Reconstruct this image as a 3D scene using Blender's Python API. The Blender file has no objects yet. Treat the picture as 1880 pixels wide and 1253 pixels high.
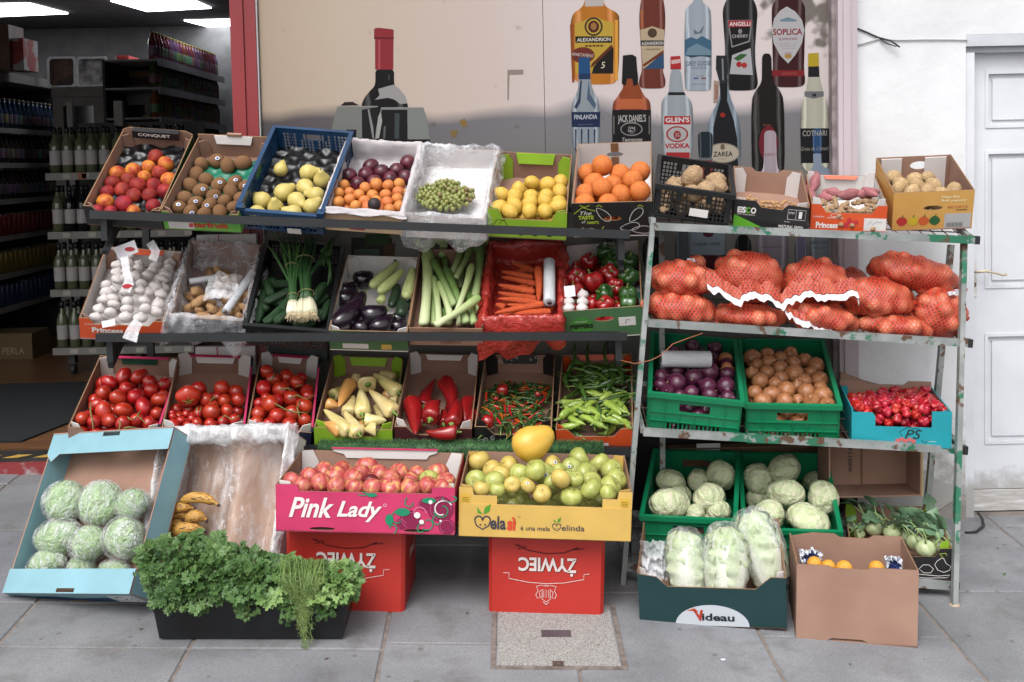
import bpy, math, random
from math import sin, cos, pi, radians, sqrt, atan2, exp
from mathutils import Vector, Matrix, noise, Quaternion
from mathutils.geometry import tessellate_polygon
V = Vector
random.seed(7)
SC = bpy.context.scene
# ---------------------------------------------------------------- camera, light, exposure
F = 2000.0; PW, PH = 1880.0, 1253.0
CAM_H = 1.56; PITCH = radians(3.0); ROLL = 0.021
HZ = 296.0
SHY = (math.tan(PITCH) - (626.5 - HZ) / F) * F          # principal-point shift, pixels
cam_d = bpy.data.cameras.new("camera"); cam = bpy.data.objects.new("camera", cam_d)
SC.collection.objects.link(cam); SC.camera = cam
cam_d.sensor_width = 36; cam_d.lens = F / PW * 36; cam_d.shift_y = SHY / PW
cam_d.clip_start = 0.05; cam_d.clip_end = 3000
fwd = V((0, cos(PITCH), -sin(PITCH))); right = V((1, 0, 0)); up = right.cross(fwd)
R_ = Quaternion(fwd, ROLL).to_matrix()                  # clockwise roll about the view axis
right = R_ @ right; up = R_ @ up
cam.matrix_world = Matrix(((right.x, up.x, -fwd.x, 0), (right.y, up.y, -fwd.y, 0), (right.z, up.z, -fwd.z, CAM_H), (0, 0, 0, 1)))
CO = V((0, 0, CAM_H))
def ray(px, py): return right * ((px - 940) / F) + up * ((626.5 - py + SHY) / F) + fwd
def P(px, py, Y): d = ray(px, py); return CO + d * (Y / d.y)
def proj(p):
 d = p - CO; z = d.dot(fwd)
 return (940 + F * d.dot(right) / z, 626.5 + SHY - F * d.dot(up) / z)
GX, GY = -0.028, 0.045
G0 = P(1000, 1124, 3.77)
def gz(x, y): return GX * (x - G0.x) + GY * (y - G0.y) + G0.z
def G(px, py):
 d = ray(px, py); k = (gz(0, 0) - CAM_H) / (d.z - GX * d.x - GY * d.y); return CO + d * k
SC.view_settings.view_transform = 'Standard'; SC.view_settings.look = 'None'
SC.view_settings.exposure = 0.78; SC.view_settings.gamma = 1
SC.cycles.max_bounces = 8; SC.cycles.diffuse_bounces = 3; SC.cycles.transparent_max_bounces = 16
SC.cycles.use_denoising = True
W_ = bpy.data.worlds.new("World"); SC.world = W_; W_.use_nodes = True
wn = W_.node_tree.nodes; wl = W_.node_tree.links
sky = wn.new("ShaderNodeTexSky"); sky.sky_type = 'NISHITA'; sky.sun_disc = False
SUN_EL, SUN_ROT = radians(52), radians(200)
sky.sun_elevation = SUN_EL; sky.sun_rotation = SUN_ROT; sky.dust_density = 4; sky.air_density = 1.2
hs = wn.new("ShaderNodeHueSaturation"); hs.inputs['Saturation'].default_value = 0.05
wl.new(sky.outputs[0], hs.inputs['Color']); wl.new(hs.outputs[0], wn['Background'].inputs[0])
wn['Background'].inputs[1].default_value = 0.13
sl = bpy.data.lights.new("sun", 'SUN'); sl.energy = 1.1; sl.angle = radians(35); sl.color = (1, .97, .965)
so = bpy.data.objects.new("sun", sl); SC.collection.objects.link(so)
sd = V((sin(SUN_ROT) * cos(SUN_EL), cos(SUN_ROT) * cos(SUN_EL), sin(SUN_EL)))
so.rotation_euler = sd.to_track_quat('Z', 'Y').to_euler()
# ---------------------------------------------------------------- materials
_M = {}
def lin(c):
 if isinstance(c, str): c = tuple(int(c[i:i + 2], 16) / 255 for i in (0, 2, 4)); return tuple(x / 12.92 if x <= .04045 else ((x + .055) / 1.055) ** 2.4 for x in c) + (1,)
 return tuple(c) + (1,) if len(c) == 3 else tuple(c)
def mat(name, c, c2=None, rough=.5, scale=8, bump=0, bscale=None, spec=.5, coat=0, var=.12, stretch=(1, 1, 1), contrast=.5, metal=0, bdist=.002, sss=0, hue=0, c3=None, coord='Object', emit=0, detail=3, speck=None):
 if name in _M: return _M[name]
 m = bpy.data.materials.new(name); m.use_nodes = True; n = m.node_tree.nodes; l = m.node_tree.links
 b = n['Principled BSDF']; b.inputs['Roughness'].default_value = rough; b.inputs['Specular IOR Level'].default_value = spec
 b.inputs['Coat Weight'].default_value = coat; b.inputs['Coat Roughness'].default_value = .15; b.inputs['Metallic'].default_value = metal
 if sss: b.inputs['Subsurface Weight'].default_value = sss; b.inputs['Subsurface Scale'].default_value = .01; b.inputs['Subsurface Radius'].default_value = (1, .6, .4)
 tc = n.new('ShaderNodeTexCoord'); oi = n.new('ShaderNodeObjectInfo')
 mp = n.new('ShaderNodeMapping'); mp.inputs['Scale'].default_value = stretch
 l.new(tc.outputs[coord], mp.inputs[0])
 off = n.new('ShaderNodeVectorMath'); off.operation = 'MULTIPLY_ADD'
 cb = n.new('ShaderNodeCombineXYZ')
 for i in range(3): l.new(oi.outputs['Random'], cb.inputs[i])
 l.new(cb.outputs[0], off.inputs[0]); off.inputs[1].default_value = (37, 53, 71); l.new(mp.outputs[0], off.inputs[2])
 nz = n.new('ShaderNodeTexNoise'); nz.inputs['Scale'].default_value = scale; nz.inputs['Detail'].default_value = detail; l.new(off.outputs[0], nz.inputs[0])
 rp = n.new('ShaderNodeValToRGB'); e = rp.color_ramp.elements
 e[0].position = .5 - contrast * .5 * .6; e[1].position = .5 + contrast * .5 * .6
 e[0].color = lin(c); e[1].color = lin(c2 or c)
 if c3: x = e.new(.5); x.color = lin(c3)
 l.new(nz.outputs[0], rp.inputs[0]); col = rp.outputs[0]
 if speck:   # (colour, scale, size)
  vo = n.new('ShaderNodeTexVoronoi'); vo.inputs['Scale'].default_value = speck[1]; l.new(off.outputs[0], vo.inputs[0])
  lt = n.new('ShaderNodeMath'); lt.operation = 'LESS_THAN'; lt.inputs[1].default_value = speck[2]; l.new(vo.outputs['Distance'], lt.inputs[0])
  mx = n.new('ShaderNodeMix'); mx.data_type = 'RGBA'; l.new(lt.outputs[0], mx.inputs[0]); l.new(col, mx.inputs[6]); mx.inputs[7].default_value = lin(speck[0]); col = mx.outputs[2]
 if var or hue:
  h = n.new('ShaderNodeHueSaturation'); mr = n.new('ShaderNodeMapRange'); mr.inputs[3].default_value = 1 - var; mr.inputs[4].default_value = 1 + var
  l.new(oi.outputs['Random'], mr.inputs[0]); l.new(mr.outputs[0], h.inputs['Value']); l.new(col, h.inputs['Color']); col = h.outputs[0]
  if hue:
   fr = n.new('ShaderNodeMath'); fr.operation = 'MULTIPLY'; fr.inputs[1].default_value = 17.31; l.new(oi.outputs['Random'], fr.inputs[0])
   f2 = n.new('ShaderNodeMath'); f2.operation = 'FRACT'; l.new(fr.outputs[0], f2.inputs[0])
   m2 = n.new('ShaderNodeMapRange'); m2.inputs[3].default_value = .5 - hue; m2.inputs[4].default_value = .5 + hue; l.new(f2.outputs[0], m2.inputs[0]); l.new(m2.outputs[0], h.inputs['Hue'])
 l.new(col, b.inputs['Base Color'])
 if bump:
  bn = n.new('ShaderNodeTexNoise'); bn.inputs['Scale'].default_value = bscale or scale * 4; bn.inputs['Detail'].default_value = 4; l.new(off.outputs[0], bn.inputs[0])
  bu = n.new('ShaderNodeBump'); bu.inputs['Strength'].default_value = bump; bu.inputs['Distance'].default_value = bdist
  l.new(bn.outputs[0], bu.inputs['Height']); l.new(bu.outputs[0], b.inputs['Normal'])
 if emit: l.new(col, b.inputs['Emission Color']); b.inputs['Emission Strength'].default_value = emit
 _M[name] = m; return m
def film(name, tint=(.9, .92, .95), alpha=.35, rough=.12, scale=14, bump=1.0, dens=.6, trans=(1, 1, 1), line=.45, stretch=(1, 1, 1)):
 """thin plastic sheet: see-through, milky where it folds, with pale streaks painted in as glints along the creases"""
 if name in _M: return _M[name]
 m = bpy.data.materials.new(name); m.use_nodes = True; n = m.node_tree.nodes; l = m.node_tree.links
 b = n['Principled BSDF']; b.inputs['Base Color'].default_value = tint + (1,); b.inputs['Roughness'].default_value = rough
 b.inputs['Specular IOR Level'].default_value = .8
 tc = n.new('ShaderNodeTexCoord'); oi = n.new('ShaderNodeObjectInfo'); ad = n.new('ShaderNodeVectorMath'); l.new(tc.outputs['Object'], ad.inputs[0]); l.new(oi.outputs['Random'], ad.inputs[1])
 mp = n.new('ShaderNodeMapping'); mp.inputs['Scale'].default_value = stretch; mp.inputs['Rotation'].default_value = (0, .5, .4); l.new(ad.outputs[0], mp.inputs[0])
 def tex(sc, det, dis):
  w = n.new('ShaderNodeTexNoise'); w.inputs['Scale'].default_value = sc; w.inputs['Detail'].default_value = det; w.inputs['Distortion'].default_value = dis; l.new(mp.outputs[0], w.inputs[0]); return w.outputs[0]
 def mth(op, x, y=None, z=None):
  q = n.new('ShaderNodeMath'); q.operation = op
  for i, v in enumerate((x, y, z)):
   if v is None: continue
   if isinstance(v, (int, float)): q.inputs[i].default_value = v
   else: l.new(v, q.inputs[i])
  return q.outputs[0]
 def mr(x, a, b_, c, d):
  q = n.new('ShaderNodeMapRange'); q.interpolation_type = 'SMOOTHSTEP'; l.new(x, q.inputs[0])
  for i, v in enumerate((a, b_, c, d)): q.inputs[i + 1].default_value = v
  return q.outputs[0]
 broad = mr(tex(scale, 6, .3), .42, .72, 0, dens)
 rd = mth('ABSOLUTE', mth('MULTIPLY_ADD', tex(scale * 1.7, 3, .9), 2.0, -1.0)); rd2 = mth('ABSOLUTE', mth('MULTIPLY_ADD', tex(scale * 3.6, 2, .5), 2.0, -1.0))
 ln = mth('MAXIMUM', mr(rd, 0, .045, line, 0), mr(rd2, 0, .05, line * .6, 0))  # crease lines made opaque and pale to stand in for glints on the wrinkles
 ln = mth('MULTIPLY', ln, mr(tex(scale * .8, 2, 0), .4, .62, .15, 1))
 fac = mth('MINIMUM', mth('ADD', mth('ADD', broad, ln), alpha), 1.0)
 bu = n.new('ShaderNodeBump'); bu.inputs['Strength'].default_value = bump; bu.inputs['Distance'].default_value = .006; l.new(mth('ADD', rd, rd2), bu.inputs['Height']); l.new(bu.outputs[0], b.inputs['Normal'])
 t = n.new('ShaderNodeBsdfTransparent'); t.inputs[0].default_value = trans + (1,)
 mx = n.new('ShaderNodeMixShader'); l.new(fac, mx.inputs[0]); l.new(t.outputs[0], mx.inputs[1]); l.new(b.outputs[0], mx.inputs[2])
 l.new(mx.outputs[0], n['Material Output'].inputs[0])
 _M[name] = m; return m
CARD = mat('cardboard', '8f7061', '9b7b6b', rough=.85, scale=5, bump=.15, bscale=60, spec=.2, var=.06)
CARDE = mat('cardboard_edge', '7c6048', '8a6d56', rough=.9, scale=60, spec=.1, var=0)
CARDW = mat('white_card', 'c6c1bf', 'd0cbc8', rough=.7, scale=4, spec=.3, var=.03)
def shade(h, k): c = lin(h); return (c[0] * k, c[1] * k, c[2] * k)
def paint(h, rough=.55, var=0): return mat('print_' + h, shade(h, .84), shade(h, 1.08), rough=rough, scale=7, spec=.35, var=var, bump=.25, bscale=22, contrast=.9, detail=7, bdist=.003)
# ---------------------------------------------------------------- mesh helpers
class MB:
 def __init__(s): s.v = []; s.f = []; s.m = []; s.sm = []
 def add(s, vs, fs, mi=0, M=None, smooth=False):
  o = len(s.v); s.v += [tuple(M @ V(p)) if M else tuple(p) for p in vs]
  for f in fs: s.f.append(tuple(i + o for i in f)); s.m.append(mi); s.sm.append(smooth)
  return s
 def box(s, x0, x1, y0, y1, z0, z1, mi=0, M=None):
  return s.add([(x0, y0, z0), (x1, y0, z0), (x1, y1, z0), (x0, y1, z0), (x0, y0, z1), (x1, y0, z1), (x1, y1, z1), (x0, y1, z1)],
                     [(0, 3, 2, 1), (4, 5, 6, 7), (0, 1, 5, 4), (1, 2, 6, 5), (2, 3, 7, 6), (3, 0, 4, 7)], mi, M)
 def bar(s, a, b, w, h, mi=0, upv=(0, 0, 1)):
  a, b = V(a), V(b); y = (b - a).normalized(); x = y.cross(V(upv)).normalized(); z = x.cross(y)
  M = Matrix(((x.x, y.x, z.x, a.x), (x.y, y.y, z.y, a.y), (x.z, y.z, z.z, a.z), (0, 0, 0, 1)))
  return s.box(-w / 2, w / 2, 0, (b - a).length, -h / 2, h / 2, mi, M)
 def tube(s, pts, rad, n=8, mi=0, M=None, cap=True, sq=1):
  pts = [V(p) for p in pts]; k = len(pts)
  if not hasattr(rad, '__len__'): rad = [rad] * k
  vs = []; fs = []
  t0 = (pts[1] - pts[0]).normalized(); x = t0.orthogonal().normalized()
  for i, p in enumerate(pts):
   t = (pts[min(i + 1, k - 1)] - pts[max(i - 1, 0)]).normalized()
   x = (x - t * x.dot(t)); x = x.normalized() if x.length > 1e-6 else t.orthogonal().normalized(); y = t.cross(x)
   for j in range(n): a = 2 * pi * j / n; vs.append(p + (x * cos(a) + y * sin(a) * sq) * rad[i])
  for i in range(k - 1):
   for j in range(n): q = (j + 1) % n; fs.append((i * n + j, i * n + q, (i + 1) * n + q, (i + 1) * n + j))
  if cap: fs.append(tuple(range(n - 1, -1, -1))); fs.append(tuple(range((k - 1) * n, k * n)))
  return s.add(vs, fs, mi, M, True)
 def lathe(s, prof, n=16, mi=0, M=None, fn=None):
  vs = []; fs = []; k = len(prof)
  for (r, z) in prof:
   for j in range(n):
    a = 2 * pi * j / n; rr = r * (fn(a, z) if fn else 1); vs.append((rr * cos(a), rr * sin(a), z))
  for i in range(k - 1):
   for j in range(n): q = (j + 1) % n; fs.append((i * n + j, i * n + q, (i + 1) * n + q, (i + 1) * n + j))
  fs.append(tuple(range(n - 1, -1, -1))); fs.append(tuple(range((k - 1) * n, k * n)))
  return s.add(vs, fs, mi, M, True)
 def blob(s, fn, nu=20, nv=12, mi=0, M=None):
  """star-shaped closed surface: fn(unit direction) -> point"""
  vs = [fn(V((0, 0, -1)))]; fs = []
  for i in range(1, nv):
   ph = -pi / 2 + pi * i / nv
   for j in range(nu): a = 2 * pi * j / nu; vs.append(fn(V((cos(ph) * cos(a), cos(ph) * sin(a), sin(ph)))))
  vs.append(fn(V((0, 0, 1)))); T = len(vs) - 1
  for j in range(nu): q = (j + 1) % nu; fs.append((0, 1 + q, 1 + j)); fs.append((T, T - nu + j, T - nu + q))
  for i in range(nv - 2):
   for j in range(nu): q = (j + 1) % nu; a = 1 + i * nu; fs.append((a + j, a + q, a + nu + q, a + nu + j))
  return s.add(vs, fs, mi, M, True)
 def panel(s, outl, t, M=None, holes=(), mi=(0, 1, 2)):
  """outline in (u,v) -> x=u, z=v, front face at y=0 (faces -y), back face at y=t. mats: front, back, edge"""
  polys = [outl] + list(holes); flat = [p for q in polys for p in q]
  tris = tessellate_polygon([[V((p[0], p[1], 0)) for p in q] for q in polys])
  vs = [(p[0], 0, p[1]) for p in flat] + [(p[0], t, p[1]) for p in flat]; n = len(flat)
  fr = []; bk = []
  for a, b, c in tris:
   A, B, C = flat[a], flat[b], flat[c]
   ar = (B[0] - A[0]) * (C[1] - A[1]) - (C[0] - A[0]) * (B[1] - A[1])
   if ar < 0: b, c = c, b
   fr.append((a, b, c)); bk.append((a + n, c + n, b + n))
  o = len(s.v); s.add(vs, fr, mi[0], M)
  for f in bk: s.f.append(tuple(i + o for i in f)); s.m.append(mi[1]); s.sm.append(False)
  st = 0
  for q in polys:
   k = len(q); area = sum(q[i][0] * q[(i + 1) % k][1] - q[(i + 1) % k][0] * q[i][1] for i in range(k))
   ccw = area > 0; outer = (st == 0)
   for i in range(k):
    a = st + i; b = st + (i + 1) % k
    f = (a, a + n, b + n, b) if ccw == outer else (a, b, b + n, a + n)
    if not outer: f = f
    s.f.append(tuple(i2 + o for i2 in f)); s.m.append(mi[2]); s.sm.append(False)
   st += k
  return s
 def build(s, name, mats, parent=None, M=None, smooth=None):
  me = bpy.data.meshes.new(name); me.from_pydata(s.v, [], s.f)
  if not isinstance(mats, (list, tuple)): mats = [mats]
  for m in mats: me.materials.append(m)
  me.polygons.foreach_set('material_index', s.m)
  me.polygons.foreach_set('use_smooth', [bool(x) if smooth is None else smooth for x in s.sm]); me.update()
  o = bpy.data.objects.new(name, me); SC.collection.objects.link(o)
  if parent: o.parent = parent
  if M: o.matrix_local = M
  return o
def rect(a, b, c, d): return [(a, c), (b, c), (b, d), (a, d)]
def tag(o, label=None, cat=None, group=None, kind=None):
 if label: o['label'] = label
 if cat: o['category'] = cat
 if group: o['group'] = group
 if kind: o['kind'] = kind
 return o
def empty(name, M, label, cat, group=None):
 o = bpy.data.objects.new(name, None); SC.collection.objects.link(o); o.empty_display_size = .05
 o.matrix_world = M if isinstance(M, Matrix) else Matrix.Translation(M)
 return tag(o, label, cat, group)
def copy_tree(o, parent=None):
 c = o.copy(); SC.collection.objects.link(c)
 if parent: c.parent = parent
 for ch in list(o.children): copy_tree(ch, c)
 return c
def TM(x, y, z): return Matrix.Translation((x, y, z))
def RM(a, ax): return Matrix.Rotation(a, 4, ax)
def SM(x, y=None, z=None): return Matrix.Diagonal((x, x if y is None else y, x if z is None else z, 1))
FACE_BACK = RM(pi, 'Z'); LEFT = RM(-pi / 2, 'Z'); RIGHT = RM(pi / 2, 'Z')
def nz(x, y=0, z=0): return noise.noise(V((x, y, z)))
# lettering: a mesh lying in local x-z plane facing -y, filling the box u0..u1, v0..v1
_fc = {}
def text(s, u0, u1, v0, v1, m, parent, M=None, name='lettering', bold=0, shear=0, y=-.0012, rot=0, space=1):
 key = (s, bold, shear, space)
 if key not in _fc:
  cu = bpy.data.curves.new('lettering', 'FONT'); cu.body = s; cu.offset = bold; cu.shear = shear; cu.resolution_u = 3; cu.space_character = space
  to = bpy.data.objects.new('lettering_source', cu); SC.collection.objects.link(to)
  me = bpy.data.meshes.new_from_object(to.evaluated_get(bpy.context.evaluated_depsgraph_get()))
  vs = [tuple(v.co) for v in me.vertices]; fs = [tuple(p.vertices) for p in me.polygons]
  bpy.data.objects.remove(to); bpy.data.curves.remove(cu); bpy.data.meshes.remove(me); _fc[key] = (vs, fs)
 vs, fs = _fc[key]
 xs = [v[0] for v in vs]; ys = [v[1] for v in vs]; x0, x1, y0, y1 = min(xs), max(xs), min(ys), max(ys)
 b = MB(); b.add([((v[0] - x0) / (x1 - x0), 0, (v[1] - y0) / (y1 - y0)) for v in vs], fs)
 L = TM((u0 + u1) / 2, y, (v0 + v1) / 2) @ RM(rot, 'Y') @ SM(u1 - u0, 1, v1 - v0) @ TM(-.5, 0, -.5)
 b.v = [tuple(L @ V(p)) for p in b.v]
 return b.build(name, m, parent, M)
def flat(pts, m, parent, M=None, y=-.0008, name='printed_shape'):
 """thin printed shape in the local x-z plane"""
 b = MB(); b.panel([(p[0], p[1]) for p in pts], .0004, TM(0, y, 0), mi=(0, 0, 0)); return b.build(name, m, parent, M)
def ell(cx, cz, rx, rz, n=20, a0=0, a1=2 * pi):
 k = n if abs(a1 - a0 - 2 * pi) < 1e-6 else n + 1
 return [(cx + rx * cos(a0 + (a1 - a0) * i / n), cz + rz * sin(a0 + (a1 - a0) * i / n)) for i in range(k)]
def stroke(pts, w, m, parent, M=None, y=-.001, name='printed_line'):
 b = MB(); n = len(pts); vs = []
 for i, p in enumerate(pts):
  a = pts[max(i - 1, 0)]; c = pts[min(i + 1, n - 1)]; dx, dz = c[0] - a[0], c[1] - a[1]; L = sqrt(dx * dx + dz * dz) or 1
  vs += [(p[0] - dz / L * w / 2, y, p[1] + dx / L * w / 2), (p[0] + dz / L * w / 2, y, p[1] - dx / L * w / 2)]
 b.add(vs, [(2 * i, 2 * i + 1, 2 * i + 3, 2 * i + 2) for i in range(n - 1)]); return b.build(name, m, parent, M)
# ---------------------------------------------------------------- display boxes: frames solved from where their rims stand
class Bx: pass
def frame(FL, FR, BC, Y, L, k0=0.0, th0=.5, kmax=.05):
 """front rim corners (pixels), centre of the back rim (pixel), depth of front rim, real length"""
 def ev(k, th):
  a = P(*FL, Y - k); b = P(*FR, Y + k); x = (b - a).normalized(); m = (a + b) / 2
  y = V((0, 1, 0)); y = (y - x * y.dot(x)).normalized(); z = x.cross(y)
  yy = y * cos(th) + z * sin(th); zz = x.cross(yy)
  return a, b, x, yy, zz, m, proj(m + yy * L)
 k, th = k0, th0
 for _ in range(60):
  e = ev(k, th)[6]; ex, ey = e[0] - BC[0], e[1] - BC[1]
  e2 = ev(k, th + 1e-3)[6]; th -= max(-.1, min(.1, ey / ((e2[1] - e[1]) / 1e-3)))
  e3 = ev(k + 1e-3, th)[6]; e = ev(k, th)[6]; g = (e3[0] - e[0]) / 1e-3
  k -= max(-.01, min(.01, (e[0] - BC[0]) / g)) if abs(g) > 1 else 0; k = max(-kmax, min(kmax, k))
 a, b, x, y, z, m, e = ev(k, th)
 o = Bx(); o.W = (b - a).length; o.L = L; o.tilt = th; o.k = k; o.rim = a; o.ax = (x, y, z); o.err = (e[0] - BC[0], e[1] - BC[1]); o.Y = Y
 return o
def setH(o, H):
 """origin at the front-left-bottom corner, rim at z=H"""
 x, y, z = o.ax; p = o.rim - z * H; o.H = H
 o.M = Matrix(((x.x, y.x, z.x, p.x), (x.y, y.y, z.y, p.y), (x.z, y.z, z.z, p.z), (0, 0, 0, 1))); o.Mi = o.M.inverted(); return o
def onp(o, px, py, h):
 """the point of box plane z=h seen at a pixel, in box coordinates"""
 c = o.Mi @ CO; d = o.Mi.to_3x3() @ ray(px, py); return c + d * ((h - c.z) / d.z)
def Bf(FL, FR, BC, Y, L, H, **k): return setH(frame(FL, FR, BC, Y, L, **k), H)
def Bg(FL, FR, BC, Y, L, H, **k):
 """a box whose front bottom edge stands on the ground"""
 for _ in range(14):
  o = Bf(FL, FR, BC, Y, L, H, **k); c = o.M @ V((o.W / 2, 0, 0)); Y += (c.z - gz(c.x, c.y) - .003) * 1.6
 return o
T_ = .0045
def notch(W, hc, hm, cw, dip=.02):
 """front/back outline with raised corners and a lower middle"""
 return [(0, 0), (W, 0), (W, hc), (W - cw, hc), (W - cw - dip, hm), (cw + dip, hm), (cw, hc), (0, hc)]
def oval(cx, cz, rx, rz): return ell(cx, cz, rx, rz, 14)
def carton(name, o, label, cat, out, inn=CARD, hs=None, hf=None, hb=None, fo=None, bo=None, corner=None, flange=None, group=None, fholes=(), bholes=(), floor=None, lin_=None, sides=True, edge=CARDE):
 """open cardboard tray. fo/bo: outlines of the front/back panel; corner: material of the folded corner flaps; flange: (material, depth) on the back rim"""
 W, L, H = o.W, o.L, o.H; hs = hs or H; hf = hf or H; hb = hb or H
 e = empty(name, o.M, label, cat, group)
 b = MB(); b.box(0, W, 0, L, 0, T_); b.build('base', floor or inn, e)
 b = MB(); b.panel(fo or rect(0, W, T_, hf), T_, None, fholes); o.front = b.build('front_panel', [out, inn, edge], e)
 b = MB(); b.panel(bo or rect(0, W, T_, hb), T_, TM(W, L, 0) @ FACE_BACK, bholes); b.build('back_panel', [out, inn, edge], e)
 for sx in (0, 1):
  b = MB(); M = TM(0, L - T_, 0) @ LEFT if sx == 0 else TM(W, T_, 0) @ RIGHT
  b.panel(rect(0, L - 2 * T_, T_, hs), T_, M); b.build('side_panel', [out, inn, edge], e)
 if corner:
  c, cw, ch = corner
  for sx in (0, 1):
   for sy in (0, 1):
    if sy == 0 and len(corner) > 2 and ch < 0: continue
    x0 = T_ + .001 if sx == 0 else W - T_ - .001; y0 = T_ + .002 if sy == 0 else L - T_ - .003
    dx = cw if sx == 0 else -cw; yy = .022 if sy == 0 else -.022
    A = V((x0, y0 + yy, T_)); B = V((x0 + dx, y0, T_)); h = abs(ch)
    top = [V((A.x, A.y, h)), V((B.x - dx * .35, A.y + (B.y - A.y) * .65, h)), V((B.x, B.y, h * .72))]
    vs = [A, B] + top[::-1]; n = (B - A).cross(V((0, 0, 1))).normalized() * .003
    if n.y * (1 if sy == 0 else -1) < 0: n = -n
    b = MB(); k = len(vs); b.add(vs + [p + n for p in vs], [tuple(range(k)), tuple(range(2 * k - 1, k - 1, -1))] + [(i, (i + 1) % k, (i + 1) % k + k, i + k) for i in range(k)])
    b.build('corner_flap', c, e)
 if flange:
  fm, fd = flange; q = .07
  b = MB(); vs = [(q, L - T_ - .001, hb - .001), (W - q, L - T_ - .001, hb - .001), (W - q - .01, L - T_ - .012, hb - fd), (q + .01, L - T_ - .012, hb - fd)]
  b.add(vs + [(p[0], p[1] - .003, p[2]) for p in vs], [(0, 1, 2, 3), (7, 6, 5, 4), (0, 4, 5, 1), (1, 5, 6, 2), (2, 6, 7, 3), (3, 7, 4, 0)]); b.build('folded_flange', fm, e)
 return e
def crate(name, o, label, cat, m, style='solid', group=None, taper=.012, hb=None, low_front=None):
 """plastic crate with a rolled rim, ribs, slots and a hand hole"""
 W, L, H = o.W, o.L, o.H; e = empty(name, o.M, label, cat, group); t = .004; hb = hb or H
 b = MB(); b.box(.004, W - .004, .004, L - .004, 0, t)
 if style == 'grid': pass
 b.build('base', m, e)
 def wall(nm, Wd, M, h):
  b = MB(); ho = []
  if style == 'solid':
   cx = Wd / 2; hw = min(.065, Wd * .17)
   ho.append(rect(cx - hw, cx + hw, h * .60, h * .80))
   n = int(Wd / .017)
   for i in range(n):
    u = .02 + (Wd - .04) * (i + .5) / n
    if .18 < (i + .5) / n < .82: ho.append(rect(u - .0045, u + .0045, h * .08, h * .30))
   b.panel(rect(0, Wd, t, h), t, M, ho, (0, 0, 0))
   for u in [Wd * k / 6 for k in range(0, 7)]: b.box(max(0, u - .0015), min(Wd, u + .0015), -.006, -.0001, t, h * (.56 if 1 < u / Wd * 6 < 5 else .9), 0, M)
   for v in (.02, .34, .56): b.box(0, Wd, -.0065, -.0001, h * v, h * v + .003, 0, M)
  else:
   nu = max(4, int(Wd / .0155)); nv = max(3, int((h - .02) / .0165))
   cx = Wd / 2; hw = .045
   for i in range(nu):
    for j in range(nv):
     u0 = .014 + (Wd - .028) * i / nu; u1 = .014 + (Wd - .028) * (i + 1) / nu; v0 = .012 + (h - .026) * j / nv; v1 = .012 + (h - .026) * (j + 1) / nv
     if v0 > h * .5 and u1 > cx - hw - .008 and u0 < cx + hw + .008: continue
     if style == 'fine' and (i % 5 == 4): continue
     ho.append(rect(u0 + .0022, u1 - .0022, v0 + .0022, v1 - .0022))
   ho.append(rect(cx - hw, cx + hw, h * .62, h * .86))
   b.panel(rect(0, Wd, t, h), t, M, ho, (0, 0, 0))
   for k in range(6): u = Wd * k / 5; b.box(max(0, u - .002), min(Wd, u + .002), -.004, -.0001, t, h, 0, M)
  b.build(nm, m, e)
 wall('front_wall', W, Matrix(), low_front or H); wall('back_wall', W, TM(W, L, 0) @ FACE_BACK, hb)
 wall('side_wall', L - 2 * t, TM(0, L - t, 0) @ LEFT, H); wall('side_wall', L - 2 * t, TM(W, t, 0) @ RIGHT, H)
 b = MB(); r = .011; H2 = low_front or H
 b.box(-r, W + r, -r, -.0002 + t, H2, H2 + .007); b.box(-r, W + r, L - t, L + r, hb, hb + .007)
 b.box(-r, t, t, L - t, H, H + .0068); b.box(W - t, W + r, t, L - t, H, H + .0068)
 b.box(-r, W + r, -r - .002, -r, H2 - .012, H2 + .007); b.box(-r - .002, -r, -r, L + r, H - .012, H + .0068); b.box(W + r, W + r + .002, -r, L + r, H - .012, H + .0068)
 b.build('rim', m, e)
 return e
def rr(t, W, L, r=.02, ins=0):
 """point on a rounded rectangle perimeter, t in 0..1, starting at the front-left corner"""
 x0, x1, y0, y1 = ins, W - ins, ins, L - ins; w, l = x1 - x0, y1 - y0; d = t % 1 * 2 * (w + l)
 if d < w: return V((x0 + d, y0, 0))
 d -= w
 if d < l: return V((x1, y0 + d, 0))
 d -= l
 if d < w: return V((x1 - d, y1, 0))
 return V((x0, y1 - (d - w), 0))
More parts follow.
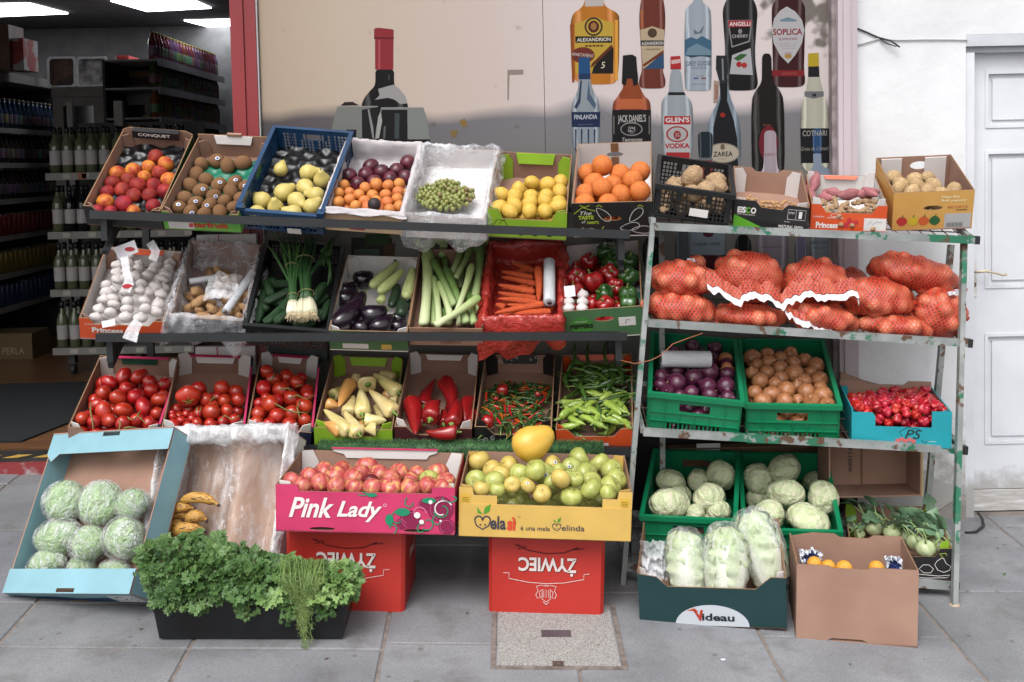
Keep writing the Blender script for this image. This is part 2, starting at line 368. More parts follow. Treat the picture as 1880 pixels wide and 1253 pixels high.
def liner(o, m, name='liner', hole=False, over=.06, seed=0, amp=.006, up_=.012, e=None, nt=150, front=None, floorh=.012, side=None, label=None, cat=None, puff=.0):
 """sheet lying in a box, up its walls and folded out over the rim"""
 W, L, H = o.W, o.L, o.H; b = MB(); prof = []
 for q in ((.86, .94) if hole else (.0, .35, .7, .92)): prof.append(('f', q))
 for q in (.15, .4, .65, .9): prof.append(('w', q))
 for q in (.0, .5, 1): prof.append(('r', q))
 for q in (.12, .3, .5, .7, .85, 1): prof.append(('o', q))
 vs = []; fs = []; C = V((W / 2, L / 2, 0))
 for (k, q) in prof:
  for i in range(nt):
   t = i / nt; p = rr(t, W, L, ins=.008); out = rr(t, W, L, ins=-.008); n = (out - p); n.normalize()
   s = seed * 7.1; w1 = noise.noise(V((p.x * 18 + s, p.y * 18, q * 1.5))); w2 = noise.noise(V((p.x * 55, p.y * 55 + s, q * 3)))
   isfront = p.y < .03
   ov = (front if (front is not None and isfront) else (side if (side is not None and not isfront) else over)) * (1 + .45 * w1)
   if k == 'f': c = C.lerp(p, q); z = floorh + .012 * abs(noise.noise(V((c.x * 22, c.y * 22, s)))) + puff * noise.noise(V((c.x * 9, c.y * 7, s + 3)))
   elif k == 'w': c = p - n * (.004 + amp * (1 - abs(2 * q - 1)) * (1 + 2 * w1)); z = floorh + (H - floorh) * q
   elif k == 'r': c = p.lerp(out, q) + n * amp * w2; z = H + up_ * sin(pi * (.2 + .6 * q)) * (1 + .8 * w1)
   else: c = out + n * (.004 + amp * (1.4 + 2.2 * w1 + 1.3 * w2) * sin(q * 2.2)); z = H - ov * q
   z += amp * .8 * w2
   vs.append((c.x, c.y, max(z, .006) if k in 'fw' else z))
 for r in range(len(prof) - 1):
  for i in range(nt): j = (i + 1) % nt; fs.append((r * nt + i, r * nt + j, (r + 1) * nt + j, (r + 1) * nt + i))
 b.add(vs, fs, smooth=True); ob = b.build(name, m, e)
 if not e: ob.matrix_world = o.M
 if label: tag(ob, label, cat)
 return ob
# ---------------------------------------------------------------- goods
def rnd(a, b): return random.uniform(a, b)
def rot_rand(): return Quaternion((rnd(-1, 1), rnd(-1, 1), rnd(-1, 1), rnd(-1, 1))).normalized().to_matrix().to_4x4()
def rot_up(tilt): return RM(rnd(0, 2 * pi), 'Z') @ RM(rnd(-tilt, tilt), 'X') @ RM(rnd(-tilt, tilt), 'Y') @ RM(rnd(0, 2 * pi), 'Z')
class Kind:
 """one prototype, moved into place at its first use and copied afterwards"""
 def __init__(s, fn): s.fn = fn; s.o = None
 def put(s, M, label, cat, group):
  if s.o is None: s.o = s.fn(); ob = s.o
  else: ob = copy_tree(s.o)
  ob.matrix_world = M; tag(ob, label, cat, group)
  if not group and 'group' in ob: del ob['group']
  return ob
def relax(cs, rs, fix=None, it=30, lo=None, box=None):
 n = len(cs)
 for _ in range(it):
  mv = False
  for i in range(n):
   for j in range(i):
    d = cs[i] - cs[j]; q = d.length; m = (rs[i] + rs[j]) * .94
    if q < m:
     d = d / q if q > 1e-5 else V((1, 0, 0)); h = (m - q) / 2; cs[i] = cs[i] + d * h; cs[j] = cs[j] - d * h; mv = True
  for i in range(n):
   if box:
    W, L = box; cs[i].x = max(rs[i] + .005, min(W - rs[i] - .005, cs[i].x)); cs[i].y = max(rs[i] + .005, min(L - rs[i] - .005, cs[i].y))
   cs[i].z = max(cs[i].z, rs[i] + .006)
  if not mv: break
 return cs
def scatter(o, kinds, pts, tr, h, label, cat, group, up=None, fill=True, unit=1.0, rx=26, zr=(1, 1), fillkind=None, keep=True, mound=0):
 """pts: (x, y[, r[, kind index]]) in crop pixels; tr=(ox, oy, s): crop -> photo pixels. h: height of the centres above the box floor. unit: radius of the prototype"""
 ox, oy, s = tr; cs = []; rs = []; ki = []
 for p in pts:
  px, py = ox + p[0] / s, oy + p[1] / s; r = (p[2] if len(p) > 2 else rx) / s; k = p[3] if len(p) > 3 else random.randrange(len(kinds)) if len(kinds) > 1 else 0
  c = onp(o, px, py, h); hh = h
  if mound: hh = h + mound * max(0, 1 - abs(c.x / o.W - .5) * 2) ; c = onp(o, px, py, hh)
  Yd = (o.M @ c).y; rad = r * Yd / F * 1.07
  cs.append(c); rs.append(rad); ki.append(k)
 nl = len(cs)
 if fill and nl:
  r = sum(rs) / nl; z = r + .008
  if h > 1.6 * r:
   top = list(cs); rows = int(o.L / (1.8 * r)); cols = int(o.W / (1.95 * r))
   for a in range(rows):
    for b in range(cols):
     q = V(((b + .5 + .5 * (a % 2)) * 1.95 * r, (a + .5) * 1.8 * r, z))
     if q.x > o.W - r: continue
     if any((V((t.x, t.y, 0)) - V((q.x, q.y, 0))).length < 2.1 * r for t in top):
      cs.append(q); rs.append(r * .97); ki.append(random.randrange(len(kinds)) if fillkind is None else fillkind)
 relax(cs, rs, box=(o.W, o.L) if keep else None)
 out = []
 for c, r, k in zip(cs, rs, ki):
  R = rot_rand() if up is None else rot_up(up)
  lb = label[k] if isinstance(label, (list, tuple)) else label; g = group[k] if isinstance(group, (list, tuple)) else group; ct = cat[k] if isinstance(cat, (list, tuple)) else cat
  out.append(kinds[k].put(o.M @ Matrix.Translation(c) @ R @ SM(r / unit * rnd(.94, 1.05), r / unit * rnd(.94, 1.05), r / unit * rnd(.93, 1.06)), lb, ct, g))
 return out
def long_put(o, kd, seg, tr, h, label, cat, group, rpx, h2=None, roll=None, unitr=1.0):
 """lay a long thing (prototype along +z, length 1, radius unitr) from seg[0:2] to seg[2:4]"""
 ox, oy, s = tr; a = onp(o, ox + seg[0] / s, oy + seg[1] / s, h); b = onp(o, ox + seg[2] / s, oy + seg[3] / s, h if h2 is None else h2)
 L = (b - a).length; z = (b - a).normalized(); x = z.cross(V((0, 0, 1))).normalized() if roll is None else z.orthogonal().normalized(); y = z.cross(x)
 R = Matrix(((x.x, y.x, z.x, a.x), (x.y, y.y, z.y, a.y), (x.z, y.z, z.z, a.z), (0, 0, 0, 1)))
 if roll is not None: R = R @ RM(roll, 'Z')
 r = rpx / s * (o.M @ a).y / F / unitr
 return kd.put(o.M @ R @ SM(r, r, L), label, cat, group)
def body(name, fn, m, nu=18, nv=11):
 b = MB(); b.blob(fn, nu, nv); return b.build(name, m)
def child_stem(par, pts, r, m, name='stem', n=6):
 b = MB(); b.tube(pts, r, n); return b.build(name, m, par)
STEM = mat('stem_brown', '5a4a2c', '7a6a3c', rough=.8, var=0); STEMG = mat('stem_green', '4f6b2a', '7d8f45', rough=.6, scale=20, var=.1)
def dimple(k=.32, w=.5, sx=1, sz=.9, bot=.15, bw=.35):
 def f(d):
  r = 1 - k * exp(-((1 - d.z) / (w * w * .5))) - bot * exp(-((1 + d.z) / (bw * bw * .5))); return V((d.x * r * sx * (1 + .03 * d.z), d.y * r * sx * (1 + .03 * d.z), d.z * r * sz))
 return f
def K_apple(m, nm='apple'):
 def f():
  b = body(nm, dimple(.3, .5, 1.03, .95, .14), m, 20, 13); child_stem(b, [(0, 0, .62), (.03, 0, .8), (.08, .02, 1.0)], [.04, .03, .045], STEM); return b
 return Kind(f)
def K_ball(nm, m, sx=1, sy=1, sz=1, wob=.03, nu=18, nv=11, dim=0, tip=0, fq=1.6):
 def f():
  def g(d):
   r = 1 + wob * nz(d.x * fq + 3, d.y * fq, d.z * fq) - dim * exp(-(1 - d.z) / .06) + tip * (exp(-(1 - d.z) / .03) + exp(-(1 + d.z) / .05)); return V((d.x * r * sx, d.y * r * sy, d.z * r * sz))
  return body(nm, g, m, nu, nv)
 return Kind(f)
def K_tomato(nm, m, sz=.92, calyx=True, lob=.02):
 def f():
  def g(d):
   a = atan2(d.y, d.x); r = 1 - .1 * exp(-(1 - d.z) / .05) + lob * cos(5 * a) * (1 - d.z * d.z); return V((d.x * r, d.y * r, d.z * r * sz))
  b = body(nm, g, m, 20, 12)
  if calyx:
   c = MB()
   for k in range(5): a = k * 2 * pi / 5; c.tube([(0, 0, sz * .9), (.25 * cos(a), .25 * sin(a), sz * .95), (.5 * cos(a), .5 * sin(a), sz * .92)], [.05, .05, .01], 4)
   c.tube([(0, 0, sz * .9), (.03, 0, sz * 1.12)], .045, 5); c.build('calyx', STEMG, b)
  return b
 return Kind(f)
def K_onion(nm, m, mt):
 def f():
  def g(d):
   a = atan2(d.y, d.x); r = 1 + .5 * exp(-(1 - d.z) / .012) + .12 * exp(-(1 - d.z) / .08) + .012 * cos(9 * a); return V((d.x * r, d.y * r, d.z * r * .88))
  b = body(nm, g, m, 18, 16)
  c = MB();
  for k in range(7): a = k * .9; c.tube([(0, 0, -.84), (.06 * cos(a), .06 * sin(a), -.93), (.16 * cos(a), .16 * sin(a), -.96)], [.03, .02, .008], 4)
  c.build('roots', mt, b); return b
 return Kind(f)
def K_pear(m):
 def f():
  pr = [(.02, -.88), (.3, -.92), (.62, -.78), (.88, -.45), (.98, -.05), (.9, .35), (.68, .7), (.48, 1.0), (.38, 1.25), (.26, 1.42), (.1, 1.46), (.02, 1.42)]
  b = MB(); b.lathe(pr, 18, fn=lambda a, z: 1 + .04 * nz(cos(a) * 1.3, sin(a) * 1.3, z)); o = b.build('pear', m); child_stem(o, [(0, 0, 1.38), (.04, 0, 1.6), (.13, 0, 1.78)], [.05, .04, .05], STEM); return o
 return Kind(f)
def K_pepper(nm, m):
 def f():
  def g(d):
   a = atan2(d.y, d.x); q = sqrt(max(0, 1 - d.z * d.z)); r = 1 + .10 * cos(4 * a + .4) * q ** .7 - .34 * exp(-(1 - d.z) / .10) - .16 * exp(-(1 + d.z) / .10) + .04 * nz(d.x * 2, d.y * 2, d.z * 2)
   s = 1 + .10 * d.z; return V((d.x * r * s, d.y * r * s, d.z * r * 1.06))
  b = body(nm, g, m, 32, 18); child_stem(b, [(0, 0, .55), (0, 0, .82), (.08, 0, 1.05), (.2, .03, 1.2)], [.22, .12, .08, .1], STEMG); return b
 return Kind(f)
def K_long(nm, prof, m, bend=0, wob=.04, n=12, stem=None, ridges=0, bend2=0, tail=None):
 """prototype along z from 0 to 1; radii in prof [(t, r)], r in units"""
 def f():
  pts = []; rad = []
  for (t, r) in prof: pts.append((bend * 1.0 * sin(pi * t) / 1.0 + bend2 * sin(2 * pi * t), bend * .2 * sin(pi * t * 1.7), t)); rad.append(r)
  b = MB(); vs = []; fs = []; k = len(pts)
  for i, p in enumerate(pts):
   for j in range(n):
    a = 2 * pi * j / n; r = rad[i] * (1 + wob * nz(cos(a) * 1.5, sin(a) * 1.5, p[2] * 6 + len(nm)) + ridges * cos(4 * a + 2 * p[2])); vs.append((p[0] + r * cos(a), p[1] + r * sin(a), p[2]))
  for i in range(k - 1):
   for j in range(n): q = (j + 1) % n; fs.append((i * n + j, i * n + q, (i + 1) * n + q, (i + 1) * n + j))
  fs.append(tuple(range(n - 1, -1, -1))); fs.append(tuple(range((k - 1) * n, k * n)))
  b.add(vs, fs, smooth=True); o = b.build(nm, m)
  if stem:
   c = MB(); x, y, z = pts[-1]; c.lathe([(.02, z + stem[0]), (stem[1] * .8, z + stem[0] * .95), (stem[1] * .7, z + stem[0] * .3), (stem[1] * 2.2, z - .0), (stem[1] * 2.9, z - .02), (stem[1] * 2.5, z - .03)], 8, M=TM(x, y, 0)); c.build('stem', stem[2], o)
  return o
 return Kind(f)
# ---------------------------------------------------------------- ground
WY = 4.68
GROUT = mat('joint_mortar', '6f655f', '857a72', rough=.95, scale=30, var=0)
b = MB()
def gq(x0, x1, y0, y1, dz=0): return [(x0, y0, gz(x0, y0) + dz), (x1, y0, gz(x1, y0) + dz), (x1, y1, gz(x1, y1) + dz), (x0, y1, gz(x0, y1) + dz)]
b.add(gq(-60, 60, -60, 5.6), [(0, 1, 2, 3)]); tag(b.build('ground', GROUT), kind='structure')
def stone_mat():
 m = mat('york_stone', '6c6e72', '8b8c8f', rough=.85, scale=3.1, bump=.6, bscale=110, spec=.3, var=0, contrast=.9, detail=8, bdist=.0015)
 n = m.node_tree.nodes; l = m.node_tree.links; bs = n['Principled BSDF']; src = bs.inputs['Base Color'].links[0].from_socket
 vc = n.new('ShaderNodeVertexColor'); vc.layer_name = 'tint'; mx = n.new('ShaderNodeMix'); mx.data_type = 'RGBA'; mx.blend_type = 'MULTIPLY'; mx.inputs[0].default_value = 1
 l.new(src, mx.inputs[6]); l.new(vc.outputs[0], mx.inputs[7])
 tc = n.new('ShaderNodeTexCoord'); z = n.new('ShaderNodeTexNoise'); z.inputs['Scale'].default_value = 5; z.inputs['Detail'].default_value = 9; z.inputs['Roughness'].default_value = .7; l.new(tc.outputs['Object'], z.inputs[0])
 r = n.new('ShaderNodeMapRange'); r.inputs[1].default_value = .5; r.inputs[2].default_value = .68; r.inputs[3].default_value = 0; r.inputs[4].default_value = .62; l.new(z.outputs[0], r.inputs[0])
 m2 = n.new('ShaderNodeMix'); m2.data_type = 'RGBA'; l.new(r.outputs[0], m2.inputs[0]); l.new(mx.outputs[2], m2.inputs[6]); m2.inputs[7].default_value = lin('5e5a58')
 v = n.new('ShaderNodeTexVoronoi'); v.inputs['Scale'].default_value = 9; l.new(tc.outputs['Object'], v.inputs[0]); q = n.new('ShaderNodeMath'); q.operation = 'LESS_THAN'; q.inputs[1].default_value = .085; l.new(v.outputs[0], q.inputs[0])
 m3 = n.new('ShaderNodeMix'); m3.data_type = 'RGBA'; q2 = n.new('ShaderNodeMath'); q2.operation = 'MULTIPLY'; q2.inputs[1].default_value = .45; l.new(q.outputs[0], q2.inputs[0]); l.new(q2.outputs[0], m3.inputs[0]); l.new(m2.outputs[2], m3.inputs[6]); m3.inputs[7].default_value = lin('4c4643')
 g_ = n.new('ShaderNodeTexNoise'); g_.inputs['Scale'].default_value = 160; g_.inputs['Detail'].default_value = 3; l.new(tc.outputs['Object'], g_.inputs[0]); gr = n.new('ShaderNodeMapRange'); gr.inputs[1].default_value = .3; gr.inputs[2].default_value = .7; gr.inputs[3].default_value = .82; gr.inputs[4].default_value = 1.12; l.new(g_.outputs[0], gr.inputs[0])
 gm = n.new('ShaderNodeVectorMath'); gm.operation = 'SCALE'; l.new(m3.outputs[2], gm.inputs[0]); l.new(gr.outputs[0], gm.inputs['Scale']); l.new(gm.outputs[0], bs.inputs['Base Color']); return m
STONE = stone_mat()
XA = G(732, 1041).x; XB = G(1330, 1041).x; SW = (XB - XA) / 2; YJ0 = G(900, 1041).y
def gx_(x, y): return x - .022 * (y - YJ0)
b = MB(); tints = []; random.seed(11)
jy = {-1: [1115], -2: [981, 1115], -3: [981, 1115], 0: [1185], 1: [1090], 2: [1169], 3: [1083, 1248], 4: [1083, 1248], 5: [1010]}
man = (G(900, 1125), G(1142, 1232))
for c in range(-40, 44):
 x0, x1 = XA + c * SW, XA + (c + 1) * SW
 if c in jy: ys = sorted(G(900, q).y for q in jy[c])
 else: ys = [3.4 + rnd(-.3, .3)]
 if c in (-1, -2, -3, -4): ys = sorted(set(ys + [G(300, 1193).y]))
 y = ys[0];
 while y > -30: y -= rnd(.62, .95); ys.insert(0, y)
 while ys[-1] < 5.3: ys.append(ys[-1] + rnd(.62, .9))
 for i in range(len(ys) - 1):
  a, d = ys[i] + .005, ys[i + 1] - .005
  segs = [(x0 + .005, x1 - .005, a, d)]
  for (u0, u1, v0, v1) in segs:
   v1 = min(v1, 5.55)
   if v1 <= v0: continue
   if v0 < man[0].y and v1 > man[1].y and u1 > man[1].x - .5 and c == 0: v0_ = v0
   p = [(gx_(u0, v0), v0), (gx_(u1, v0), v0), (gx_(u1, v1), v1), (gx_(u0, v1), v1)]; e = .004
   o = len(b.v); t = rnd(.86, 1.08); dz = rnd(.004, .006)
   b.add([(x, y_, gz(x, y_) + .0005) for x, y_ in p] + [(x + (e if k in (0, 3) else -e), y_ + (e if k < 2 else -e), gz(x, y_) + dz) for k, (x, y_) in enumerate(p)],
                  [(4, 5, 6, 7), (0, 1, 5, 4), (1, 2, 6, 5), (2, 3, 7, 6), (3, 0, 4, 7)])
   tints += [(t, t * rnd(.99, 1.0), t * rnd(.98, 1.01), 1)] * 8
pv = b.build('pavement', STONE); tag(pv, kind='structure')
ca = pv.data.color_attributes.new('tint', 'FLOAT_COLOR', 'POINT'); ca.data.foreach_set('color', [x for t in tints for x in t])
# manhole cover
ma = empty('manhole_cover', G(1020, 1180) + V((0, 0, .006)), 'square speckled concrete manhole cover with a rusty steel frame in the pavement', 'manhole cover')
mc = G(1022, 1178); mw = (G(1142, 1180).x - G(902, 1180).x) / 2; y0m, y1m = G(1022, 1233).y, G(1022, 1110).y
MF = mat('rusty_steel', '6b5f5a', '8a827c', rough=.7, scale=30, metal=.3, var=0, bump=.3)
MC = mat('exposed_aggregate', '8c8a88', '9c9a97', rough=.9, scale=120, contrast=.3, speck=('5b534d', 190, .33), bump=.5, bscale=200, var=0)
b = MB(); x0, x1 = mc.x - mw, mc.x + mw
def gbox(b, xa, xb, ya, yb, h, mi=0):
 q = gq(xa, xb, ya, yb); b.add([(p[0], p[1], p[2] + .001) for p in q] + [(p[0], p[1], p[2] + h) for p in q], [(4, 5, 6, 7), (0, 1, 5, 4), (1, 2, 6, 5), (2, 3, 7, 6), (3, 0, 4, 7)], mi)
MI = Matrix.Translation(-ma.matrix_world.translation)
for q in ((x0, x1, y0m, y0m + .016), (x0, x1, y1m - .016, y1m), (x0, x0 + .016, y0m + .016, y1m - .016), (x1 - .016, x1, y0m + .016, y1m - .016)): gbox(b, *q, .009)
b.build('frame', MF, ma, MI)
b = MB(); gbox(b, x0 + .021, x1 - .021, y0m + .021, y1m - .021, .0075); b.build('cover_slab', MC, ma, MI)
b = MB(); gbox(b, mc.x - .05, mc.x + .05, G(1022, 1174).y, G(1022, 1162).y, .0095); b.build('badge', mat('dark_bronze', '4a4347', '5a5357', rough=.6, var=0), ma, MI)
for yy in (y0m + .035, y1m - .035):
 b = MB(); gbox(b, mc.x - .02, mc.x + .016, yy - .014, yy + .014, .009); b.lathe([(.009, 0), (.009, .004), (.004, .005)], 10, M=TM(mc.x, yy, gz(mc.x, yy) + .0075)); b.build('key_hole', mat('dark_rust', '3c3230', '5a4a40', rough=.7, var=0), ma, MI)
# ---------------------------------------------------------------- the shop building
bld = empty('shop_building', (0, WY, 0), 'white painted shop front with a red door post, open shop room and timber trim', 'building')
BI = Matrix.Translation((0, -WY, 0))
def part(name, mb, m, par=None, smooth=None): return mb.build(name, m, par or bld, BI if par is None else None, smooth)
WHITE = mat('painted_render', 'c3c4c6', 'd8d9db', rough=.6, scale=3.2, contrast=.9, bump=.6, bscale=16, spec=.4, var=0, bdist=.006, detail=6)
DOORW = mat('door_gloss_white', 'bec0c5', 'd2d4d9', rough=.35, scale=4, contrast=.9, detail=7, bump=.12, bscale=30, spec=.5, var=0)
PINKW = mat('timber_pilaster', 'a79aa0', 'b9adb2', rough=.5, scale=3, bump=.2, bscale=20, stretch=(1, 1, .2), var=0)
REDP = mat('red_gloss_paint', '701a1e', '7e2024', rough=.4, scale=3, bump=.1, bscale=25, var=0, stretch=(1, 1, .3))
DARK = mat('dark_void', '17161a', '1e1c20', rough=.8, var=0)
xr = P(1572, 300, WY).x; xd = P(1773, 300, WY).x; zt = P(1800, 72, WY).z
zb = gz(xr, WY) - .02
# rendered wall: pier + over-door
b = MB(); b.box(xr, xd, WY, WY + .35, zb - .05, zt + .02); b.box(xr, 6, WY, WY + .35, zt + .02, 4.2); b.box(xd + .93, 6, WY, WY + .35, -.3, zt + .02)
part('rendered_wall', b, WHITE)
# facade over the poster and the opening
b = MB(); b.box(-6, xr - .002, WY + .06, WY + .35, 2.42, 4.2); part('fascia', b, mat('fascia_paint', '8f8a88', '9a9592', rough=.6, var=0))
# worn plinth of the pier
PL = mat('worn_plinth', 'a8a49e', 'c9c8c8', rough=.9, scale=9, bump=.9, bscale=30, contrast=.6, var=0, bdist=.004, detail=8)
zp = P(1700, 868, WY).z
b = MB(); b.panel([(xr + .012, zb - .05), (xd - .002, zb - .05), (xd - .002, zp - .10), (xd - .06, zp - .13), (xd - .12, zp - .17), (xd - .2, zp - .19), (xr + .012, zp - .2)], .010, TM(0, WY - .011, 0), mi=(0, 0, 0)); part('plinth', b, PL)
def dirt(m, z0, z1, c):
 n = m.node_tree.nodes; l = m.node_tree.links; bs = n['Principled BSDF']; src = bs.inputs['Base Color'].links[0].from_socket; tc = n.new('ShaderNodeTexCoord'); sp = n.new('ShaderNodeSeparateXYZ'); l.new(tc.outputs['Object'], sp.inputs[0])
 z = n.new('ShaderNodeTexNoise'); z.inputs['Scale'].default_value = 11; z.inputs['Detail'].default_value = 9; z.inputs['Roughness'].default_value = .7; l.new(tc.outputs['Object'], z.inputs[0])
 r = n.new('ShaderNodeMapRange'); r.inputs[1].default_value = z0; r.inputs[2].default_value = z1; r.inputs[3].default_value = .75; r.inputs[4].default_value = .1; l.new(sp.outputs[2], r.inputs[0])
 a = n.new('ShaderNodeMath'); a.operation = 'ADD'; l.new(r.outputs[0], a.inputs[0]); l.new(z.outputs[0], a.inputs[1]); q = n.new('ShaderNodeMapRange'); q.inputs[1].default_value = .82; q.inputs[2].default_value = 1.1; q.inputs[4].default_value = .75; l.new(a.outputs[0], q.inputs[0])
 mx = n.new('ShaderNodeMix'); mx.data_type = 'RGBA'; l.new(q.outputs[0], mx.inputs[0]); l.new(src, mx.inputs[6]); mx.inputs[7].default_value = lin(c); l.new(mx.outputs[2], bs.inputs['Base Color'])
dirt(WHITE, zb, zb + .75, '7c7770'); dirt(PL, zb, zb + .3, '6a645c'); dirt(DOORW, zb + .1, zb + .25, '8c8884')
# pilaster
xa, xb = P(1540, 300, WY - .06).x, P(1575, 300, WY - .06).x
b = MB(); b.box(xa, xb, WY - .06, WY + .1, .2, 4.0); b.box(xa + .02, xb - .03, WY - .068, WY - .0605, .2, 4.0); b.box(xb, xb + .006, WY - .02, WY - .0005, .2, 4.0); part('timber_pilaster', b, PINKW)
b = MB(); b.box(xa - .02, xa - .001, WY - .035, WY + .1, .2, 4.0); part('window_bead', b, mat('old_bead', '6a5f60', '8a7f80', rough=.7, var=0, scale=20))
# door recess and door
DY = WY + .07
dr = part('panel_door', MB(), DOORW); zdb = P(1830, 896, DY).z
bpy.data.objects.remove(dr)
b = MB();
def dz(y): return P(1840, y, DY).z
xl = P(1779, 300, DY).x; xR = xl + .84; pl, pr = P(1808, 300, DY).x, xl + .84 - (P(1808, 300, DY).x - xl)
rows = [(130, 235), (277, 529), (612, 815)]; ho = [rect(pl, pr, dz(q[1]), dz(q[0])) for q in rows]
b.panel(rect(xl, xR, dz(897), zt - .035), .045, TM(0, DY, 0), ho, (0, 0, 0))
for q in rows:
 z0, z1 = dz(q[1]), dz(q[0]); b.box(pl - .002, pr + .002, DY + .014, DY + .03, z0 - .002, z1 + .002)
 for (u0, u1, w0, w1) in ((pl, pr, z0, z0 + .014), (pl, pr, z1 - .014, z1), (pl, pl + .014, z0 + .014, z1 - .014), (pr - .014, pr, z0 + .014, z1 - .014)): b.box(u0, u1, DY - .005, DY + .013, w0, w1)
 b.box(pl + .035, pr - .035, DY + .004, DY + .0135, z0 + .035, z1 - .035)
door = part('panel_door', b, DOORW)
b = MB(); b.box(xl, xR, DY - .025, DY - .0005, P(1840, 934, DY).z, dz(898));
b.build('weather_board', mat('flaking_board', 'bab9b8', 'cfcfd0', c3='a09c98', rough=.8, scale=16, stretch=(.4, 1, 2.5), contrast=.9, bump=.8, var=0, detail=8), door)
b = MB(); x = P(1786, 500, DY).x; b.box(x - .012, x + .016, DY - .004, DY - .0005, dz(544), dz(478)); b.build('lock_plate', mat('painted_plate', 'b8b4ae', 'c9c7c4', rough=.6, scale=60, bump=.6, var=0), door)
b = MB(); b.lathe([(.012, 0), (.012, .006), (.004, .007)], 14, M=TM(x, DY - .004, dz(521)) @ RM(pi / 2, 'X')); b.build('keyhole', mat('aged_brass', '6d5c3c', '8a7852', rough=.5, metal=.6, var=0), door)
b = MB(); b.tube([(x, DY - .004, dz(497)), (x, DY - .045, dz(497)), (x + .035, DY - .05, dz(495)), (x + .085, DY - .05, dz(500)), (x + .115, DY - .048, dz(504)), (x + .125, DY - .046, dz(502))], [.006, .006, .0065, .004, .0045, .006], 8); b.build('lever_handle', mat('brass_worn', 'b8ab90', 'c9bfa8', rough=.4, metal=.4, var=0), door)
b = MB(); b.box(xd, xd + .93, WY + .0, WY + .12, zt - .03, zt + .0195); b.box(xd, xd + .93, WY + .03, WY + .12, zt - .055, zt - .031); part('door_head', b, mat('head_paint', 'a9acb2', 'b9bcc0', rough=.6, var=0))
b = MB(); b.box(xd + .0005, xl - .001, WY + .012, WY + .13, zb - .05, zt - .056); b.box(xR + .001, xd + .93, WY + .012, WY + .13, zb - .05, zt - .056); part('door_frame', b, DOORW)
b = MB(); b.box(xl - .002, xR + .05, DY - .03, DY + .1, zb - .1, P(1840, 936, DY).z - .002); part('door_step', b, mat('step_concrete', '6a635d', '847b74', rough=.9, scale=12, bump=.6, var=0))
# panel behind the poster down to the ground, red post
xq0, xq1 = P(478, 150, WY).x, P(1540, 150, WY).x;
b = MB(); b.box(xq0, xa - .021, WY + .02, WY + .1, .45, 2.419); part('window_panel', b, mat('poster_backing', '3a3838', '444242', rough=.7, var=0))
b = MB(); b.box(xq0, xa - .021, WY + .0, WY + .12, -.1, .449); part('stall_riser', b, DARK)
r0, r1 = P(424, 100, WY - .02).x, P(460, 100, WY - .02).x; r2 = P(470, 100, WY - .02).x
b = MB(); b.box(r0 + .0, r1 - .028, WY - .02, WY + .16, 0, 2.419); b.box(r1 - .026, r2, WY - .012, WY + .16, 0, 2.419); part('red_door_post', b, REDP)
b = MB(); b.box(r2 + .001, xq0 - .004, WY - .006, WY + .1, 0, 2.419); part('white_trim', b, mat('trim_white', 'a9a6a8', 'b5b2b4', rough=.6, var=0))
# the room behind
FZ = .17; CZ = 2.9; BY = 10.4
WOOD = mat('dark_wood_floor', '4e3524', '7c5638', rough=.3, scale=3, stretch=(.6, 7, 1), contrast=.9, var=0, spec=.5)
b = MB(); b.box(-7.5, 3, 5.20, BY, FZ - .02, FZ); part('shop_floor', b, WOOD)
b = MB(); b.box(-7.5, xq0 - .001, 5.17, 5.198, -.1, FZ - .012); part('red_step', b, mat('flaking_red_step', '7d2a2c', '93898a', c3='7a2528', rough=.7, scale=14, contrast=.5, bump=.6, var=0, detail=8))
b = MB(); b.box(-7.5, xq0 - .001, 5.198, 5.36, FZ - .012, FZ + .003); st_ = part('step_edge', b, mat('black_edge', '1b1918', '2a2725', rough=.6, var=0))
YEL = mat('yellow_tape', 'a8873a', 'b8954a', rough=.6, scale=30, var=0)
b = MB()
for i in range(26): x = -4.6 + i * .15; b.add([(x, 5.215, FZ + .0036), (x + .075, 5.215, FZ + .0036), (x + .13, 5.275, FZ + .0036), (x + .055, 5.275, FZ + .0036)], [(0, 1, 2, 3)])
b.build('hazard_tape', YEL, st_)
b = MB(); b.box(-7.5, 3, WY + .36, BY, CZ, CZ + .05); part('ceiling', b, mat('dim_ceiling', '4b4a49', '555453', rough=.9, var=0))
b = MB(); b.box(-7.5, 3, BY, BY + .1, 0, CZ); part('back_wall', b, mat('back_wall_paint', '6a6868', '7a7877', rough=.9, var=0))
b = MB(); b.box(-4.9, -4.8, WY + .36, BY - .001, 0, CZ); b.box(3.0, 3.1, WY + .36, BY - .001, 0, CZ); part('side_wall', b, mat('side_wall_paint', '4a4540', '55504a', rough=.9, var=0))
b = MB(); b.box(xq0, xq0 + .06, WY + .13, BY - 2.5, 0, CZ - .001); part('inner_partition', b, mat('partition_dark', '242226', '2c2a2e', rough=.8, var=0))
def PZ(px, py, z): d = ray(px, py); return CO + d * ((z - CAM_H) / d.z)
LAMP = mat('lamp_panel', 'e8eef5', None, rough=.5, var=0, emit=6)
for i, q in enumerate([[(-70, 10), (55, 8), (125, 26), (-40, 33)], [(203, 3), (270, 22), (388, 16), (345, -3)], [(338, 39), (388, 52), (470, 52), (425, 37)]]):
 b = MB(); p = [PZ(x, y, CZ - .012) for x, y in q]; b.add([tuple(v) for v in p] + [(v.x, v.y, CZ - .002) for v in p], [(0, 1, 2, 3), (7, 6, 5, 4)] + [(k, (k + 1) % 4, (k + 1) % 4 + 4, k + 4) for k in range(4)])
 tag(b.build('ceiling_light', LAMP), ['white ceiling light panel furthest into the left corner of the picture', 'largest white ceiling light panel in the middle of the dark shop ceiling', 'small white ceiling light panel partly behind the red post'][i], 'ceiling light', 'ceiling light panels inside the shop')
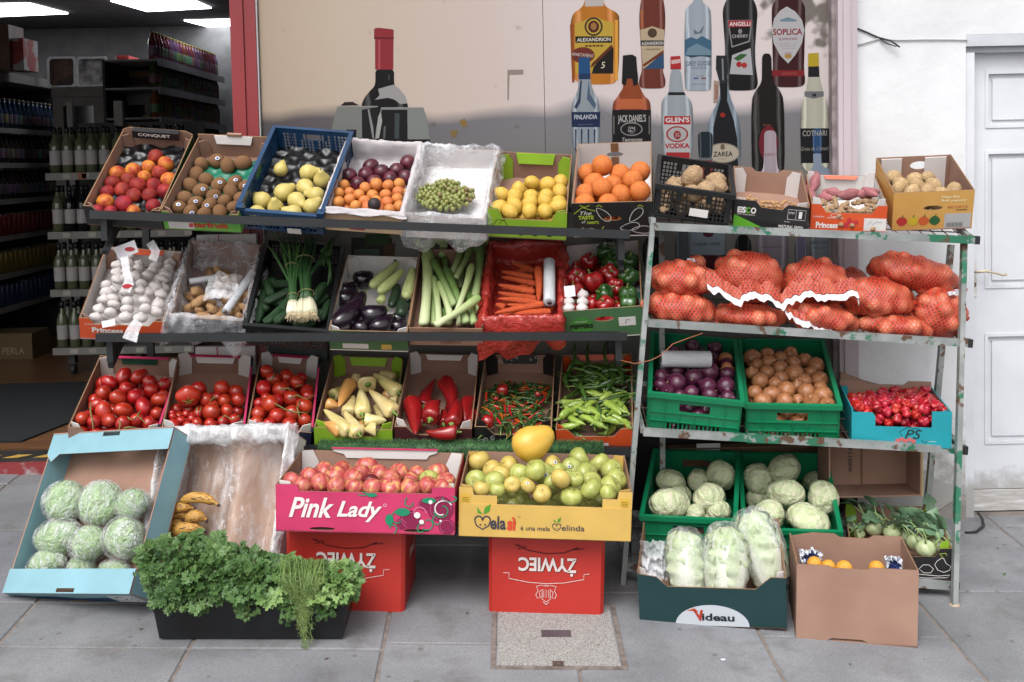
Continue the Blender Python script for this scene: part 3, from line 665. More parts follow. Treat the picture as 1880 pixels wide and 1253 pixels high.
# floor mat
b = MB(); z = FZ + .002
pts = [PZ(x, y, z) for x, y in ((-260, 820), (40, 812), (172, 760), (172, 703), (-60, 708), (-300, 712))]
b.add([tuple(p) for p in pts] + [(p.x, p.y, z + .008) for p in pts], [tuple(range(6, 12)), ] + [(k, (k + 1) % 6, (k + 1) % 6 + 6, k + 6) for k in range(6)])
tag(b.build('floor_mat', mat('mat_blue_black', '0c0f13', '12161b', rough=.95, scale=60, bump=.5, var=0)), 'dark blue door mat lying on the wooden shop floor', 'door mat')
# ---------------------------------------------------------------- inside the shop: shelves and goods
SHW = mat('shelf_metal', '6f6c68', '7a7773', rough=.5, var=0); SHD = mat('shelf_dark', '2a292b', '353336', rough=.6, var=0)
def K_bottle(h, glass, label, cap, shape='wine', lab=True, nm='bottle'):
 def f():
  r = {'wine': .037, 'beer': .03, 'soda': .034, 'can': .03}[shape]
  if shape == 'wine': pr = [(.02, 0), (r, .003), (r, h * .6), (r * .8, h * .68), (.015, h * .78), (.013, h * .98), (.012, h)]
  elif shape == 'beer': pr = [(.02, 0), (r, .003), (r, h * .55), (r * .7, h * .68), (.013, h * .82), (.013, h)]
  elif shape == 'soda': pr = [(.02, 0), (r, .004), (r * .93, h * .3), (r, h * .6), (r * .5, h * .85), (.014, h * .9), (.013, h)]
  else: pr = [(.024, 0), (r, .006), (r, h * .93), (.025, h)]
  b = MB(); b.lathe(pr, 12); o = b.build(nm, glass)
  if lab: c = MB(); c.lathe([(r + .0004, h * .18), (r + .0009, h * .19), (r + .0009, h * .48), (r + .0004, h * .49)], 12); c.build('label', label, o)
  c = MB(); rr_ = .0155 if shape != 'can' else .02; c.lathe([(rr_, h * (.86 if shape == 'wine' else .95)), (rr_, h + .002), (.002, h + .003)], 10); c.build('cap', cap, o)
  return o
 return Kind(f)
GW = mat('green_white_glass', '555a42', '636850', rough=.12, var=.1, spec=.7); LW = mat('wine_label', 'a09a9a', 'aaa5a5', rough=.6, var=.03); CB = mat('black_cap', '1a1a1c', None, rough=.4, var=0)
GB = mat('beer_glass', '241c1a', '2c2220', rough=.15, var=.2); LBn = mat('beer_label', '5a3a38', '4a4f6a', rough=.6, var=.3, hue=.25, scale=1); CR = mat('foil_cap', '6a6460', '8a7a50', rough=.4, var=.3)
GD = mat('dark_glass', '16181a', '1d2022', rough=.12, var=.2)
wine = K_bottle(.31, GW, LW, CB); wineD = K_bottle(.31, GD, LW, CB); beer = K_bottle(.235, GB, LBn, CR, 'beer'); beerB = K_bottle(.235, mat('blue_label_glass', '1c2c44', '24385a', rough=.15, var=.3), LBn, CR, 'beer')
CLR = [mat('drink_' + c, c, None, rough=.25, var=.25, hue=.05) for c in ('6a3040', '4a5a30', '7a5a2a', '30405a', '6a4a6a')]
soda = [K_bottle(.21, c, mat('drink_label', '7a6a6a', '8a8a5a', rough=.5, var=.3, hue=.3, scale=1), mat('cap_' + str(i), ['8a7a2a', '6a2a2a', '8a8a8a', '2a5a3a', '8a7a2a'][i], None, var=0), 'soda', nm='drink_bottle') for i, c in enumerate(CLR)]
can = [K_bottle(.115, mat('can_' + c, c, None, rough=.3, metal=.3, var=.2), None, mat('can_top', '8a8a8a', None, metal=.6, var=0), 'can', False, nm='drink_can') for c in ('6e1f24', '6a5a20', '2a3a5a')]
# wine gondola facing the street
gy = 7.3; gxl, gxr = P(84, 317, gy).x, P(345, 317, gy).x
wg = empty('wine_shelving', (gxl, gy, FZ), 'light metal wine shelving unit standing nearest the shop entrance', 'shelving'); WI = TM(-gxl, -gy, -FZ)
lv = [P(200, y, gy).z for y in (317, 425, 531, 638)]
for z in lv:
 b = MB(); b.box(gxl, gxr, gy, gy + .38, z - .012, z); b.box(gxl - .0, gxr, gy - .012, gy - .0005, z - .045, z + .003); b.build('shelf', SHW, wg, WI)
b = MB(); b.box(gxr - .62, gxr - .56, gy + .385, gy + .43, FZ + .1, lv[0] + .5); b.box(gxl, gxl + .04, gy + .385, gy + .43, FZ + .1, lv[0] + .5); b.build('upright', SHW, wg, WI)
b = MB(); b.box(gxl, gxr, gy + .431, gy + .44, FZ + .12, lv[0] + .35); b.build('back_panel', SHD, wg, WI)
for x in (gxl + .1, gxr - .4):
 b = MB(); b.lathe([(.03, -.015), (.035, -.01), (.035, .01), (.03, .015)], 12, M=TM(x, gy + .08, FZ + .036) @ RM(pi / 2, 'Y')); b.box(x - .02, x + .02, gy + .05, gy + .11, FZ + .075, lv[3] - .0125); b.build('castor', SHD, wg, WI)
b = MB(); b.box(P(144, 317, gy).x, P(160, 317, gy).x, gy - .0145, gy - .0125, lv[0] - .043, lv[0] + .001); b.build('price_tag', mat('orange_tag', '8a4a24', None, var=0), wg, WI)
TAGW = mat('shelf_ticket', '8f8c84', 'a5a196', rough=.6, var=.1)
for z in lv:
 for k in range(6): b = MB(); x = gxl + .1 + k * .16 + rnd(-.02, .02); b.box(x, x + .05, gy - .0145, gy - .0125, z - .036, z - .004); b.build('shelf_ticket', TAGW, wg, WI)
for li, z in enumerate(lv):
 n = int((gxr - gxl) / .083)
 for row in range(2):
  for i in range(n):
   x = gxl + .05 + i * .083
   if li == 3 and i > 4: continue
   kd = wineD if (li == 1 and i in (1, 2)) or (li in (0, 2) and i > 9) else wine
   kd.put(TM(x + rnd(-.004, .004), gy + .045 + row * .09, z + .0005) @ RM(rnd(-.3, .3), 'Z'), 'pale green wine bottle with a white label on the wine shelving' if kd is wine else 'dark wine bottle with a white label on the wine shelving', 'wine bottle', 'pale wine bottles on the wine shelving' if kd is wine else 'dark wine bottles on the wine shelving')
# left wall shelving (runs back into the room)
sx = -3.86; s0, s1 = 7.9, 9.35
ls = empty('drinks_cooler', (sx, s0, FZ), 'dark grey open drinks cooler with beer along the side of the shop', 'drinks cooler'); LI = TM(-sx, -s0, -FZ)
zc = P(45, 150, 8.4).z
b = MB(); b.box(sx - .7, sx, s0 - .04, s0 - .001, FZ, zc); b.box(sx - .7, sx, s1 + .001, s1 + .04, FZ, zc); b.box(sx - .75, sx - .7, s0, s1, FZ, zc); b.build('cabinet', SHD, ls, LI)
b = MB(); b.box(sx - .7, sx + .03, s0 - .04, s1 + .04, zc, zc + .07); b.build('canopy', SHW, ls, LI)
sl_ = [P(45, y, 8.4).z for y in (236, 300, 366, 432, 500, 560)]
for z in sl_:
 b = MB(); b.box(sx - .45, sx, s0, s1, z - .012, z); b.box(sx + .0005, sx + .012, s0, s1, z - .035, z + .004); b.build('shelf', SHW, ls, LI)
for li, z in enumerate(sl_):
 for i in range(17):
  for row in range(2):
   kd = (beerB if li == 0 else beer) if li < 3 else can[0 if li == 3 else 1 if li == 4 else 2]
   kd.put(TM(sx - .05 - row * .09, s0 + .06 + i * .083, z + .0005) @ RM(rnd(0, 6), 'Z') @ (SM(1) if li < 3 else SM(1, 1, 1.4)), ['blue labelled beer bottle on the top shelf of the drinks cooler', 'dark beer bottle on a middle shelf of the drinks cooler', 'dark beer bottle on a middle shelf of the drinks cooler', 'red drink can on the fourth shelf of the drinks cooler', 'yellowish drink can on a low shelf of the drinks cooler', 'blue drink can on the bottom shelf of the drinks cooler'][li], 'drink', ['blue beers in the drinks cooler', 'dark beers in the drinks cooler', 'dark beers in the drinks cooler', 'red cans in the drinks cooler', 'yellow cans in the drinks cooler', 'blue cans in the drinks cooler'][li])
# glass fronted bottle coolers behind the wine
fy = 8.75; fx0, fx1 = P(95, 200, fy).x, P(287, 200, fy).x; fz1 = P(190, 163, fy).z
fc = empty('glass_door_cooler', (fx0, fy, FZ), 'grey two-door glass fronted cooler behind the wine shelving', 'cooler'); FI = TM(-fx0, -fy, -FZ)
b = MB(); b.box(fx0, fx1, fy + .03, fy + .6, FZ, fz1 - .001); b.build('cabinet', mat('cooler_grey', '4a4b4e', '545558', rough=.4, var=0), fc, FI)
b = MB(); b.box(fx0, fx1, fy, fy + .6, fz1, fz1 + .02); b.box(fx0, fx1, fy, fy + .029, fz1 - .06, fz1 - .001); b.build('top', SHW, fc, FI)
mx_ = (fx0 + fx1) / 2
for (u0, u1) in ((fx0 + .01, mx_ - .004), (mx_ + .004, fx1 - .01)):
 b = MB(); z0, z1 = FZ + .1, fz1 - .063; b.panel(rect(u0, u1, z0, z1), .028, TM(0, fy, 0), [rect(u0 + .08, u1 - .08, z0 + .08, z1 - .07)], (0, 0, 0)); d_ = b.build('door', SHW, fc, FI)
 b = MB(); b.box(u0 + .081, u1 - .081, fy + .012, fy + .018, z0 + .081, z1 - .071); b.build('glass_pane', mat('dark_pane', '101214', None, rough=.08, spec=.8, var=0), d_)
b = MB(); u = P(268, 226, fy - .01).x; w = P(268, 226, fy - .01).z; b.box(u - .03, u + .03, fy - .003, fy - .0006, w - .09, w + .06); ws = b.build('warning_sign', mat('sign_yellow', '9a8a28', None, var=0), fc, FI)
b = MB(); b.add([(u - .02, fy - .0036, w + .01), (u + .02, fy - .0036, w + .01), (u, fy - .0036, w + .045)], [(0, 1, 2)]); b.build('warning_triangle', mat('sign_black', '141414', None, var=0), ws)
# foil trays standing on the cooler
def tray(px0, px1, py0, py1, lab, fm):
 a, c = P(px0, py1, fy + .1), P(px1, py0, fy + .1); a.z = fz1 + .0205; M = TM(a.x, fy + .1, a.z) @ RM(-.06, 'X'); w, h = c.x - a.x, c.z - a.z
 e = empty('foil_tray', M, lab, 'tray'); b = MB(); r = .018
 def ro(i): return [(i + r, i), (w - i - r, i), (w - i, i + r), (w - i, h - i - r), (w - i - r, h - i), (i + r, h - i), (i, h - i - r), (i, i + r)]
 b.panel(ro(0), .006, None, [ro(.018)], (0, 0, 0)); b.build('foil_rim', mat('foil', 'c0c0c2', 'd0d0d2', rough=.4, metal=.2, bump=.5, scale=30, var=0), e)
 b = MB(); b.panel(ro(.0185), .05, TM(0, .006, 0), (), (0, 0, 0)); b.build('tray_body', fm, e); return e
tray(87, 137, 103, 166, 'foil tray with a black sleeve standing on the cooler', mat('black_sleeve', '1a1818', '5a3a2c', rough=.4, scale=12, var=0)); tray(140, 196, 103, 166, 'silver foil tray with glossy film standing on the cooler', mat('grey_sleeve', '5c5c60', 'b0acaa', rough=.25, scale=14, contrast=.6, var=0))
def stock(px0, px1, py0, py1, Y, lab, m, base=None, name='carton', dep=.25, m2=None):
 a, c = P(px0, py1, Y), P(px1, py0, Y); z0 = a.z if base is None else base
 b = MB(); b.box(0, c.x - a.x, 0, dep, 0, c.z - z0); o = b.build(name, m); o.matrix_world = TM(a.x, Y, z0); tag(o, lab, 'box')
 if m2: k = MB(); w, h = c.x - a.x, c.z - z0; k.box(w * .15, w * .85, -.003, -.0005, h * .55, h * .9); k.build('printed_label', m2, o)
 return o
stock(213, 287, 128, 165, fy + .08, 'brown gift carton with golden glasses printed on it standing on the cooler', mat('gift_brown', '3a241a', '4a2e20', rough=.5, var=0), fz1 + .0205, m2=mat('gift_gold', '7a5a34', None, var=0))
stock(212, 236, 102, 127, fy + .2, 'small red and white carton on top of the gift carton', mat('carton_redwhite', '8a8280', '94322e', rough=.6, scale=6, contrast=.1, var=0), m2=mat('redpatch', '7a2222', None, var=0))
stock(16, 42, 70, 136, 8.2, 'red and white carton standing on the drinks cooler', mat('carton_rw2', '9a9290', '8e3632', rough=.6, scale=5, contrast=.1, var=0), zc + .0705, m2=mat('redpatch', '7a2222', None, var=0))
stock(-30, 15, 45, 137, 8.15, 'brown wrapped parcel at the edge on the drinks cooler', mat('parcel', '5a4234', '6e5444', rough=.4, scale=10, bump=.6, var=0), zc + .0705, 'wrapped_parcel')
# right-hand gondola running back
kx = -2.66; k0, k1 = 8.3, 10.2
rg = empty('soft_drink_shelving', (kx, k0, FZ), 'metal shelving with bright soft drinks deep inside the shop', 'shelving'); RI = TM(-kx, -k0, -FZ)
kz = [P(300, y, k0).z for y in (108, 160, 215, 270, 325)]
b = MB(); b.box(kx - .42, kx - .40, k0, k1, FZ, kz[0] + .0); b.build('back_panel', SHD, rg, RI)
for z in kz:
 b = MB(); b.box(kx - .399, kx, k0, k1, z - .015, z); b.box(kx + .0005, kx + .012, k0, k1, z - .05, z + .004); b.build('shelf', mat('shelf_light', '8a868c', '94909a', rough=.5, var=0), rg, RI)
for li, z in enumerate(kz[:4]):
 for i in range(22):
  soda[(0, 1, 2, 3)[li] if i % 8 < 5 else 4].put(TM(kx - .05, k0 + .05 + i * .083, z + .0005) @ RM(rnd(0, 6), 'Z'), ['soft drink bottle with a yellow cap on the top shelf of the soft drink shelving', 'bright drink bottle on the second shelf of the soft drink shelving', 'drink bottle on the third shelf of the soft drink shelving', 'drink bottle on the fourth shelf of the soft drink shelving'][li], 'drink bottle', ['soft drinks on the top shelf inside', 'soft drinks on the second shelf inside', 'soft drinks on the third shelf inside', 'soft drinks on the fourth shelf inside'][li])
# low stacks on the shop floor at the left
for i, (a, c, d, e_, h) in enumerate([(-60, 58, 612, 640, '5a4a28')]):
 o = stock(a, c, d, e_, 8.0 - i * .0, 'yellow brown drinks case on the shop floor by the door mat', mat('case_' + h, h, None, rough=.5, scale=8, var=0), None if i else FZ, 'drinks_case', .3)
 if i == 0: text('PERLA', .26, .42, .04, .09, mat('case_text', '9a8a6a', None, var=0), o)
# ---------------------------------------------------------------- window poster: printed, flat
PY = WY + .012
xs0, xs1, xs2 = P(479, 150, PY).x, P(999, 150, PY).x, P(1536, 150, PY).x
po = empty('window_poster', (xs0, PY, 1.2), 'large printed window poster of bottles and wine glasses against hazy hills', 'poster'); PI_ = TM(-xs0, -PY, -1.2)
def poster_mat():
 m = bpy.data.materials.new('poster_print'); m.use_nodes = True; n = m.node_tree.nodes; l = m.node_tree.links; bs = n['Principled BSDF']; bs.inputs['Roughness'].default_value = .45
 tc = n.new('ShaderNodeTexCoord'); sp = n.new('ShaderNodeSeparateXYZ'); l.new(tc.outputs['Object'], sp.inputs[0])
 # sky: warm tan at one end, pinkish grey at the other (a printed photograph)
 rx = n.new('ShaderNodeMapRange'); rx.inputs[1].default_value = xs0; rx.inputs[2].default_value = xs2; l.new(sp.outputs[0], rx.inputs[0])
 sk = n.new('ShaderNodeValToRGB'); e = sk.color_ramp.elements; e[0].color = lin('907f6c'); e[0].position = 0; e[1].color = lin('afa5a4'); e[1].position = 1
 for p_, c_ in ((.12, '9b8b7b'), (.4, 'a4968f'), (.52, 'aa9f9e')): q = e.new(p_); q.color = lin(c_)
 l.new(rx.outputs[0], sk.inputs[0])
 z1 = n.new('ShaderNodeTexNoise'); z1.inputs['Scale'].default_value = 1.1; z1.inputs['Detail'].default_value = 3; l.new(tc.outputs['Object'], z1.inputs[0])
 ht = n.new('ShaderNodeMath'); ht.operation = 'MULTIPLY_ADD'; ht.inputs[1].default_value = -.35; l.new(z1.outputs[0], ht.inputs[0]); l.new(sp.outputs[2], ht.inputs[2])
 r = n.new('ShaderNodeMapRange'); zh = P(1000, 205, PY).z - .175; r.inputs[1].default_value = zh - .03; r.inputs[2].default_value = zh + .03; r.inputs[3].default_value = 1; r.inputs[4].default_value = 0; l.new(ht.outputs[0], r.inputs[0])
 hl = n.new('ShaderNodeValToRGB'); e = hl.color_ramp.elements; e[0].color = lin('372e30'); e[1].color = lin('5e5c60'); e[0].position = 0; e[1].position = .5; l.new(rx.outputs[0], hl.inputs[0])
 mx = n.new('ShaderNodeMix'); mx.data_type = 'RGBA'; l.new(r.outputs[0], mx.inputs[0]); l.new(sk.outputs[0], mx.inputs[6]); l.new(hl.outputs[0], mx.inputs[7])
 # lower hills paler, then dark foreground
 r2 = n.new('ShaderNodeMapRange'); zf = P(1000, 300, PY).z; r2.inputs[1].default_value = zf - .25; r2.inputs[2].default_value = zf - .02; r2.inputs[3].default_value = .75; r2.inputs[4].default_value = 0; l.new(ht.outputs[0], r2.inputs[0])
 m2 = n.new('ShaderNodeMix'); m2.data_type = 'RGBA'; l.new(r2.outputs[0], m2.inputs[0]); l.new(mx.outputs[2], m2.inputs[6]); m2.inputs[7].default_value = lin('5c5a52')
 # scratches and specks
 mp = n.new('ShaderNodeMapping'); mp.inputs['Scale'].default_value = (14, 14, 40); l.new(tc.outputs['Object'], mp.inputs[0]); z3 = n.new('ShaderNodeTexNoise'); z3.inputs['Scale'].default_value = 2.2; z3.inputs['Detail'].default_value = 8; z3.inputs['Roughness'].default_value = .75; l.new(mp.outputs[0], z3.inputs[0])
 r3 = n.new('ShaderNodeMapRange'); r3.inputs[1].default_value = .665; r3.inputs[2].default_value = .70; r3.inputs[3].default_value = 0; r3.inputs[4].default_value = .7; l.new(z3.outputs[0], r3.inputs[0])
 m3 = n.new('ShaderNodeMix'); m3.data_type = 'RGBA'; l.new(r3.outputs[0], m3.inputs[0]); l.new(m2.outputs[2], m3.inputs[6]); m3.inputs[7].default_value = lin('5d4c46')
 # out-of-focus foliage printed in the upper corner
 lf = n.new('ShaderNodeTexNoise'); lf.inputs['Scale'].default_value = 13; lf.inputs['Detail'].default_value = 1.5; l.new(tc.outputs['Object'], lf.inputs[0])
 ax = n.new('ShaderNodeMapRange'); ax.interpolation_type = 'SMOOTHSTEP'; ax.inputs[1].default_value = P(1330, 100, PY).x; ax.inputs[2].default_value = P(1440, 100, PY).x; l.new(sp.outputs[0], ax.inputs[0])
 az = n.new('ShaderNodeMapRange'); az.interpolation_type = 'SMOOTHSTEP'; az.inputs[1].default_value = P(1450, 150, PY).z; az.inputs[2].default_value = P(1450, 20, PY).z; l.new(sp.outputs[2], az.inputs[0])
 mu = n.new('ShaderNodeMath'); mu.operation = 'MULTIPLY'; l.new(ax.outputs[0], mu.inputs[0]); l.new(az.outputs[0], mu.inputs[1]); mv = n.new('ShaderNodeMath'); mv.operation = 'MULTIPLY_ADD'; mv.inputs[1].default_value = .32; l.new(mu.outputs[0], mv.inputs[0]); l.new(lf.outputs[0], mv.inputs[2])
 rl = n.new('ShaderNodeMapRange'); rl.interpolation_type = 'SMOOTHSTEP'; rl.inputs[1].default_value = .68; rl.inputs[2].default_value = .82; rl.inputs[4].default_value = .85; l.new(mv.outputs[0], rl.inputs[0])
 m4 = n.new('ShaderNodeMix'); m4.data_type = 'RGBA'; l.new(rl.outputs[0], m4.inputs[0]); l.new(m3.outputs[2], m4.inputs[6]); m4.inputs[7].default_value = lin('3a3228'); l.new(m4.outputs[2], bs.inputs['Base Color'])
 z4 = n.new('ShaderNodeTexNoise'); z4.inputs['Scale'].default_value = 5; z4.inputs['Detail'].default_value = 5; l.new(tc.outputs['Object'], z4.inputs[0]); bu = n.new('ShaderNodeBump'); bu.inputs['Strength'].default_value = .3; bu.inputs['Distance'].default_value = .003; l.new(z4.outputs[0], bu.inputs['Height']); l.new(bu.outputs[0], bs.inputs['Normal'])
 return m
PM = poster_mat()
for a, c in ((xs0, xs1 - .0012), (xs1 + .0012, xs2)):
 b = MB(); b.box(a, c, PY, PY + .006, .5, 2.4); b.build('poster_sheet', PM, po, PI_)
def pw(x, y): p = P(x, y, PY); return (p.x, p.z)
_lay = [0]
def dim(h, k=.6): c = lin(h); return (c[0] * k, c[1] * k, c[2] * k)
def pcol(h, rough=.6): return mat('poster_ink_' + h, dim(h), None, rough=rough, var=0, scale=5, spec=.15)
def bottle_ink(h):
 k = 'bottle_ink_' + h
 if k in _M: return _M[k]
 m = bpy.data.materials.new(k); m.use_nodes = True; n = m.node_tree.nodes; l = m.node_tree.links; bs = n['Principled BSDF']; bs.inputs['Roughness'].default_value = .6; bs.inputs['Specular IOR Level'].default_value = .15
 tc = n.new('ShaderNodeTexCoord'); sp = n.new('ShaderNodeSeparateXYZ'); l.new(tc.outputs['Generated'], sp.inputs[0]); r = n.new('ShaderNodeValToRGB'); e = r.color_ramp.elements; c = dim(h)
 lum = sum(c) / 3; hi = tuple(min(.75, x * 1.35 + .05) for x in c); lo = tuple(x * .38 for x in c); md = tuple(x * .9 for x in c)
 e[0].position = 0; e[0].color = lo + (1,); e[1].position = 1; e[1].color = lo + (1,)
 for p_, q_ in ((.07, md), (.16, hi), (.22, md), (.5, c), (.76, md), (.84, hi), (.90, md)): x = e.new(p_); x.color = tuple(q_) + (1,)
 z = n.new('ShaderNodeTexNoise'); z.inputs['Scale'].default_value = 9; z.inputs['Detail'].default_value = 4; l.new(tc.outputs['Object'], z.inputs[0]); a = n.new('ShaderNodeMath'); a.operation = 'MULTIPLY_ADD'; a.inputs[1].default_value = .14; l.new(z.outputs[0], a.inputs[0]); l.new(sp.outputs[0], a.inputs[2]); s_ = n.new('ShaderNodeMath'); s_.operation = 'SUBTRACT'; s_.inputs[1].default_value = .07; l.new(a.outputs[0], s_.inputs[0])
 l.new(s_.outputs[0], r.inputs[0]); l.new(r.outputs[0], bs.inputs['Base Color']); _M[k] = m; return m
def chaikin(p, it=2):
 for _ in range(it): p = [q for i in range(len(p)) for q in ((p[i][0] * .78 + p[(i + 1) % len(p)][0] * .22, p[i][1] * .78 + p[(i + 1) % len(p)][1] * .22), (p[i][0] * .22 + p[(i + 1) % len(p)][0] * .78, p[i][1] * .22 + p[(i + 1) % len(p)][1] * .78))]
 return p
def pp(pts, h, tr=(1000, 0, 3.241), nm='printed_shape', lay=None):
 if nm == 'printed_bottle': pts = chaikin(pts)
 if lay is None: _lay[0] += 1; lay = _lay[0] % 400
 q = [pw(tr[0] + x / tr[2], tr[1] + y / tr[2]) for x, y in pts]
 b = MB(); b.add([(x, PY - .0006 - lay * .00002, z) for x, z in q], [tuple(range(len(q)))])
 # triangulate concave outlines
 t = tessellate_polygon([[V((x, z, 0)) for x, z in q]]); b.f = [tuple(f) for f in t]; b.m = [0] * len(t); b.sm = [False] * len(t)
 return b.build(nm, bottle_ink(h) if nm == 'printed_bottle' else pcol(h), po, PI_)
def pt(s, x0, x1, y0, y1, h, tr=(1000, 0, 3.241), bold=.0, shear=0, rot=0):
 a = pw(tr[0] + x0 / tr[2], tr[1] + y1 / tr[2]); c = pw(tr[0] + x1 / tr[2], tr[1] + y0 / tr[2]); _lay[0] += 1
 return text(s, a[0], c[0], a[1], c[1], pcol(h), po, PI_ @ TM(0, PY, 0), y=-.0007 - (_lay[0] % 400) * .00002, bold=bold, shear=shear, rot=rot)
def sym(cx, prof): return [(cx - w, y) for y, w in prof] + [(cx + w, y) for y, w in reversed(prof)]
def el(cx, cy, rx, ry, n=24): return [(cx + rx * cos(2 * pi * i / n), cy + ry * sin(2 * pi * i / n)) for i in range(n)]
# wine bottle with two glasses
t3 = (460, 0, 3.418)
pp(sym(842, [(430, 60), (515, 58), (545, 66), (575, 95), (610, 125), (650, 143), (680, 147), (1000, 147)]), '121012', t3, 'printed_bottle')
pp([(775, 182), (800, 175), (890, 185), (899, 192), (897, 245), (896, 438), (782, 438), (781, 245), (775, 240)], '8c2b33', t3)
pp([(775, 236), (899, 236), (899, 246), (775, 246)], '5a1a20', t3); pp([(800, 250), (815, 250), (815, 436), (800, 436)], 'a84a50', t3)
pp([(800, 560), (850, 545), (900, 532), (935, 560), (975, 610), (984, 650), (940, 655), (900, 625), (860, 615), (780, 628), (810, 600)], '9a9896', t3)
pp([(865, 470), (872, 470), (872, 505), (865, 505)], '4a4a4c', t3)
pp([(545, 670), (800, 668), (790, 760), (770, 880), (505, 880), (508, 820), (525, 735)], '7b7c78', t3, 'printed_glass'); pp([(698, 690), (800, 672), (778, 875), (700, 875)], '1b1a1b', t3)
pp([(735, 690), (745, 685), (770, 800), (775, 870), (765, 870), (752, 790)], '8a8a88', t3)
pp([(820, 678), (1085, 675), (1110, 760), (1125, 880), (780, 880), (790, 800), (805, 730)], '808380', t3, 'printed_glass'); pp([(822, 690), (984, 690), (986, 876), (790, 876)], '171516', t3)
pp([(905, 712), (935, 712), (932, 872), (903, 872)], '3d4548', t3); pp([(800, 735), (818, 700), (826, 760), (806, 870), (786, 870)], 'a2a29e', t3); pp([(835, 800), (850, 790), (845, 870), (832, 872)], '5a5c5a', t3)
pp([(600, 815), (665, 815), (662, 880), (600, 880)], '0e0d0e', t3); pp([(565, 665), (590, 642), (640, 640), (680, 662)], '2a2224', t3)
for s_ in ((540, 668, 800, 671), (818, 676, 1086, 679)): pp([(s_[0], s_[1]), (s_[2], s_[1] - 2), (s_[2], s_[3] - 2), (s_[0], s_[3])], 'a6a29c', t3)
pp([(1310, 760), (1345, 745), (1360, 790), (1330, 800)], '8a6d3c', t3); pp([(1250, 825), (1300, 815), (1290, 860), (1265, 865)], '7f6a40', t3); pp([(780, 876), (1125, 876), (1128, 960), (780, 960)], '151214', t3)
pp([(1612, 440), (1712, 438), (1712, 468), (1625, 470), (1620, 630), (1612, 630)], '93857c', t3)
# upper row of printed bottles (crop pixels)
pp([(240, -40), (350, -40), (352, 38), (440, 80), (445, 130), (440, 495), (360, 505), (165, 500), (155, 300), (152, 90), (235, 38)], 'b87222', nm='printed_bottle')
pp([(238, -40), (352, -40), (350, 38), (240, 40)], 'b9b0ac'); pp([(150, 150), (172, 140), (178, 490), (163, 492)], '8d4a14'); pp([(418, 120), (436, 120), (436, 480), (418, 480)], 'd79a3e')
pp([(180, 140), (230, 128), (270, 105), (320, 108), (360, 125), (410, 135), (405, 430), (183, 440)], 'b9993a', nm='printed_label'); pp([(400, 270), (410, 290), (408, 440), (280, 440), (290, 400)], '17130f'); pp([(395, 268), (407, 282), (290, 395), (272, 405), (280, 380)], '5a2a14')
pp(el(291, 160, 54, 56), '3a2f20'); pp(el(291, 160, 43, 45), 'b9993a'); pp(el(291, 160, 33, 36), '4c1f16'); pp(el(291, 158, 18, 22), '9a6a3a'); pp([(182, 218), (402, 218), (400, 256), (182, 256)], '17130f')
pt('ALEXANDRION', 192, 392, 224, 250, 'd8d0c0', bold=.02); pt('*****', 238, 352, 266, 282, '3a2a14', bold=.02); pt('5', 334, 360, 370, 408, 'd8cfb8', shear=.2)
pp(el(228, 330, 70, 48), '6a2a20'); pt('APARTAMENT', 160, 292, 318, 340, 'c9c0b8', rot=.12)
pp(sym(640, [(-40, 58), (30, 72), (100, 78), (170, 76), (250, 70), (320, 66), (400, 62), (430, 64), (480, 80), (515, 76), (528, 60)]), '6a3022', nm='printed_bottle'); pp([(570, 60), (584, 60), (588, 170), (572, 165)], 'a5603c')
pp([(568, 180), (640, 158), (712, 180), (708, 330), (585, 412), (575, 300)], 'b3a084', nm='printed_label'); pp(el(640, 198, 28, 28), '4a3a28'); pp([(708, 310), (710, 410), (590, 412)], '2b4a6a'); pp([(570, 242), (710, 242), (710, 274), (570, 274)], '1c2430'); pt('ALEXANDRION', 576, 706, 248, 270, 'd0c8bc', bold=.02); pt('******', 600, 686, 288, 302, '4a3a20')
pp([(706, 300), (708, 318), (588, 400), (584, 385)], '6a3018')
pp(sym(912, [(-40, 22), (10, 26), (25, 40), (45, 66), (80, 80), (530, 82), (542, 60)]), '9ba4ae', nm='printed_bottle'); pp([(832, 240), (870, 222), (905, 235), (935, 215), (990, 245), (992, 330), (832, 330)], '3d5f78'); pp([(850, 290), (905, 260), (985, 300), (992, 338), (836, 338)], '6a8494'); pp([(885, 175), (915, 195), (950, 150), (935, 200), (890, 206)], '5c6a74'); pp([(834, 330), (992, 330), (988, 345), (930, 335), (870, 345)], '2e4250')
pt('GREY GOOSE', 840, 990, 364, 394, '3c5068', bold=.01); pt('VODKA', 872, 964, 398, 414, '4e6076'); pt('FRANCE', 900, 946, 450, 458, '4e6076'); pp([(886, 464), (914, 464), (914, 472), (886, 472)], '2f4a7c'); pp([(932, 464), (960, 464), (960, 472), (932, 472)], '7c3030'); pt('IMPORTED', 876, 960, 498, 508, '5c6c80')
pp(sym(1162, [(-40, 55), (0, 80), (40, 98), (80, 104), (160, 98), (300, 88), (380, 92), (440, 100), (500, 108), (540, 90)]), '110f11', nm='printed_bottle'); pp([(1088, 122), (1234, 120), (1220, 250), (1112, 285)], '8e8b8c', nm='printed_label'); pp([(1094, 127), (1228, 126), (1214, 244), (1117, 276)], '131214'); pp([(1091, 124), (1232, 122), (1228, 160), (1094, 164)], '96222a'); pt('ANGELLI', 1098, 1224, 130, 158, 'd8d2d0', bold=.02); pt('CHERRY', 1114, 1210, 206, 228, 'bdb8b8'); pp(el(1162, 188, 12, 15, 12), '8a8488')
pp([(1115, 330), (1224, 288), (1238, 448), (1100, 442)], 'a9a9ac', nm='printed_label'); pp([(1122, 350), (1165, 322), (1205, 325), (1185, 345), (1150, 365)], '2e5a28'); pp(el(1156, 385, 17, 17, 14), '9a2a28'); pp(el(1187, 390, 17, 17, 14), 'a23230')
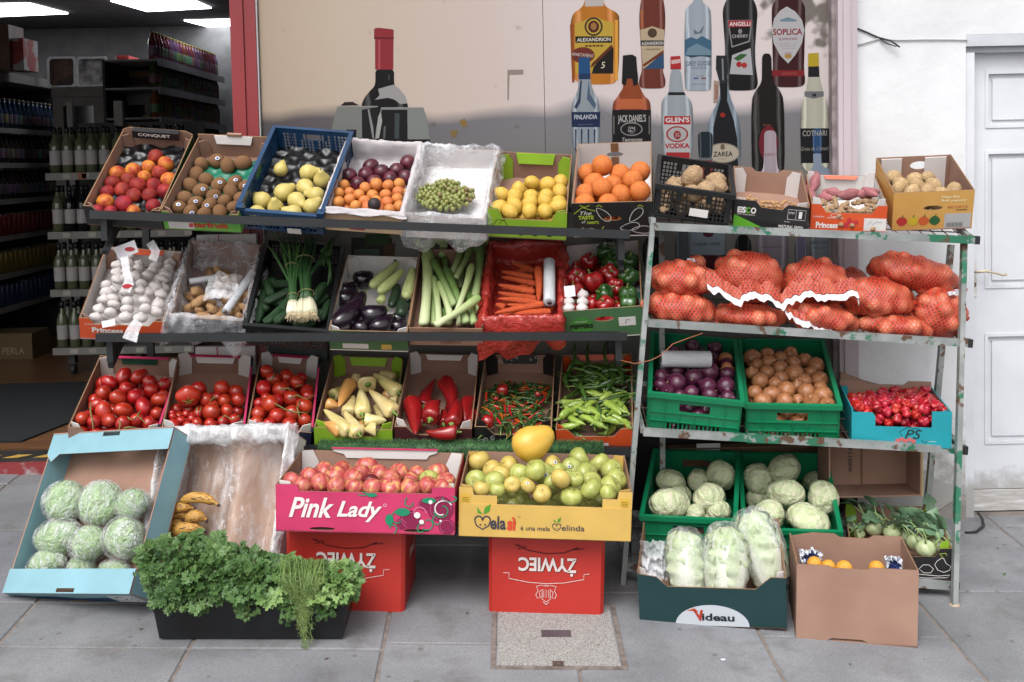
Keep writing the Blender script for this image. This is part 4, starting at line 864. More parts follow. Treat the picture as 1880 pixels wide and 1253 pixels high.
pp(sym(1450, [(-40, 50), (5, 78), (40, 98), (90, 100), (300, 95), (420, 92), (470, 100), (505, 96), (520, 60)]), '3a1216', nm='printed_bottle'); pp([(1348, 420), (1545, 420), (1540, 455), (1355, 455)], '7a1f24'); pt('SLIWKOWA', 1410, 1500, 430, 448, '9a5048')
pp([(1440, 40), (1490, 70), (1530, 120), (1545, 180), (1530, 260), (1490, 330), (1448, 380), (1400, 330), (1362, 260), (1350, 180), (1365, 110), (1400, 65)], 'b3b0b2', nm='printed_label'); pt('SOPLICA', 1358, 1532, 170, 212, '84282e', bold=.03); pt('SLIWKOWA', 1392, 1502, 224, 242, '7a3034', bold=.01); pp(el(1448, 336, 22, 15), 'a5824a'); pp([(1400, 120), (1445, 104), (1498, 120), (1498, 130), (1400, 130)], '6c8290')
for y in (256, 266, 276, 288): pt('likier klasyczny o smaku', 1396 + (y - 256) * .5, 1502 - (y - 256) * .5, y, y + 6, '5c4a4c')
pt('2009', 1426, 1470, 312, 324, '8a6a5a')
# lower row
pp([(202, 345), (270, 345), (270, 470), (285, 535), (325, 600), (330, 760), (325, 900), (165, 900), (160, 760), (157, 620), (198, 540), (202, 470)], '8e969e', nm='printed_bottle'); pp([(202, 342), (268, 342), (272, 470), (200, 472)], '1f4a78'); pp([(205, 440), (270, 440), (270, 474), (205, 474)], '1c3354'); pp([(200, 590), (175, 640), (190, 650), (212, 610), (222, 480), (212, 480)], '2a3a50'); pp([(262, 480), (270, 560), (305, 620), (300, 655), (250, 590)], '4a5c70'); pp([(160, 668), (330, 668), (328, 758), (162, 758)], '182848', nm='printed_label'); pt('FINLANDIA', 176, 312, 682, 712, 'c4c8d0', bold=.01); pt('IMPORTED VODKA', 200, 290, 740, 746, '8a90a0')
for u in (180, 215, 255, 292): pp([(u, 770), (u + 10, 770), (u + 8, 900), (u + 2, 900)], '24344c')
pp([(465, 335), (540, 335), (546, 400), (556, 500), (590, 570), (625, 600), (632, 650), (632, 900), (402, 900), (400, 620), (430, 580), (470, 520), (458, 480), (465, 400)], '8f4424', nm='printed_bottle'); pp([(465, 332), (520, 326), (545, 340), (548, 395), (556, 470), (552, 505), (528, 515), (520, 470), (490, 470), (482, 512), (458, 500), (462, 400)], '161416'); pp([(440, 590), (590, 590), (600, 648), (425, 648)], 'b5603a'); pp([(402, 655), (632, 655), (632, 900), (402, 900)], '141315', nm='printed_label')
pt("JACK DANIEL'S", 436, 602, 682, 742, 'b0aca8', bold=.02, rot=0); pt('OLD TIME', 476, 546, 728, 738, '9a9694'); pp(el(516, 770, 66, 40), '8f8c8a'); pp(el(516, 770, 60, 35), '151416'); pt('Old', 498, 536, 755, 770, 'b5b1ae', bold=.01); pt('No.7', 496, 540, 772, 788, 'b5b1ae', bold=.01); pt('BRAND', 506, 532, 792, 799, '9a9694'); pt('Tennessee', 460, 580, 818, 846, 'b0aca8', bold=.01, shear=.2)
for u in (408, 618): pp([(u, 690), (u + 7, 690), (u + 7, 800), (u, 800)], '6f6c6a')
pp([(752, 415), (808, 415), (818, 480), (826, 555), (870, 600), (882, 650), (882, 960), (700, 960), (692, 630), (702, 590), (738, 555), (742, 480)], '98a0a6', nm='printed_bottle'); pp([(748, 338), (806, 334), (812, 412), (748, 414)], 'a8282c'); pp([(752, 360), (806, 352), (806, 375), (754, 384)], 'c8a8a4'); pp([(738, 550), (830, 550), (838, 568), (732, 568)], '1c1c20'); pp([(705, 690), (870, 690), (872, 740), (860, 860), (866, 950), (712, 950), (716, 860), (704, 745)], 'b5b2b2', nm='printed_label')
pp([(712, 692), (866, 692), (868, 742), (708, 742)], 'a4282c'); pt("GLEN'S", 718, 860, 698, 732, 'd0caca', bold=.03); pp(el(788, 800, 66, 48), '98282c'); pp(el(788, 800, 56, 40), 'a9a6a6'); pp(el(788, 805, 22, 26), '8a2226'); pt('JG', 776, 800, 792, 822, 'c0b8b8'); pt('VODKA', 714, 862, 852, 886, 'a4282c', bold=.04); pp([(722, 908), (862, 908), (862, 946), (722, 946)], 'a4282c')
pp([(1022, 335), (1082, 335), (1088, 400), (1090, 520), (1110, 600), (1150, 690), (1165, 780), (1168, 1000), (962, 1000), (966, 760), (990, 680), (1035, 600), (1045, 520), (1018, 400)], '7a8894', nm='printed_bottle'); pp([(1040, 470), (1088, 470), (1085, 600), (1125, 720), (1145, 830), (1150, 1000), (1000, 1000), (1002, 760), (1028, 650), (1045, 590)], '15161a'); pp([(1020, 332), (1084, 332), (1090, 420), (1082, 500), (1044, 500), (1018, 410)], '23252a'); pp([(1052, 350), (1062, 350), (1066, 480), (1056, 480)], '7a7c80'); pp([(1006, 480), (1038, 485), (1030, 608), (1004, 612)], 'a08a7c'); pt('ZAREA', 1012, 1030, 505, 590, '8a2a24'); pp(el(1058, 686, 16, 14, 12), '96261e'); pp([(1030, 655), (1085, 655), (1075, 730), (1040, 730)], '3a2e2c', lay=80); pp([(1020, 330), (1021, 330), (1021, 331)], '23252a')
pp(el(1060, 912, 100, 60), '8a8072', nm='printed_label'); pp(el(1060, 912, 92, 53), 'b3a896'); pt('ZAREA', 1002, 1118, 902, 934, '1d1c1e', bold=.02); pp(el(1058, 876, 14, 18, 12), '6a5f50'); pt('SPUMANT', 1030, 1084, 944, 950, '4a443c')
pp([(912, 785), (998, 785), (1000, 850), (994, 960), (918, 960), (912, 850)], '18262e', nm='printed_bottle'); pp([(914, 940), (998, 940), (998, 955), (914, 955)], '6a6a6c'); pp([(918, 955), (996, 955), (1000, 1060), (910, 1060)], '7a2a2c')
pp([(1292, 320), (1348, 320), (1350, 420), (1356, 490), (1400, 540), (1424, 600), (1428, 1000), (1410, 1035), (1245, 1035), (1230, 990), (1228, 610), (1246, 550), (1290, 495), (1292, 420)], '17110f', nm='printed_bottle'); pp(el(1330, 855, 56, 105), '6a1a28'); pt('Sange', 1296, 1345, 738, 752, '8a4a2a', shear=.2); pp([(1262, 570), (1275, 560), (1278, 800), (1265, 800)], '37302e')
pp([(1305, 778), (1376, 778), (1376, 850), (1382, 1000), (1402, 1020), (1395, 1060), (1280, 1060), (1285, 1020), (1302, 1000), (1305, 850)], 'a89ba2', nm='printed_bottle'); pt('AVERESTI', 1306, 1376, 912, 930, '8a3a4c')
pp([(1570, 320), (1628, 318), (1634, 460), (1660, 560), (1685, 640), (1692, 780), (1694, 1030), (1525, 1030), (1520, 780), (1524, 640), (1550, 560), (1568, 460)], 'b5b3a2', nm='printed_bottle'); pp([(1567, 320), (1628, 316), (1631, 396), (1566, 398)], 'b29a28'); pp([(1567, 398), (1631, 396), (1633, 460), (1566, 460)], '1b1b1d'); pp([(1545, 545), (1658, 545), (1660, 575), (1600, 590), (1546, 576)], '6c6c6e'); pt('M', 1592, 1614, 556, 578, '202022', bold=.03)
pp([(1520, 765), (1692, 765), (1692, 972), (1524, 972)], '15161a', nm='printed_label'); pt('COTNARI', 1534, 1676, 776, 812, 'aaa69a'); pt('Grasa de Cotnari', 1524, 1688, 872, 898, '8f8b82', shear=.3)
pp([(1592, 765), (1650, 765), (1650, 850), (1642, 915), (1598, 915), (1592, 850)], '274a72', nm='printed_bottle'); pp([(1596, 915), (1644, 915), (1646, 985), (1690, 1010), (1708, 1060), (1560, 1060), (1580, 1015), (1597, 985)], '8592a4')
# the part of the print that shows between the shelves (crop of the right rack)
t7 = (1180, 260, 2.686)
pp([(0, 470), (100, 470), (108, 640), (0, 640)], '141316', t7, 'printed_bottle'); pt('DOBRA', 0, 92, 510, 532, '5a5654', t7)
pp([(160, 440), (245, 440), (245, 640), (160, 640)], '5d666c', t7, 'printed_bottle'); pp([(236, 430), (406, 430), (406, 640), (236, 640)], '4a1a20', t7, 'printed_bottle'); pp([(236, 440), (404, 440), (404, 560), (236, 560)], '8a98a4', t7, 'printed_label'); pt('CHERRY WINE', 250, 380, 498, 514, '2a3038', t7, bold=.01); pp(el(322, 455, 26, 18), '5a2a3a', t7)
pp([(455, 460), (535, 460), (535, 640), (455, 640)], '141215', t7, 'printed_bottle'); pp([(560, 440), (716, 440), (716, 640), (560, 640)], '8c8490', t7, 'printed_bottle'); pt('GREEK BRANDY', 580, 690, 514, 526, '5a5060', t7); pp([(750, 470), (810, 470), (810, 640), (750, 640)], '6f6a80', t7, 'printed_bottle')
pp([(820, 440), (950, 440), (950, 700), (820, 700)], '7e8890', t7, 'printed_bottle'); pt('GREY GOOSE', 824, 946, 488, 508, '3a4454', t7, bold=.01); pt('VODKA', 838, 916, 518, 530, '4a5464', t7); pp([(836, 583), (866, 583), (866, 591), (836, 591)], '26407a', t7); pp([(880, 583), (912, 583), (912, 591), (880, 591)], '6a2a26', t7)
# and between the shelves of the left rack
t2 = (590, 430, 3.082)
pp([(170, 20), (400, 20), (400, 160), (170, 160)], '3a3c34', t2); pp([(185, 85), (330, 85), (325, 160), (190, 160)], '5c6a62', t2, 'printed_jar'); pp([(250, 0), (390, 0), (380, 60), (250, 70)], '3c5230', t2); pp([(350, 60), (420, 50), (410, 150), (350, 150)], '5a4434', t2); pp([(700, 50), (745, 50), (745, 90), (700, 90)], '6a221c', t2); pp([(-260, 20), (-150, 20), (-150, 60), (-260, 60)], '5c6a50', t2)
# small things on the facade: wires, cable ties
wire = MB(); WX = lambda x, y, d=.006: tuple(P(x, y, WY - d))
wire.tube([WX(1572, 84), WX(1595, 77), WX(1612, 72), WX(1650, 74), WX(1700, 73), WX(1750, 73), WX(1776, 74)], .003, 6); o = wire.build('white_cable', mat('cable_white', 'a8a8a8', 'bababa', rough=.6, var=0)); tag(o, 'thin white cable clipped along the white wall above the pier', 'cable')
b = MB(); b.tube([WX(1570, 51), WX(1592, 60), WX(1612, 69), WX(1635, 75, .02), WX(1652, 87, .03)], .0035, 6); b.tube([WX(1612, 69), WX(1628, 80, .02), WX(1646, 86, .03)], .0025, 6)
b.build('black_cable_end', mat('cable_black', '1c1c1e', None, rough=.5, var=0)); tag(SC.objects['black_cable_end'], 'short black cable end sticking out at the edge of the white wall', 'cable')
b = MB(); g1 = [G(1772, 982), G(1792, 982), G(1806, 972), G(1804, 962)]; b.tube([(g.x, g.y, g.z + .008 + i * .004) for i, g in enumerate(g1)] + [(g1[3].x - .02, g1[3].y, g1[3].z + .05)], .006, 7)
b.build('black_hose_end', mat('cable_black', '1c1c1e', None)); tag(SC.objects['black_hose_end'], 'bent black hose end on the paving under the white door', 'hose')
# ---------------------------------------------------------------- display racks
random.seed(21)
Y1, Y2, Y3 = 4.17, 4.16, 4.13
BLKM = mat('black_steel', '141619', '1b1d20', rough=.45, scale=9, var=0, bump=.1, spec=.5)
lr = empty('display_rack', (P(660, 700, 4.3).x, 4.3, gz(-.6, 4.3)), 'long black steel display rack with three sloping tiers against the shop window', 'display rack'); LRI = lr.matrix_world.inverted()
ends = []
for nm, a, c, ya, yb in (('front_rail', (167, 394), (1156, 431), 4.150, 4.118), ('front_rail', (178, 620), (1151, 617), 4.155, 4.11), ):
 b = MB(); A, B = P(*a, ya), P(*c, yb); b.bar(A, B, .028, .031); b.build(nm, BLKM, lr, LRI); ends.append((A, B))
A, B = P(508, 826, 4.118), P(1166, 829, 4.10); b = MB(); b.bar(A, B, .032, .034); b.build('front_rail', BLKM, lr, LRI); ends.append((A, B))
for (A, B), th in zip(ends, (33, 30, 22)):
 for q in (.02, .985):
  s = A.lerp(B, q) + V((0, 0, -.0)); t = V((0, cos(radians(th)), sin(radians(th)))) ; p0 = s + V((0, .02, -.03)); p1 = p0 + t * .46; dn = V((0, 0, -(.115 if th == 33 else .085 if th == 30 else .02))); p0 += dn; p1 += dn; p1.y = min(p1.y, WY - .09)
  b = MB(); b.bar(p0, p1, .02, .02)
  b.add([(s.x - .012, s.y + .016, s.z - .016), (s.x - .012, s.y + .016, s.z - .1), (s.x - .012, s.y + .13, s.z + .0), (s.x + .012, s.y + .016, s.z - .016), (s.x + .012, s.y + .016, s.z - .1), (s.x + .012, s.y + .13, s.z + .0)], [(0, 1, 2), (5, 4, 3), (0, 3, 4, 1), (1, 4, 5, 2), (2, 5, 3, 0)])
  b.build('tier_arm', BLKM, lr, LRI)
  b = MB(); b.bar(V((s.x, WY - .035, s.z + .18)), V((s.x, WY - .035, gz(s.x, WY))), .03, .02, upv=(0, 1, 0));
  if th == 33: b.build('rear_post', BLKM, lr, LRI)
 m_ = [A.lerp(B, q) + V((0, .02 + .44 * cos(radians(th)), -.03 + .44 * sin(radians(th)) - (.14 if th == 33 else .11 if th == 30 else .05))) for q in (0, 1)]
 b = MB(); b.bar(m_[0], m_[1], .02, .02); b.build('rear_bar', BLKM, lr, LRI)
A, B = ends[2]
for q in (.02, .985):
 s = A.lerp(B, q); b = MB(); b.bar(s + V((0, .03, -.02)), V((s.x, s.y + .16, gz(s.x, s.y + .16))), .03, .03, upv=(0, 1, 0)); b.build('front_leg', BLKM, lr, LRI)
# artificial grass over the lowest rail
GR = mat('artificial_grass', '28482a', '3e6638', rough=.7, scale=30, var=0)
b = MB(); random.seed(3); A2, B2 = A + V((0, -.004, .004)), P(1108, 826, 4.102)
for q0, q1 in ((.13, 1),):
 for i in range(int(8000 * (q1 - q0))):
  q = rnd(q0, q1); a = rnd(-1.3, 2.4); c = A2.lerp(B2, q); n = V((0, -cos(a), sin(a))); p = c + n * .028 + V((0, 0, 0)); t = n * rnd(.010, .017) + V((rnd(-.009, .009), rnd(-.004, .004), rnd(-.007, .004))); s = V((rnd(-1, 1), rnd(-.3, .3), rnd(-1, 1))).normalized() * .0011
  o = len(b.v); b.add([p - s, p + s, p + t], [(0, 1, 2)])
for q0, q1 in ((.13, 1),):
 a, c = A2.lerp(B2, q0), A2.lerp(B2, q1); b.tube([a, c], .027, 12)
tag(b.build('artificial_grass', GR), kind='stuff')
# right rack
GALV = mat('flaking_green_steel', '7b807e', '959897', c3='868b89', rough=.5, scale=9, stretch=(1, 1, 1), contrast=.4, metal=.25, var=0, bump=.3, bscale=40, detail=6)
n_ = GALV.node_tree.nodes; l_ = GALV.node_tree.links; bs_ = n_['Principled BSDF']; src = bs_.inputs['Base Color'].links[0].from_socket
tc_ = n_.new('ShaderNodeTexCoord'); z_ = n_.new('ShaderNodeTexNoise'); z_.inputs['Scale'].default_value = 7; z_.inputs['Detail'].default_value = 8; z_.inputs['Roughness'].default_value = .65; l_.new(tc_.outputs['Object'], z_.inputs[0])
r_ = n_.new('ShaderNodeMapRange'); r_.inputs[1].default_value = .55; r_.inputs[2].default_value = .58; l_.new(z_.outputs[0], r_.inputs[0]); m_ = n_.new('ShaderNodeMix'); m_.data_type = 'RGBA'; l_.new(r_.outputs[0], m_.inputs[0]); l_.new(src, m_.inputs[6]); m_.inputs[7].default_value = lin('2a6a50')
z2_ = n_.new('ShaderNodeTexNoise'); z2_.inputs['Scale'].default_value = 17; z2_.inputs['Detail'].default_value = 8; l_.new(tc_.outputs['Object'], z2_.inputs[0]); r2_ = n_.new('ShaderNodeMapRange'); r2_.inputs[1].default_value = .59; r2_.inputs[2].default_value = .63; l_.new(z2_.outputs[0], r2_.inputs[0]); m2_ = n_.new('ShaderNodeMix'); m2_.data_type = 'RGBA'; l_.new(r2_.outputs[0], m2_.inputs[0]); l_.new(m_.outputs[2], m2_.inputs[6]); m2_.inputs[7].default_value = lin('5c4436'); l_.new(m2_.outputs[2], bs_.inputs['Base Color'])
rk = empty('tiered_rack', (P(1450, 1090, 4.1).x, 4.1, gz(1, 4.1)), 'four tier metal rack with flaking green paint in front of the white wall', 'display rack'); RKI = rk.matrix_world.inverted()
CAP = mat('black_end_cap', '1c1b1b', None, rough=.5, var=0)
lv = [((1201, 416), (1788, 441), 4.10, 4.07), ((1190, 593), (1775, 630), 4.06, 4.03), ((1181, 793), (1766, 826), 4.03, 3.99), ((1150, 1040), (1750, 1075), 4.0, 3.90)]
SH = []
for i, (a, c, ya, yb) in enumerate(lv):
 A, B = P(*a, ya), P(*c, yb); SH.append((A, B)); tl = radians((15, 13, 13, 8)[i]); D = .44
 b = MB(); b.bar(A, B, .024, .028); b.build('shelf_rail', GALV, rk, RKI)
 t = V((0, cos(tl) * D, sin(tl) * D)); A3, B3 = A + t, B + t
 b = MB(); b.bar(A3, B3, .02, .022); b.build('shelf_rail', GALV, rk, RKI)
 b = MB()
 for k in range(25): q = (k + .5) / 25; p = A.lerp(B, q); b.tube([p + V((0, .012, -.004)), p + t + V((0, -.010, -.004))], .0022, 5)
 for k in (1, 2, 3): b.tube([A + t * (k / 4) + V((0, 0, -.007)), B + t * (k / 4) + V((0, 0, -.007))], .0025, 5)
 b.build('wire_shelf', mat('rusty_wire', '4a3f3a', '6b5c52', rough=.7, metal=.4, var=0), rk, RKI)
 b = MB(); y = (B - A).normalized(); b.bar(B + y * .0005, B + y * .018, .027, .031); b.build('end_cap', CAP, rk, RKI)
 for S in (A, B): b = MB(); b.bar(S + V((0, .0125, 0)), S + t - V((0, .0105, 0)), .018, .02); b.build('side_bar', GALV, rk, RKI)
fl, fr = G(1143, 1076), G(1752, 1113)
b = MB(); b.bar(P(1199, 400, 4.125), fl, .019, .024, upv=(0, 1, 0)); b.build('front_leg', GALV, rk, RKI)
b = MB(); b.bar(P(1770, 436, 4.1), fr, .019, .024, upv=(0, 1, 0)); b.build('front_leg', GALV, rk, RKI)
q0, q1 = P(1746, 450, 4.52), P(1702, 930, 4.42); d_ = (q1 - q0) / (q0.z - q1.z); k_ = q0.z - gz(q0.x, 4.4); b = MB(); b.bar(q0, q0 + d_ * k_, .022, .024, upv=(0, 1, 0)); b.build('rear_leg', GALV, rk, RKI)
q0 = P(1214, 420, 4.53); b = MB(); b.bar(q0, V((q0.x - .03, 4.4, gz(q0.x, 4.4))), .022, .024, upv=(0, 1, 0)); b.build('rear_leg', GALV, rk, RKI)
b = MB(); b.lathe([(.022, 0), (.02, .008), (.004, .009)], 8, M=Matrix.Translation(fr)); b.build('foot_pad', mat('dried_glue', 'a8937c', None, var=0), rk, RKI)
# thin orange-brown wire looped between the racks
b = MB(); b.tube([P(1140, 662, 3.98), P(1165, 668, 3.97), P(1195, 662, 3.96), P(1215, 652, 3.96), P(1235, 632, 3.98), P(1262, 622, 4.0), P(1290, 612, 4.0)], .0016, 5); b.build('copper_wire', mat('copper_wire', '9a5a3a', None, rough=.5, var=0)); tag(SC.objects['copper_wire'], 'thin copper coloured wire looping from the rack post to the red onions', 'wire')
# ---------------------------------------------------------------- boxes
LIME = paint('86ad2c'); GRN = paint('4d9a3a'); BLK = mat('print_black', '181719', '201f21', rough=.45, var=0, spec=.5); ORG = paint('cc4a22'); PNK = paint('bc3560'); YEL2 = paint('c8a456'); CYAN = paint('7ba3ae'); TURQ = paint('1b8c98'); DGRN = paint('1d3a3c'); MAR = paint('4a2226'); NAVY = paint('1b2038'); PGRN = paint('466a46')
def inkm(h): return mat('ink_' + h, h, None, rough=.5, var=0, spec=.3)
Wt = inkm('d8d4d0')
def sheet(o, m, e, z=.03, amp=.012, fq=26, seed=0, nm='tray_liner', inset=.006, y1=None, wall=0):
 nx, ny = 40, 60; b = MB(); vs = []; y1 = y1 or o.L - inset
 for j in range(ny + 1):
  for i in range(nx + 1):
   x = inset + (o.W - 2 * inset) * i / nx; y = inset + (y1 - inset) * j / ny
   cell = abs(sin(x * pi / .062)) * abs(sin(y * pi / .058 + (pi / 2 if int(x / .062) % 2 else 0)))
   edge = max(0, 1 - min(x, o.W - x, y, o.L - y) / .03)
   vs.append((x, y, z - amp * cell + .35 * amp * noise.noise(V((x * fq, y * fq, seed))) * 2 + edge * edge * wall))
 fs = [(j * (nx + 1) + i, j * (nx + 1) + i + 1, (j + 1) * (nx + 1) + i + 1, (j + 1) * (nx + 1) + i) for j in range(ny) for i in range(nx)]
 b.add(vs, fs, smooth=True); return b.build(nm, m, e)
t5 = (140, 220, 3.76); t6 = (580, 240, 2.9375); t7 = (1180, 260, 2.686); t1 = (130, 420, 3.686); t2 = (590, 430, 3.082); t4 = (120, 630, 3.76); tc5 = (560, 630, 2.9375); t6b = (0, 760, 2.848); t7b = (490, 770, 2.594); t3 = (1160, 440, 2.611); t8 = (1140, 800, 2.54)
# --- top tier
o = Bf((152, 378), (293, 388), (290, 244), Y1, .5, .095); oPeach = o
e = carton('fruit_box', o, 'black printed cardboard box of red peaches at the door end of the top tier', 'box', BLK, CARD, bo=[(0, 0), (o.W, 0), (o.W, .1), (o.W - .03, .115), (.03, .115), (0, .1)], fo=notch(o.W, .095, .07, .03), corner=(CARD, .035, .09))
b = MB(); b.box(.05, o.W - .05, o.L - .03, o.L - T_ - .002, .1165, .119); b.box(.05, o.W - .05, o.L - .0335, o.L - .0305, .085, .119); b.build('folded_flange', BLK, e); text('CONQUET', .075, o.W - .085, .095, .112, Wt, e, TM(0, o.L - .034, 0), bold=.02)
sheet(o, mat('black_tray', '0c0c0e', '131316', rough=.32, spec=.5, var=0), e, .034, .014, seed=1)
o = Bf((294, 386), (437, 393), (430, 254), Y1, .5, .095); oKiwi = o
e = carton('fruit_box', o, 'green edged cardboard box of kiwis with starfruit lettering beside the peaches', 'box', mat('print_grad_green', '4f9c34', '6bb04a', rough=.5, var=0), CARD, corner=(CARD, .04, .09), flange=(CARDW, .035), hb=.11, fo=notch(o.W, .09, .06, .03))
sheet(o, mat('green_tray', '15604a', '1d7258', rough=.4, var=0, bump=.3), e, .026, .014, seed=2, y1=o.L * .9)
flat(rect(.02, .12, .008, .055), CARDW, e); text('starfruit', .1, .255, .018, .046, inkm('c43a34'), e, bold=.04)
b = MB(); b.box(o.W * .42, o.W * .62, o.L - .012, o.L - .001, .1105, .122); b.build('tab', CARD, e)
o = Bf((440, 378), (590, 390), (574, 241), Y1, .5, .12); oPear = o
BLUEP = mat('blue_plastic', '0e3050', '143a5e', rough=.35, var=0, spec=.5)
e = crate('fruit_crate', o, 'dark blue plastic crate of pale yellow pears on the top tier', 'crate', BLUEP, 'fine', low_front=.1); sheet(o, mat('black_tray', '0c0c0e', '131316'), e, .034, .014, seed=3)
b = MB(); b.box(o.W * .55, o.W * .72, -.0085, -.0066, .004, .028); b.build('paper_label', CARDW, e)
for sx in (0, 1):
 b = MB(); u = -.012 if sx == 0 else o.W - .016; b.box(u, u + .028, -.016, .012, .105, .125); b.build('corner_post', BLUEP, e)
o = Bf((592, 383), (738, 393), (706, 262), Y1, .5, .1); oPlum = o
WOODL = mat('pale_wood', 'c4a584', 'd0b492', rough=.7, scale=4, stretch=(1, 1, 6), var=0, bump=.2)
e = carton('wooden_fruit_box', o, 'pale wooden tray lined with white fleece holding dark plums above orange apricots', 'wooden box', WOODL, WOODL, edge=WOODL); PAPER = mat('white_fleece', 'a8a2a4', 'b6b0b1', rough=.9, scale=12, bump=.7, bscale=40, var=0)
liner(o, PAPER, 'fleece_liner', over=.035, seed=4, amp=.007, up_=.010, e=e, front=.006, floorh=.01, side=.05); flat(rect(.1, .16, .01, .045), inkm('9a2a30'), e, y=-.0012);
b = MB(); [b.box(u, u + .002, -.0012, -.0002, .02 + .0 * u, .03) for u in (.02, .28)]; b.build('staple', SHW, e)
o = Bf((742, 397), (891, 403), (846, 273), Y1, .5, .1); oGrape = o
FILM = film('clear_film', (.80, .80, .84), .14, .16, 9, .9, .45, line=.4); FILMW = film('milky_film', (.80, .81, .84), .30, .22, 8, .9, .5, line=.35)
e = carton('fruit_box', o, 'white cardboard box of green grapes wrapped in clear crinkled film', 'box', CARDW, CARDW); liner(o, FILM, 'film_liner', over=.085, seed=5, amp=.011, up_=.02, e=e, front=.12, side=.05, floorh=.012)
o = Bf((895, 384), (1041, 391), (984, 281), Y1, .5, .125); oLemon = o
e = carton('fruit_box', o, 'lime green cardboard box of lemons on the top tier', 'box', LIME, CARD, corner=(LIME, .05, .12), flange=(LIME, .045), fo=notch(o.W, .125, .085, .035))
for i in range(3): flat(ell(.13 + i * .055, .022, .012, .008, 12), BLK, e)
flat(ell(.05, .05, .03, .035, 6), BLK, e); flat(ell(.05, .05, .027, .032, 6), LIME, e, y=-.0013)
stroke([(.045, .06), (.055, .075), (.07, .085)], .002, BLK, e, y=-.0018)
o = Bf((1049, 374), (1197, 370), (1128, 262), Y1, .45, .16); oOrange = o
e = carton('fruit_box', o, 'tall black printed box of oranges with white inside on the top tier', 'box', BLK, CARDW, bholes=[oval(o.W / 2, .105, .035, .012)], fholes=[oval(o.W / 2, .085, .035, .01)], hb=.16)
b = MB(); b.box(o.W / 2 - .016, o.W / 2 + .016, o.L - T_ - .0015, o.L - T_ - .0004, .02, .092); b.box(o.W / 2 - .016, o.W / 2 + .016, o.L - T_ - .0015, o.L - T_ - .0004, .118, .159); b.build('brown_tape', paint('7a5638'), e)
LM = inkm('a8bc3c'); text('The', .03, .075, .105, .122, Wt, e, shear=.3); text('TASTE', .022, .082, .084, .102, LM, e, bold=.05); text('of', .034, .05, .066, .08, Wt, e, shear=.3); text("NANY'S", .055, .1, .062, .076, LM, e, bold=.03); text('Spain', .03, .08, .028, .046, Wt, e, shear=.3)
stroke([(.006, .11), (.04, .14), (.09, .122)], .003, LM, e); stroke([(.01, .03), (.05, .012), (.1, .022), (.12, .05)], .003, LM, e); stroke([(.05, .142), (.03, .152), (.045, .138), (.07, .15)], .003, LM, e)
for cx, cz, a in ((.12, .105, -.9), (.245, .1, .9), (.22, .045, .2), (.265, .03, 0)):
 p = [(cx + .038 * cos(t) * cos(a) - .017 * (1 + .3 * cos(t)) * sin(t) * sin(a), cz + .038 * cos(t) * sin(a) + .017 * (1 + .3 * cos(t)) * sin(t) * cos(a)) for t in [k * pi / 9 for k in range(19)]]; stroke(p, .0022, Wt, e)
for cx, cz in ((.105, .142), (.262, .138)): stroke([(cx - .01, cz), (cx, cz + .008), (cx + .012, cz - .002)], .003, LM, e)
# --- middle tier
o = Bf((145, 584), (300, 592), (265, 457), Y2, .5, .1); oGarlic = o
ORGP = mat('orange_print', 'c2481f', 'cc5226', rough=.45, var=0)
e = carton('vegetable_box', o, 'orange cardboard box of white garlic in net sleeves on the middle tier', 'box', ORGP, CARDW, corner=(CARD, .035, .1), flange=(ORGP, .02), fo=notch(o.W, .1, .075, .035)); text('FLANDRIA', .02, .075, .07, .076, Wt, e); text('Princess', .045, .16, .035, .06, Wt, e, bold=.04)
stroke(ell(.12, .075, .02, .008, 16) + [(.14, .075)], .0015, Wt, e)
o = Bf((310, 582), (449, 590), (415, 449), Y2, .5, .11); oYam = o
e = carton('vegetable_box', o, 'dark cardboard box wrapped in crinkled clear plastic holding pale brown roots', 'box', BLK, CARD, hb=.12); liner(o, FILM, 'film_liner', over=.11, seed=7, amp=.016, up_=.022, e=e, front=.11, side=.07)
o = Bf((452, 596), (600, 608), (560, 448), Y2, .5, .11); oCuc = o
BLKP = mat('black_plastic', '101113', '16181a', rough=.4, var=0, spec=.5); e = crate('vegetable_crate', o, 'black plastic crate of cucumbers and spring onions on the middle tier', 'crate', BLKP, 'fine')
o = Bf((603, 606), (748, 610), (703, 470), Y2, .5, .1); oAub = o
e = carton('vegetable_box', o, 'white lined green box of aubergines and pale courgettes', 'box', PGRN, CARDW, corner=(CARDW, .045, .1), fo=rect(0, o.W, T_, .098), bholes=[ell(.1, .08, .008, .006, 10)])
flat(rect(.05, .15, .012, .035), CARDW, e); flat(rect(.2, .24, .01, .034), YEL2, e)
o = Bf((750, 597), (886, 599), (833, 458), Y2, .5, .1); oLeek = o
e = carton('vegetable_box', o, 'plain brown cardboard box of long green leeks', 'box', CARD, CARD, fo=rect(0, o.W, T_, .085)); text('LEEKS', .12, .2, .012, .034, inkm('7c5a44'), e, bold=.03)
o = Bf((889, 586), (1028, 583), (965, 448), Y2, .5, .1); oCarrot = o
REDF = film('red_film', (.48, .045, .035), .55, .22, 9, .9, .4, (1, .25, .2), line=.3); e = carton('vegetable_box', o, 'box lined with thin red plastic bag holding orange carrots', 'box', CARD, CARD); liner(o, REDF, 'red_bag_liner', over=.09, seed=9, amp=.013, up_=.016, e=e, front=.15, side=.05)
o = Bf((1031, 573), (1179, 562), (1106, 446), Y2, .5, .135); oPepper = o
e = carton('vegetable_box', o, 'tall green printed box of red and green bell peppers', 'box', PGRN, CARDW, fholes=[oval(o.W * .52, .088, .038, .011)], bholes=[oval(o.W * .5, .115, .03, .008)])
